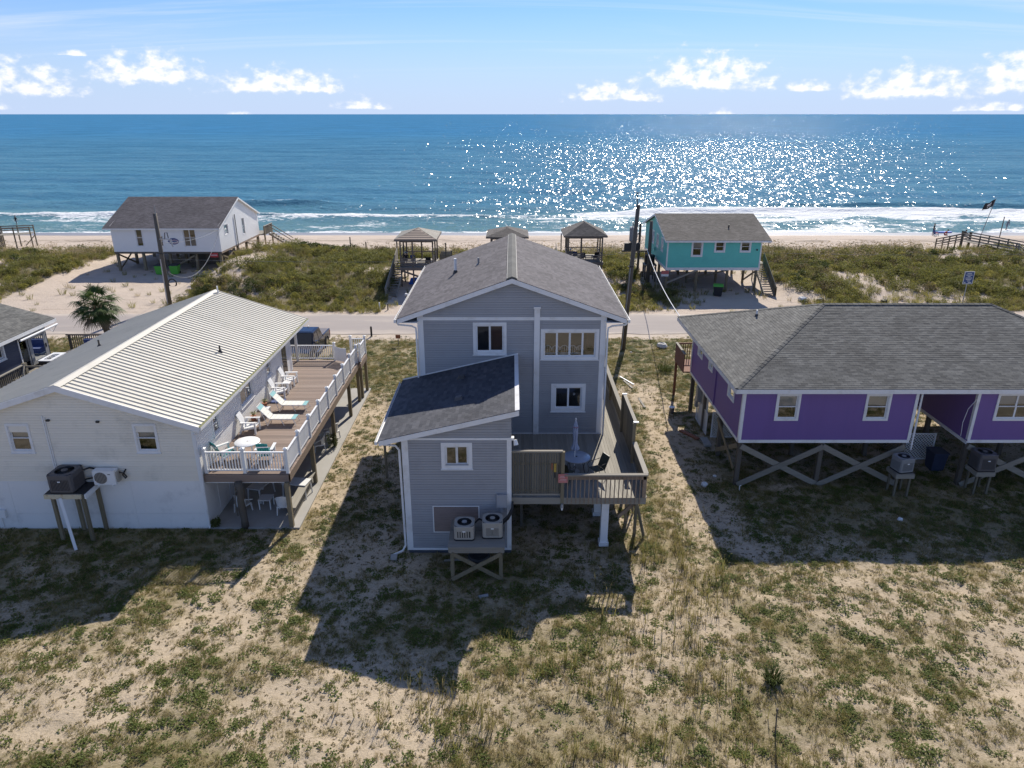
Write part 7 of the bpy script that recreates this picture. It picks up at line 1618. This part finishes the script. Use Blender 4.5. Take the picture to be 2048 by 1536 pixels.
# ============================================================ vehicle, bins, people, small things
def pickup():
    t = thing('pickup_truck', 'dark navy pickup with black bed cover parked behind the white deck', 'pickup truck', (0, 0, 0))
    # front at -x, rear at +x
    S = lambda u, d, z: (u, d, z)
    lo = [(-2.85, .55), (-2.8, .95), (-1.35, 1.12), (-1.2, 1.14), (2.75, 1.14), (2.78, .6), (2.3, .42), (-2.4, .42)]
    MB().prism(lo, S, -.96, .96).build('body', 'truck', t)
    c = MB(); c.hexa([(-1.5, -.93, 1.13), (1.0, -.93, 1.13), (1.0, .93, 1.13), (-1.5, .93, 1.13), (-.72, -.74, 1.86), (.78, -.74, 1.88), (.78, .74, 1.88), (-.72, .74, 1.86)]); c.hexa([(-.68, -.70, 1.86), (.72, -.70, 1.88), (.72, .70, 1.88), (-.68, .70, 1.86), (-.55, -.55, 1.90), (.6, -.55, 1.915), (.6, .55, 1.915), (-.55, .55, 1.90)]); c.build('cab', 'truck', t)
    for s in (-1, 1):
        y0, y1 = s*.915, s*.755
        for a, b in ((-1.12, -.12), (-.04, .84)):
            ta, tb = a+(.42 if a < -1 else .06), b-(.0 if b < 0 else .14)
            MB().hexa([(a, y0+s*.012, 1.20), (b, y0+s*.012, 1.20), (b, y0-s*.02, 1.20), (a, y0-s*.02, 1.20), (ta, y1+s*.035, 1.76), (tb, y1+s*.035, 1.76), (tb, y1, 1.76), (ta, y1, 1.76)]).build('side_window', 'carglass', t)
        MB().box(-1.18, -.98, min(s*.95, s*1.14), max(s*.95, s*1.14), 1.18, 1.36).build('wing_mirror', 'chrome', t)
        for x in (-.25, .78): MB().box(x-.1, x+.1, min(s*.96, s*.985), max(s*.96, s*.985), 1.0, 1.03).build('door_handle', 'chrome', t)
        MB().box(2.68, 2.79, min(s*.80, s*.97), max(s*.80, s*.97), .72, 1.08).build('tail_light', 'lamp_r', t)
        MB().box(-2.86, -2.74, min(s*.62, s*.95), max(s*.62, s*.95), .72, .92).build('headlight', 'chrome', t)
        MB().box(1.02, 2.74, min(s*.88, s*.97), max(s*.88, s*.97), 1.14, 1.20).build('bed_rail', 'truck', t); MB().box(-.9, .9, min(s*.96, s*1.06), max(s*.96, s*1.06), .36, .42).build('side_step', 'chrome', t)
        for x in (-1.85, 1.75):
            w = MB().cyl((x, s*.72, .40), (x, s*.98, .40), .40, n=20).build('wheel', 'tyre', t); MB().cyl((x, s*.97, .40), (x, s*1.0, .40), .24, n=12).build('rim', 'chrome', w)
            MB().tube([(x+.47*math.cos(a), s*.97, .42+.47*math.sin(a)) for a in [PI*k/8 for k in range(9)]], .035, 5).build('wheel_arch', 'tyre', t)
    MB().hexa([(1.02, -.66, 1.22), (1.06, -.66, 1.22), (1.06, .66, 1.22), (1.02, .66, 1.22), (.83, -.6, 1.76), (.87, -.6, 1.76), (.87, .6, 1.76), (.83, .6, 1.76)]).build('rear_window', 'carglass', t)
    MB().hexa([(-1.56, -.82, 1.16), (-1.50, -.82, 1.16), (-1.50, .82, 1.16), (-1.56, .82, 1.16), (-.80, -.68, 1.83), (-.74, -.68, 1.83), (-.74, .68, 1.83), (-.80, .68, 1.83)]).build('windscreen', 'carglass', t)
    MB().box(1.04, 2.72, -.88, .88, 1.17, 1.21).build('bed_cover', 'truckb', t)
    MB().box(2.76, 2.81, -.8, .8, .62, 1.13).build('tailgate', 'truck', t); MB().box(2.76, 2.95, -.92, .92, .42, .6).build('bumper', 'chrome', t); MB().box(-2.98, -2.8, -.95, .95, .42, .62).build('bumper', 'chrome', t); MB().box(-2.86, -2.8, -.6, .6, .66, .95).build('grille', 'chrome', t)
    MB().box(.55, .75, -.03, .03, 1.9, 2.0).build('roof_aerial', 'plastic_w', t)
    t.location = (-15.45, 51.4, .0); t.rotation_euler.z = math.radians(88)
pickup()
def bin_(label, loc, rz, body, lid, group=None, side=None):
    t = thing('wheelie_bin', label, 'bin', (0, 0, 0), group)
    MB().hexa([(-.36, -.36, .05), (.36, -.36, .05), (.36, .36, .05), (-.36, .36, .05), (-.46, -.46, 1.0), (.46, -.46, 1.0), (.46, .46, 1.0), (-.46, .46, 1.0)]).build('body', body, t)
    if side: MB().hexa([(-.37, -.34, .06), (-.365, -.34, .06), (-.365, .34, .06), (-.37, .34, .06), (-.475, -.45, .98), (-.465, -.45, .98), (-.465, .45, .98), (-.475, .45, .98)]).build('side_panel', side, t)
    MB().hexa([(-.5, -.5, 1.0), (.5, -.5, 1.0), (.5, .5, 1.05), (-.5, .5, 1.05), (-.44, -.44, 1.08), (.44, -.44, 1.08), (.44, .46, 1.12), (-.44, .46, 1.12)]).build('lid', lid, t)
    for s in (-1, 1): MB().cyl((s*.34, .38, .14), (s*.42, .38, .14), .14, n=12).build('wheel', 'black', t)
    MB().bar((-.4, .55, 1.0), (.4, .55, 1.0), .04).build('handle', 'black', t)
    t.location = loc; t.rotation_euler.z = rz
    return t
b = bin_('lime green bin left of the dark gap under the white stilt house', (-39.4, 79.2, dz1(-39.4, 79.2)), 0, 'green_bin', 'dark_bin', 'lime bins under the white stilt house'); dup(b, (-37.8, 79.3, dz1(-37.8, 79.3)), math.radians(4), 'lime green bin right of the dark gap under the white stilt house')
bin_('dark bin with lime side and lid before the turquoise house', (20.4, 69.3, dz1(20.4, 69.3)), math.radians(-14), 'dark_bin', 'green_bin', None, 'green_bin')
ty = MB().tube([(-35.6+.42*math.cos(a), 73.6, .42+.42*math.sin(a)) for a in [2*PI*k/16 for k in range(17)]], .07, 6).build('tyre', 'black'); tag(ty, 'black tyre standing in the sand beside the lamp pole', 'tyre')
tp = MB().hexa([(-10.9, 73.6, .1), (-10.1, 73.6, .1), (-10.0, 74.2, .2), (-10.8, 74.2, .2), (-10.6, 73.7, .95), (-9.9, 73.7, 1.0), (-9.8, 74.1, .95), (-10.5, 74.1, .9)]).build('tarpaulin', 'bluetarp'); tag(tp, 'bright blue tarpaulin heap under the board roofed gazebo', 'tarpaulin')
def person(label, joints, bones, mats, hairm, loc, rz, sc=1., hat=None):
    """skeleton joints {name:(xyz, r)} grown into one skin; each face takes the material of its nearest bone"""
    names = list(joints); me = bpy.data.meshes.new('person'); me.from_pydata([joints[n][0] for n in names], [(names.index(a), names.index(b)) for a, b, _ in bones], [])
    o = bpy.data.objects.new('person', me); COL.objects.link(o)
    md = o.modifiers.new('skin', 'SKIN'); o.modifiers.new('sub', 'SUBSURF').levels = 1
    for i, n in enumerate(names):
        r = joints[n][1]; me.skin_vertices[0].data[i].radius = r if isinstance(r, tuple) else (r, r); me.skin_vertices[0].data[i].use_root = (n == 'pelvis')
    dg = bpy.context.evaluated_depsgraph_get(); m2 = bpy.data.meshes.new_from_object(o.evaluated_get(dg)); o.modifiers.clear(); o.data = m2
    used = []
    for _, _, k in bones:
        if k not in used: used.append(k)
    m2.materials.clear()
    for k in used: m2.materials.append(M[mats[k]])
    for p in m2.polygons:
        best = None
        for a, b, k in bones:
            A = Vector(joints[a][0]); B = Vector(joints[b][0]); d = B-A; f = max(0, min(1, (p.center-A).dot(d)/max(1e-6, d.length_squared))); e = (A+d*f-p.center).length
            if best is None or e < best[0]: best = (e, k)
        p.material_index = used.index(best[1]); p.use_smooth = True
    ORG[o.name] = Vector((0, 0, 0))
    h = Vector(joints['head'][0]); f = MB(); f.lathe([(.02, -.02), (.105, .0), (.118, .06), (.10, .12), (.03, .155)], n=12); f.v = [(v[0]+h.x, v[1]*1.1+h.y+.02, v[2]+h.z) for v in f.v]; f.build('hair', hairm, o, True)
    nn = MB(); nn.hexa([(h.x-.015, h.y-.10, h.z-.03), (h.x+.015, h.y-.10, h.z-.03), (h.x+.012, h.y-.08, h.z-.03), (h.x-.012, h.y-.08, h.z-.03), (h.x-.008, h.y-.11, h.z+.01), (h.x+.008, h.y-.11, h.z+.01), (h.x+.006, h.y-.08, h.z+.02), (h.x-.006, h.y-.08, h.z+.02)]); nn.build('nose', 'skin', o)
    if hat: q = MB().lathe([(.02, .16), (.11, .14), (.12, .07), (.24, .05), (.24, .04), (.02, .045)], n=16); q.v = [(v[0]+h.x, v[1]+h.y, v[2]+h.z) for v in q.v]; q.build('hat', hat, o)
    o.location = loc; o.rotation_euler.z = rz; o.scale = (sc, sc, sc); o['label'] = label; o['category'] = 'person'
    return o
def standing(lean=0., stride=.12, armf=.1):
    L = lambda z: lean*(z-.9)
    J = {'pelvis': ((0, 0, .93), (.13, .10)), 'waist': ((0, -L(1.12), 1.12), (.125, .095)), 'chest': ((0, -L(1.34), 1.34), (.155, .105)), 'neck': ((0, -L(1.50), 1.50), .05), 'head': ((0, -L(1.62)-.01, 1.62), (.075, .09)), 'crown': ((0, -L(1.72), 1.72), .06)}
    B = [('pelvis', 'waist', 'top'), ('waist', 'chest', 'top'), ('chest', 'neck', 'skin'), ('neck', 'head', 'skin'), ('head', 'crown', 'skin')]
    for s, n in ((-1, 'l'), (1, 'r')):
        y = s*stride
        J.update({n+'hip': ((s*.10, 0, .86), .095), n+'knee': ((s*.105, -y*.55-.02, .49), .062), n+'ank': ((s*.11, -y*.9+.03, .09), .042), n+'toe': ((s*.12, -y*.9-.13, .04), .036), n+'sho': ((s*.20, -L(1.42), 1.43), .058), n+'elb': ((s*.25, -L(1.15)+y*.5+.02, 1.15), .042), n+'wri': ((s*.245, -L(.9)+y*.8-armf, .90), .03), n+'han': ((s*.24, -L(.82)+y*.9-armf-.02, .81), .034)})
        B += [('pelvis', n+'hip', 'short'), (n+'hip', n+'knee', 'short'), (n+'knee', n+'ank', 'leg'), (n+'ank', n+'toe', 'leg'), ('chest', n+'sho', 'top'), (n+'sho', n+'elb', 'top'), (n+'elb', n+'wri', 'skin'), (n+'wri', n+'han', 'skin')]
    return J, B
def sitting(lean=.1):
    J = {'pelvis': ((0, 0, .52), (.15, .12)), 'waist': ((0, .03, .72), (.13, .10)), 'chest': ((0, .06-lean, .93), (.155, .11)), 'neck': ((0, .05-lean*1.4, 1.09), .05), 'head': ((0, .02-lean*1.6, 1.21), (.075, .09)), 'crown': ((0, .03-lean*1.6, 1.31), .06)}
    B = [('pelvis', 'waist', 'top'), ('waist', 'chest', 'top'), ('chest', 'neck', 'skin'), ('neck', 'head', 'skin'), ('head', 'crown', 'skin')]
    for s, n in ((-1, 'l'), (1, 'r')):
        J.update({n+'hip': ((s*.11, -.05, .52), .09), n+'knee': ((s*.13, -.45, .52), .065), n+'ank': ((s*.13, -.47, .09), .042), n+'toe': ((s*.14, -.62, .04), .036), n+'sho': ((s*.20, .05-lean, 1.02), .058), n+'elb': ((s*.26, -.02-lean, .76), .042), n+'wri': ((s*.18, -.26, .68), .03), n+'han': ((s*.15, -.34, .66), .034)})
        B += [('pelvis', n+'hip', 'short'), (n+'hip', n+'knee', 'short'), (n+'knee', n+'ank', 'leg'), (n+'ank', n+'toe', 'leg'), ('chest', n+'sho', 'top'), (n+'sho', n+'elb', 'top'), (n+'elb', n+'wri', 'skin'), (n+'wri', n+'han', 'skin')]
    return J, B
cl = lambda a, b, c='skin': {'top': a, 'short': b, 'leg': c, 'skin': 'skin'}
person('person in dark clothes walking in the shallows beyond the left board walk', *standing(0, .14), cl('cl_black', 'cl_grey'), 'hair', (-87.9, 128.3, -1.62), math.radians(160), 1.06)
person('person in a black outfit standing on the beach beside the bright blue board', *standing(.02, .05, .18), cl('cl_black', 'cl_black'), 'hair', (65.3, 111.6, dz1(65.3, 111.6)), math.radians(40), 1.04)
person('person in grey shirt walking bent forward at the water edge beside the flag', *standing(.28, .2), cl('cl_grey', 'cl_grey'), 'hair', (84.0, 122.6, -1.58), math.radians(100), 1.06)
person('person with dark top sitting at the left rail of the board roofed gazebo', *sitting(.05), cl('cl_black', 'cl_grey'), 'hair', (-10.95, 73.6, 2.35), math.radians(200), 1., 'cl_white')
person('person in pale blue shirt and straw hat sitting in the board roofed gazebo', *sitting(.12), cl('cl_blue', 'cl_white'), 'hair', (-10.3, 73.4, 2.35), math.radians(165), 1., 'straw')
person('person with grey hair sitting at the left post of the damaged gazebo', *sitting(.0), cl('cl_grey', 'cl_blue'), 'cl_white', (6.2, 75.7, 2.35), math.radians(180))
person('person in red swimwear sitting on the sand in front of the blue board', *sitting(.3), cl('cl_red', 'cl_red'), 'hair', (67.3, 112.0, dz1(67.3, 112.0)-.42), math.radians(70))
person('person in dark top sitting behind the board walk rail on the beach', *sitting(.2), cl('cl_black', 'cl_grey'), 'hair', (69.6, 110.6, dz1(69.6, 110.6)-.42), math.radians(120))
def sling_chair(name, label, x, y, z, rz, m, group=None):
    t = thing(name, label, 'chair', (0, 0, 0), group)
    MB().box(-.27, .27, -.25, .22, .30, .33).build('seat', m, t); MB().hexa([(-.27, .2, .3), (.27, .2, .3), (.27, .23, .3), (-.27, .23, .3), (-.27, .42, .88), (.27, .42, .88), (.27, .45, .87), (-.27, .45, .87)]).build('backrest', m, t)
    for s in (-1, 1): MB().tube([(s*.29, -.25, 0), (s*.29, -.2, .5), (s*.29, .3, .52)], .02, 5).build('armrest', 'ac_grey', t); MB().bar((s*.28, .25, .32), (s*.28, .36, 0), .03).build('leg', 'ac_grey', t); MB().bar((s*.28, -.2, .3), (s*.28, -.3, 0), .03).build('leg', 'ac_grey', t)
    t.location = (x, y, z); t.rotation_euler.z = rz
for lab, x, y, rz, m in (('dark beach chair in the sand, nearest the standing person in black', 64.6, 109.6, .5, 'cl_blue'), ('dark beach chair right beside the board walk rail', 68.6, 109.2, 2.4, 'cl_black'), ('red beach chair next to the bright blue board', 66.4, 112.6, 1.2, 'cl_red')): sling_chair('beach_chair', lab, x, y, dz1(x, y), rz, m, 'beach chairs near the board walk')
for lab, x, y, rz, m in (('dark seat in the middle of the damaged gazebo', 7.6, 76.2, 3.0, 'cl_black'), ('dark blue seat left of centre in the damaged gazebo', 6.9, 76.8, 2.7, 'cl_blue'), ('dark seat at the right post of the damaged gazebo', 8.9, 76.4, 3.6, 'cl_black')): sling_chair('deck_chair', lab, x, y, 2.35, rz, m, 'seats in the damaged gazebo')
sling_chair('deck_chair', 'dark seat at the right end of the board roofed gazebo', -8.7, 73.6, 2.35, 3.3, 'cl_black')
bt = MB(); n = 14
def bp(k, s): u = -1.5+3.0*k/n; return (70.2+u, 117.4+s*.38*math.sqrt(max(.02, 1-(u/1.55)**2)), dz1(70.2, 117)+.28+.06*(u/1.5)**2)
bt.add([bp(k, -1) for k in range(n+1)]+[bp(k, 1) for k in range(n+1)]+[(a, b, c-.22) for a, b, c in [bp(k, -.7) for k in range(n+1)]]+[(a, b, c-.22) for a, b, c in [bp(k, .7) for k in range(n+1)]],
       [(k, k+1, n+2+k, n+1+k) for k in range(n)]+[(k, 2*n+2+k, 2*n+3+k, k+1) for k in range(n)]+[(n+1+k, n+2+k, 3*n+4+k, 3*n+3+k) for k in range(n)])
bt = bt.build('paddle_board', 'bluetarp'); tag(bt, 'long bright blue paddle board lying at the water edge', 'paddle board')
f = thing('flag', 'black flag with a white emblem on a leaning pole above the beach', 'flag', (72.13, 110, -.3))
MB().tube([(71.7, 110, -.6), (72.2, 110, 2.3), (72.75, 110, 5.1)], .05, 7).build('pole', 'ac_grey', f)
def flag():
    V = []; nx, ny = 14, 8
    for j in range(ny+1):
        for i in range(nx+1):
            u, v = i/nx, j/ny; V.append((72.72-.22*v-1.35*u-.1*v*u, 110+.16*math.sin(u*7+v*2)*u, 5.05-1.05*v-.75*u+.10*math.sin(u*8+v)*u))
    return V, [(j*(nx+1)+i, j*(nx+1)+i+1, (j+1)*(nx+1)+i+1, (j+1)*(nx+1)+i) for j in range(ny) for i in range(nx)]
V, F = flag(); em = [k for k, q in enumerate(F) if 4 <= k % 14 <= 9 and (2 <= k//14 <= 3 or (k//14 == 5 and k % 2 == 0))]
a = MB(); a.add(V, [q for k, q in enumerate(F) if k not in em]); a.build('flag_cloth', 'cl_black', f)
a = MB(); a.add(V, [F[k] for k in em]); a.build('emblem', 'cl_white', f)
# small things lying about the yard
def lump(name, label, cat, x, y, r, m, seed, group=None, sq=.5):
    q = random.Random(seed); k = MB(); k.lathe([(.02*r, 0), (.85*r, .05*r), (r, .35*r*sq*2), (.75*r, .8*r*sq*2), (.05*r, r*sq*2)], n=9); z = float(gz(np.array([x]), np.array([y]))[0]) if y < 63 else dz1(x, y)
    k.v = [(v[0]*q.uniform(.8, 1.2)+x, v[1]*q.uniform(.8, 1.2)+y, v[2]*q.uniform(.85, 1.15)+z-.02) for v in k.v]; o = k.build(name, m); tag(o, label, cat, group); return o
lump('rock', 'pale flat rock in the grass between the pole and the purple porch', 'rock', 11.68, 52.9, .42, 'stone', 1)
lump('rubble', 'small pale lump in the grass just right of the pole base', 'rock', 9.05, 51.6, .10, 'stone', 2)
for k, (x, y, r, lab) in enumerate(((10.17, 31.82, .10, 'white litter scrap in the shade by the corner stilt of the purple house'), (9.43, 31.0, .17, 'white crumpled bag in the shade before the purple house corner'), (17.37, 27.68, .13, 'white scrap lying in the shade before the air conditioner stands'))): lump('litter', lab, 'litter', x, y, r, 'cl_white', 10+k, 'white litter in the purple house shade')
t = thing('bucket', 'white lidded bucket beside the shadow edge near the purple porch', 'bucket', (9.7, 39.9, 0)); MB().lathe([(.13, 0), (.16, .34), (.165, .36), (.02, .37)], 9.7, 39.9, 14).build('body', 'ac_brown', t); MB().cyl((9.7, 39.9, .36), (9.7, 39.9, .40), .175, n=14).build('lid', 'plastic_w', t)
o = MB().bar((9.65, 37.2, .06), (10.35, 36.0, .08), .26, .1).build('timber_offcut', 'orange'); tag(o, 'rust orange timber block on the ground under the purple side wall', 'plank')
for k, (p, q, w, m, lab) in enumerate((((7.45, 46.2, .05), (8.15, 44.6, .06), .1, 'white', 'white board lying in the grass behind the deck rail'), ((7.6, 45.4, .05), (7.95, 43.9, .08), .14, 'wood_y', 'split grey board lying just below the white one'), ((8.05, 42.6, .05), (8.2, 40.6, .06), .13, 'wood_y', 'grey plank lying alone in the grass beside the tall deck screen'))):
    o = MB().bar(p, q, w, .05).build('loose_board', m); tag(o, lab, 'plank', 'loose boards in the grass beside the deck')
o = MB().tube([(10.95, 30.3, 0), (10.95, 30.3, .28), (10.99, 30.25, .33)], .025, 6).build('standpipe', 'plastic_w'); tag(o, 'white standpipe beside the corner brace of the purple house', 'pipe')
o = MB().box(10.5, 10.9, 35.2, 36.2, .0, .12).build('mat_scrap', 'conc'); tag(o, 'pale slab offcut at the foot of the lattice', 'slab')
lump('sand_bag', 'white bag at the road edge just beyond the purple roof', 'bag', 28.06, 67.2, .42, 'cl_white', 31); lump('rubbish_sack', 'black sack beside the white bag at the road edge', 'sack', 29.6, 66.8, .38, 'black', 32); lump('rubbish_sack', 'black sack at the road edge above the purple ridge', 'sack', 35.5, 66.4, .35, 'black', 33)
for k, (x, y, h, m, lab) in enumerate(((-12.2, 63.9, .8, 'wvinyl', 'white pipe marker in the dune edge left of the dark gazebo shadow'), (-11.5, 64.2, .6, 'wood_z', 'grey stub post at the dune edge in the gazebo shadow'))): o = MB().cyl((x, y, -.1), (x, y, h), .06, n=8).build('marker_post', m); tag(o, lab, 'post', 'marker posts at the dune edge')
t = thing('shower_post', 'weathered post with white cap before the long gazebo stair', 'post', (-9.9, 65.4, 0)); MB().box(-9.97, -9.83, 65.3, 65.44, 0, 1.15).build('post', 'wood_z', t); MB().cyl((-9.9, 65.37, 1.15), (-9.9, 65.37, 1.3), .16, .12, 10).build('cap', 'cl_white', t)
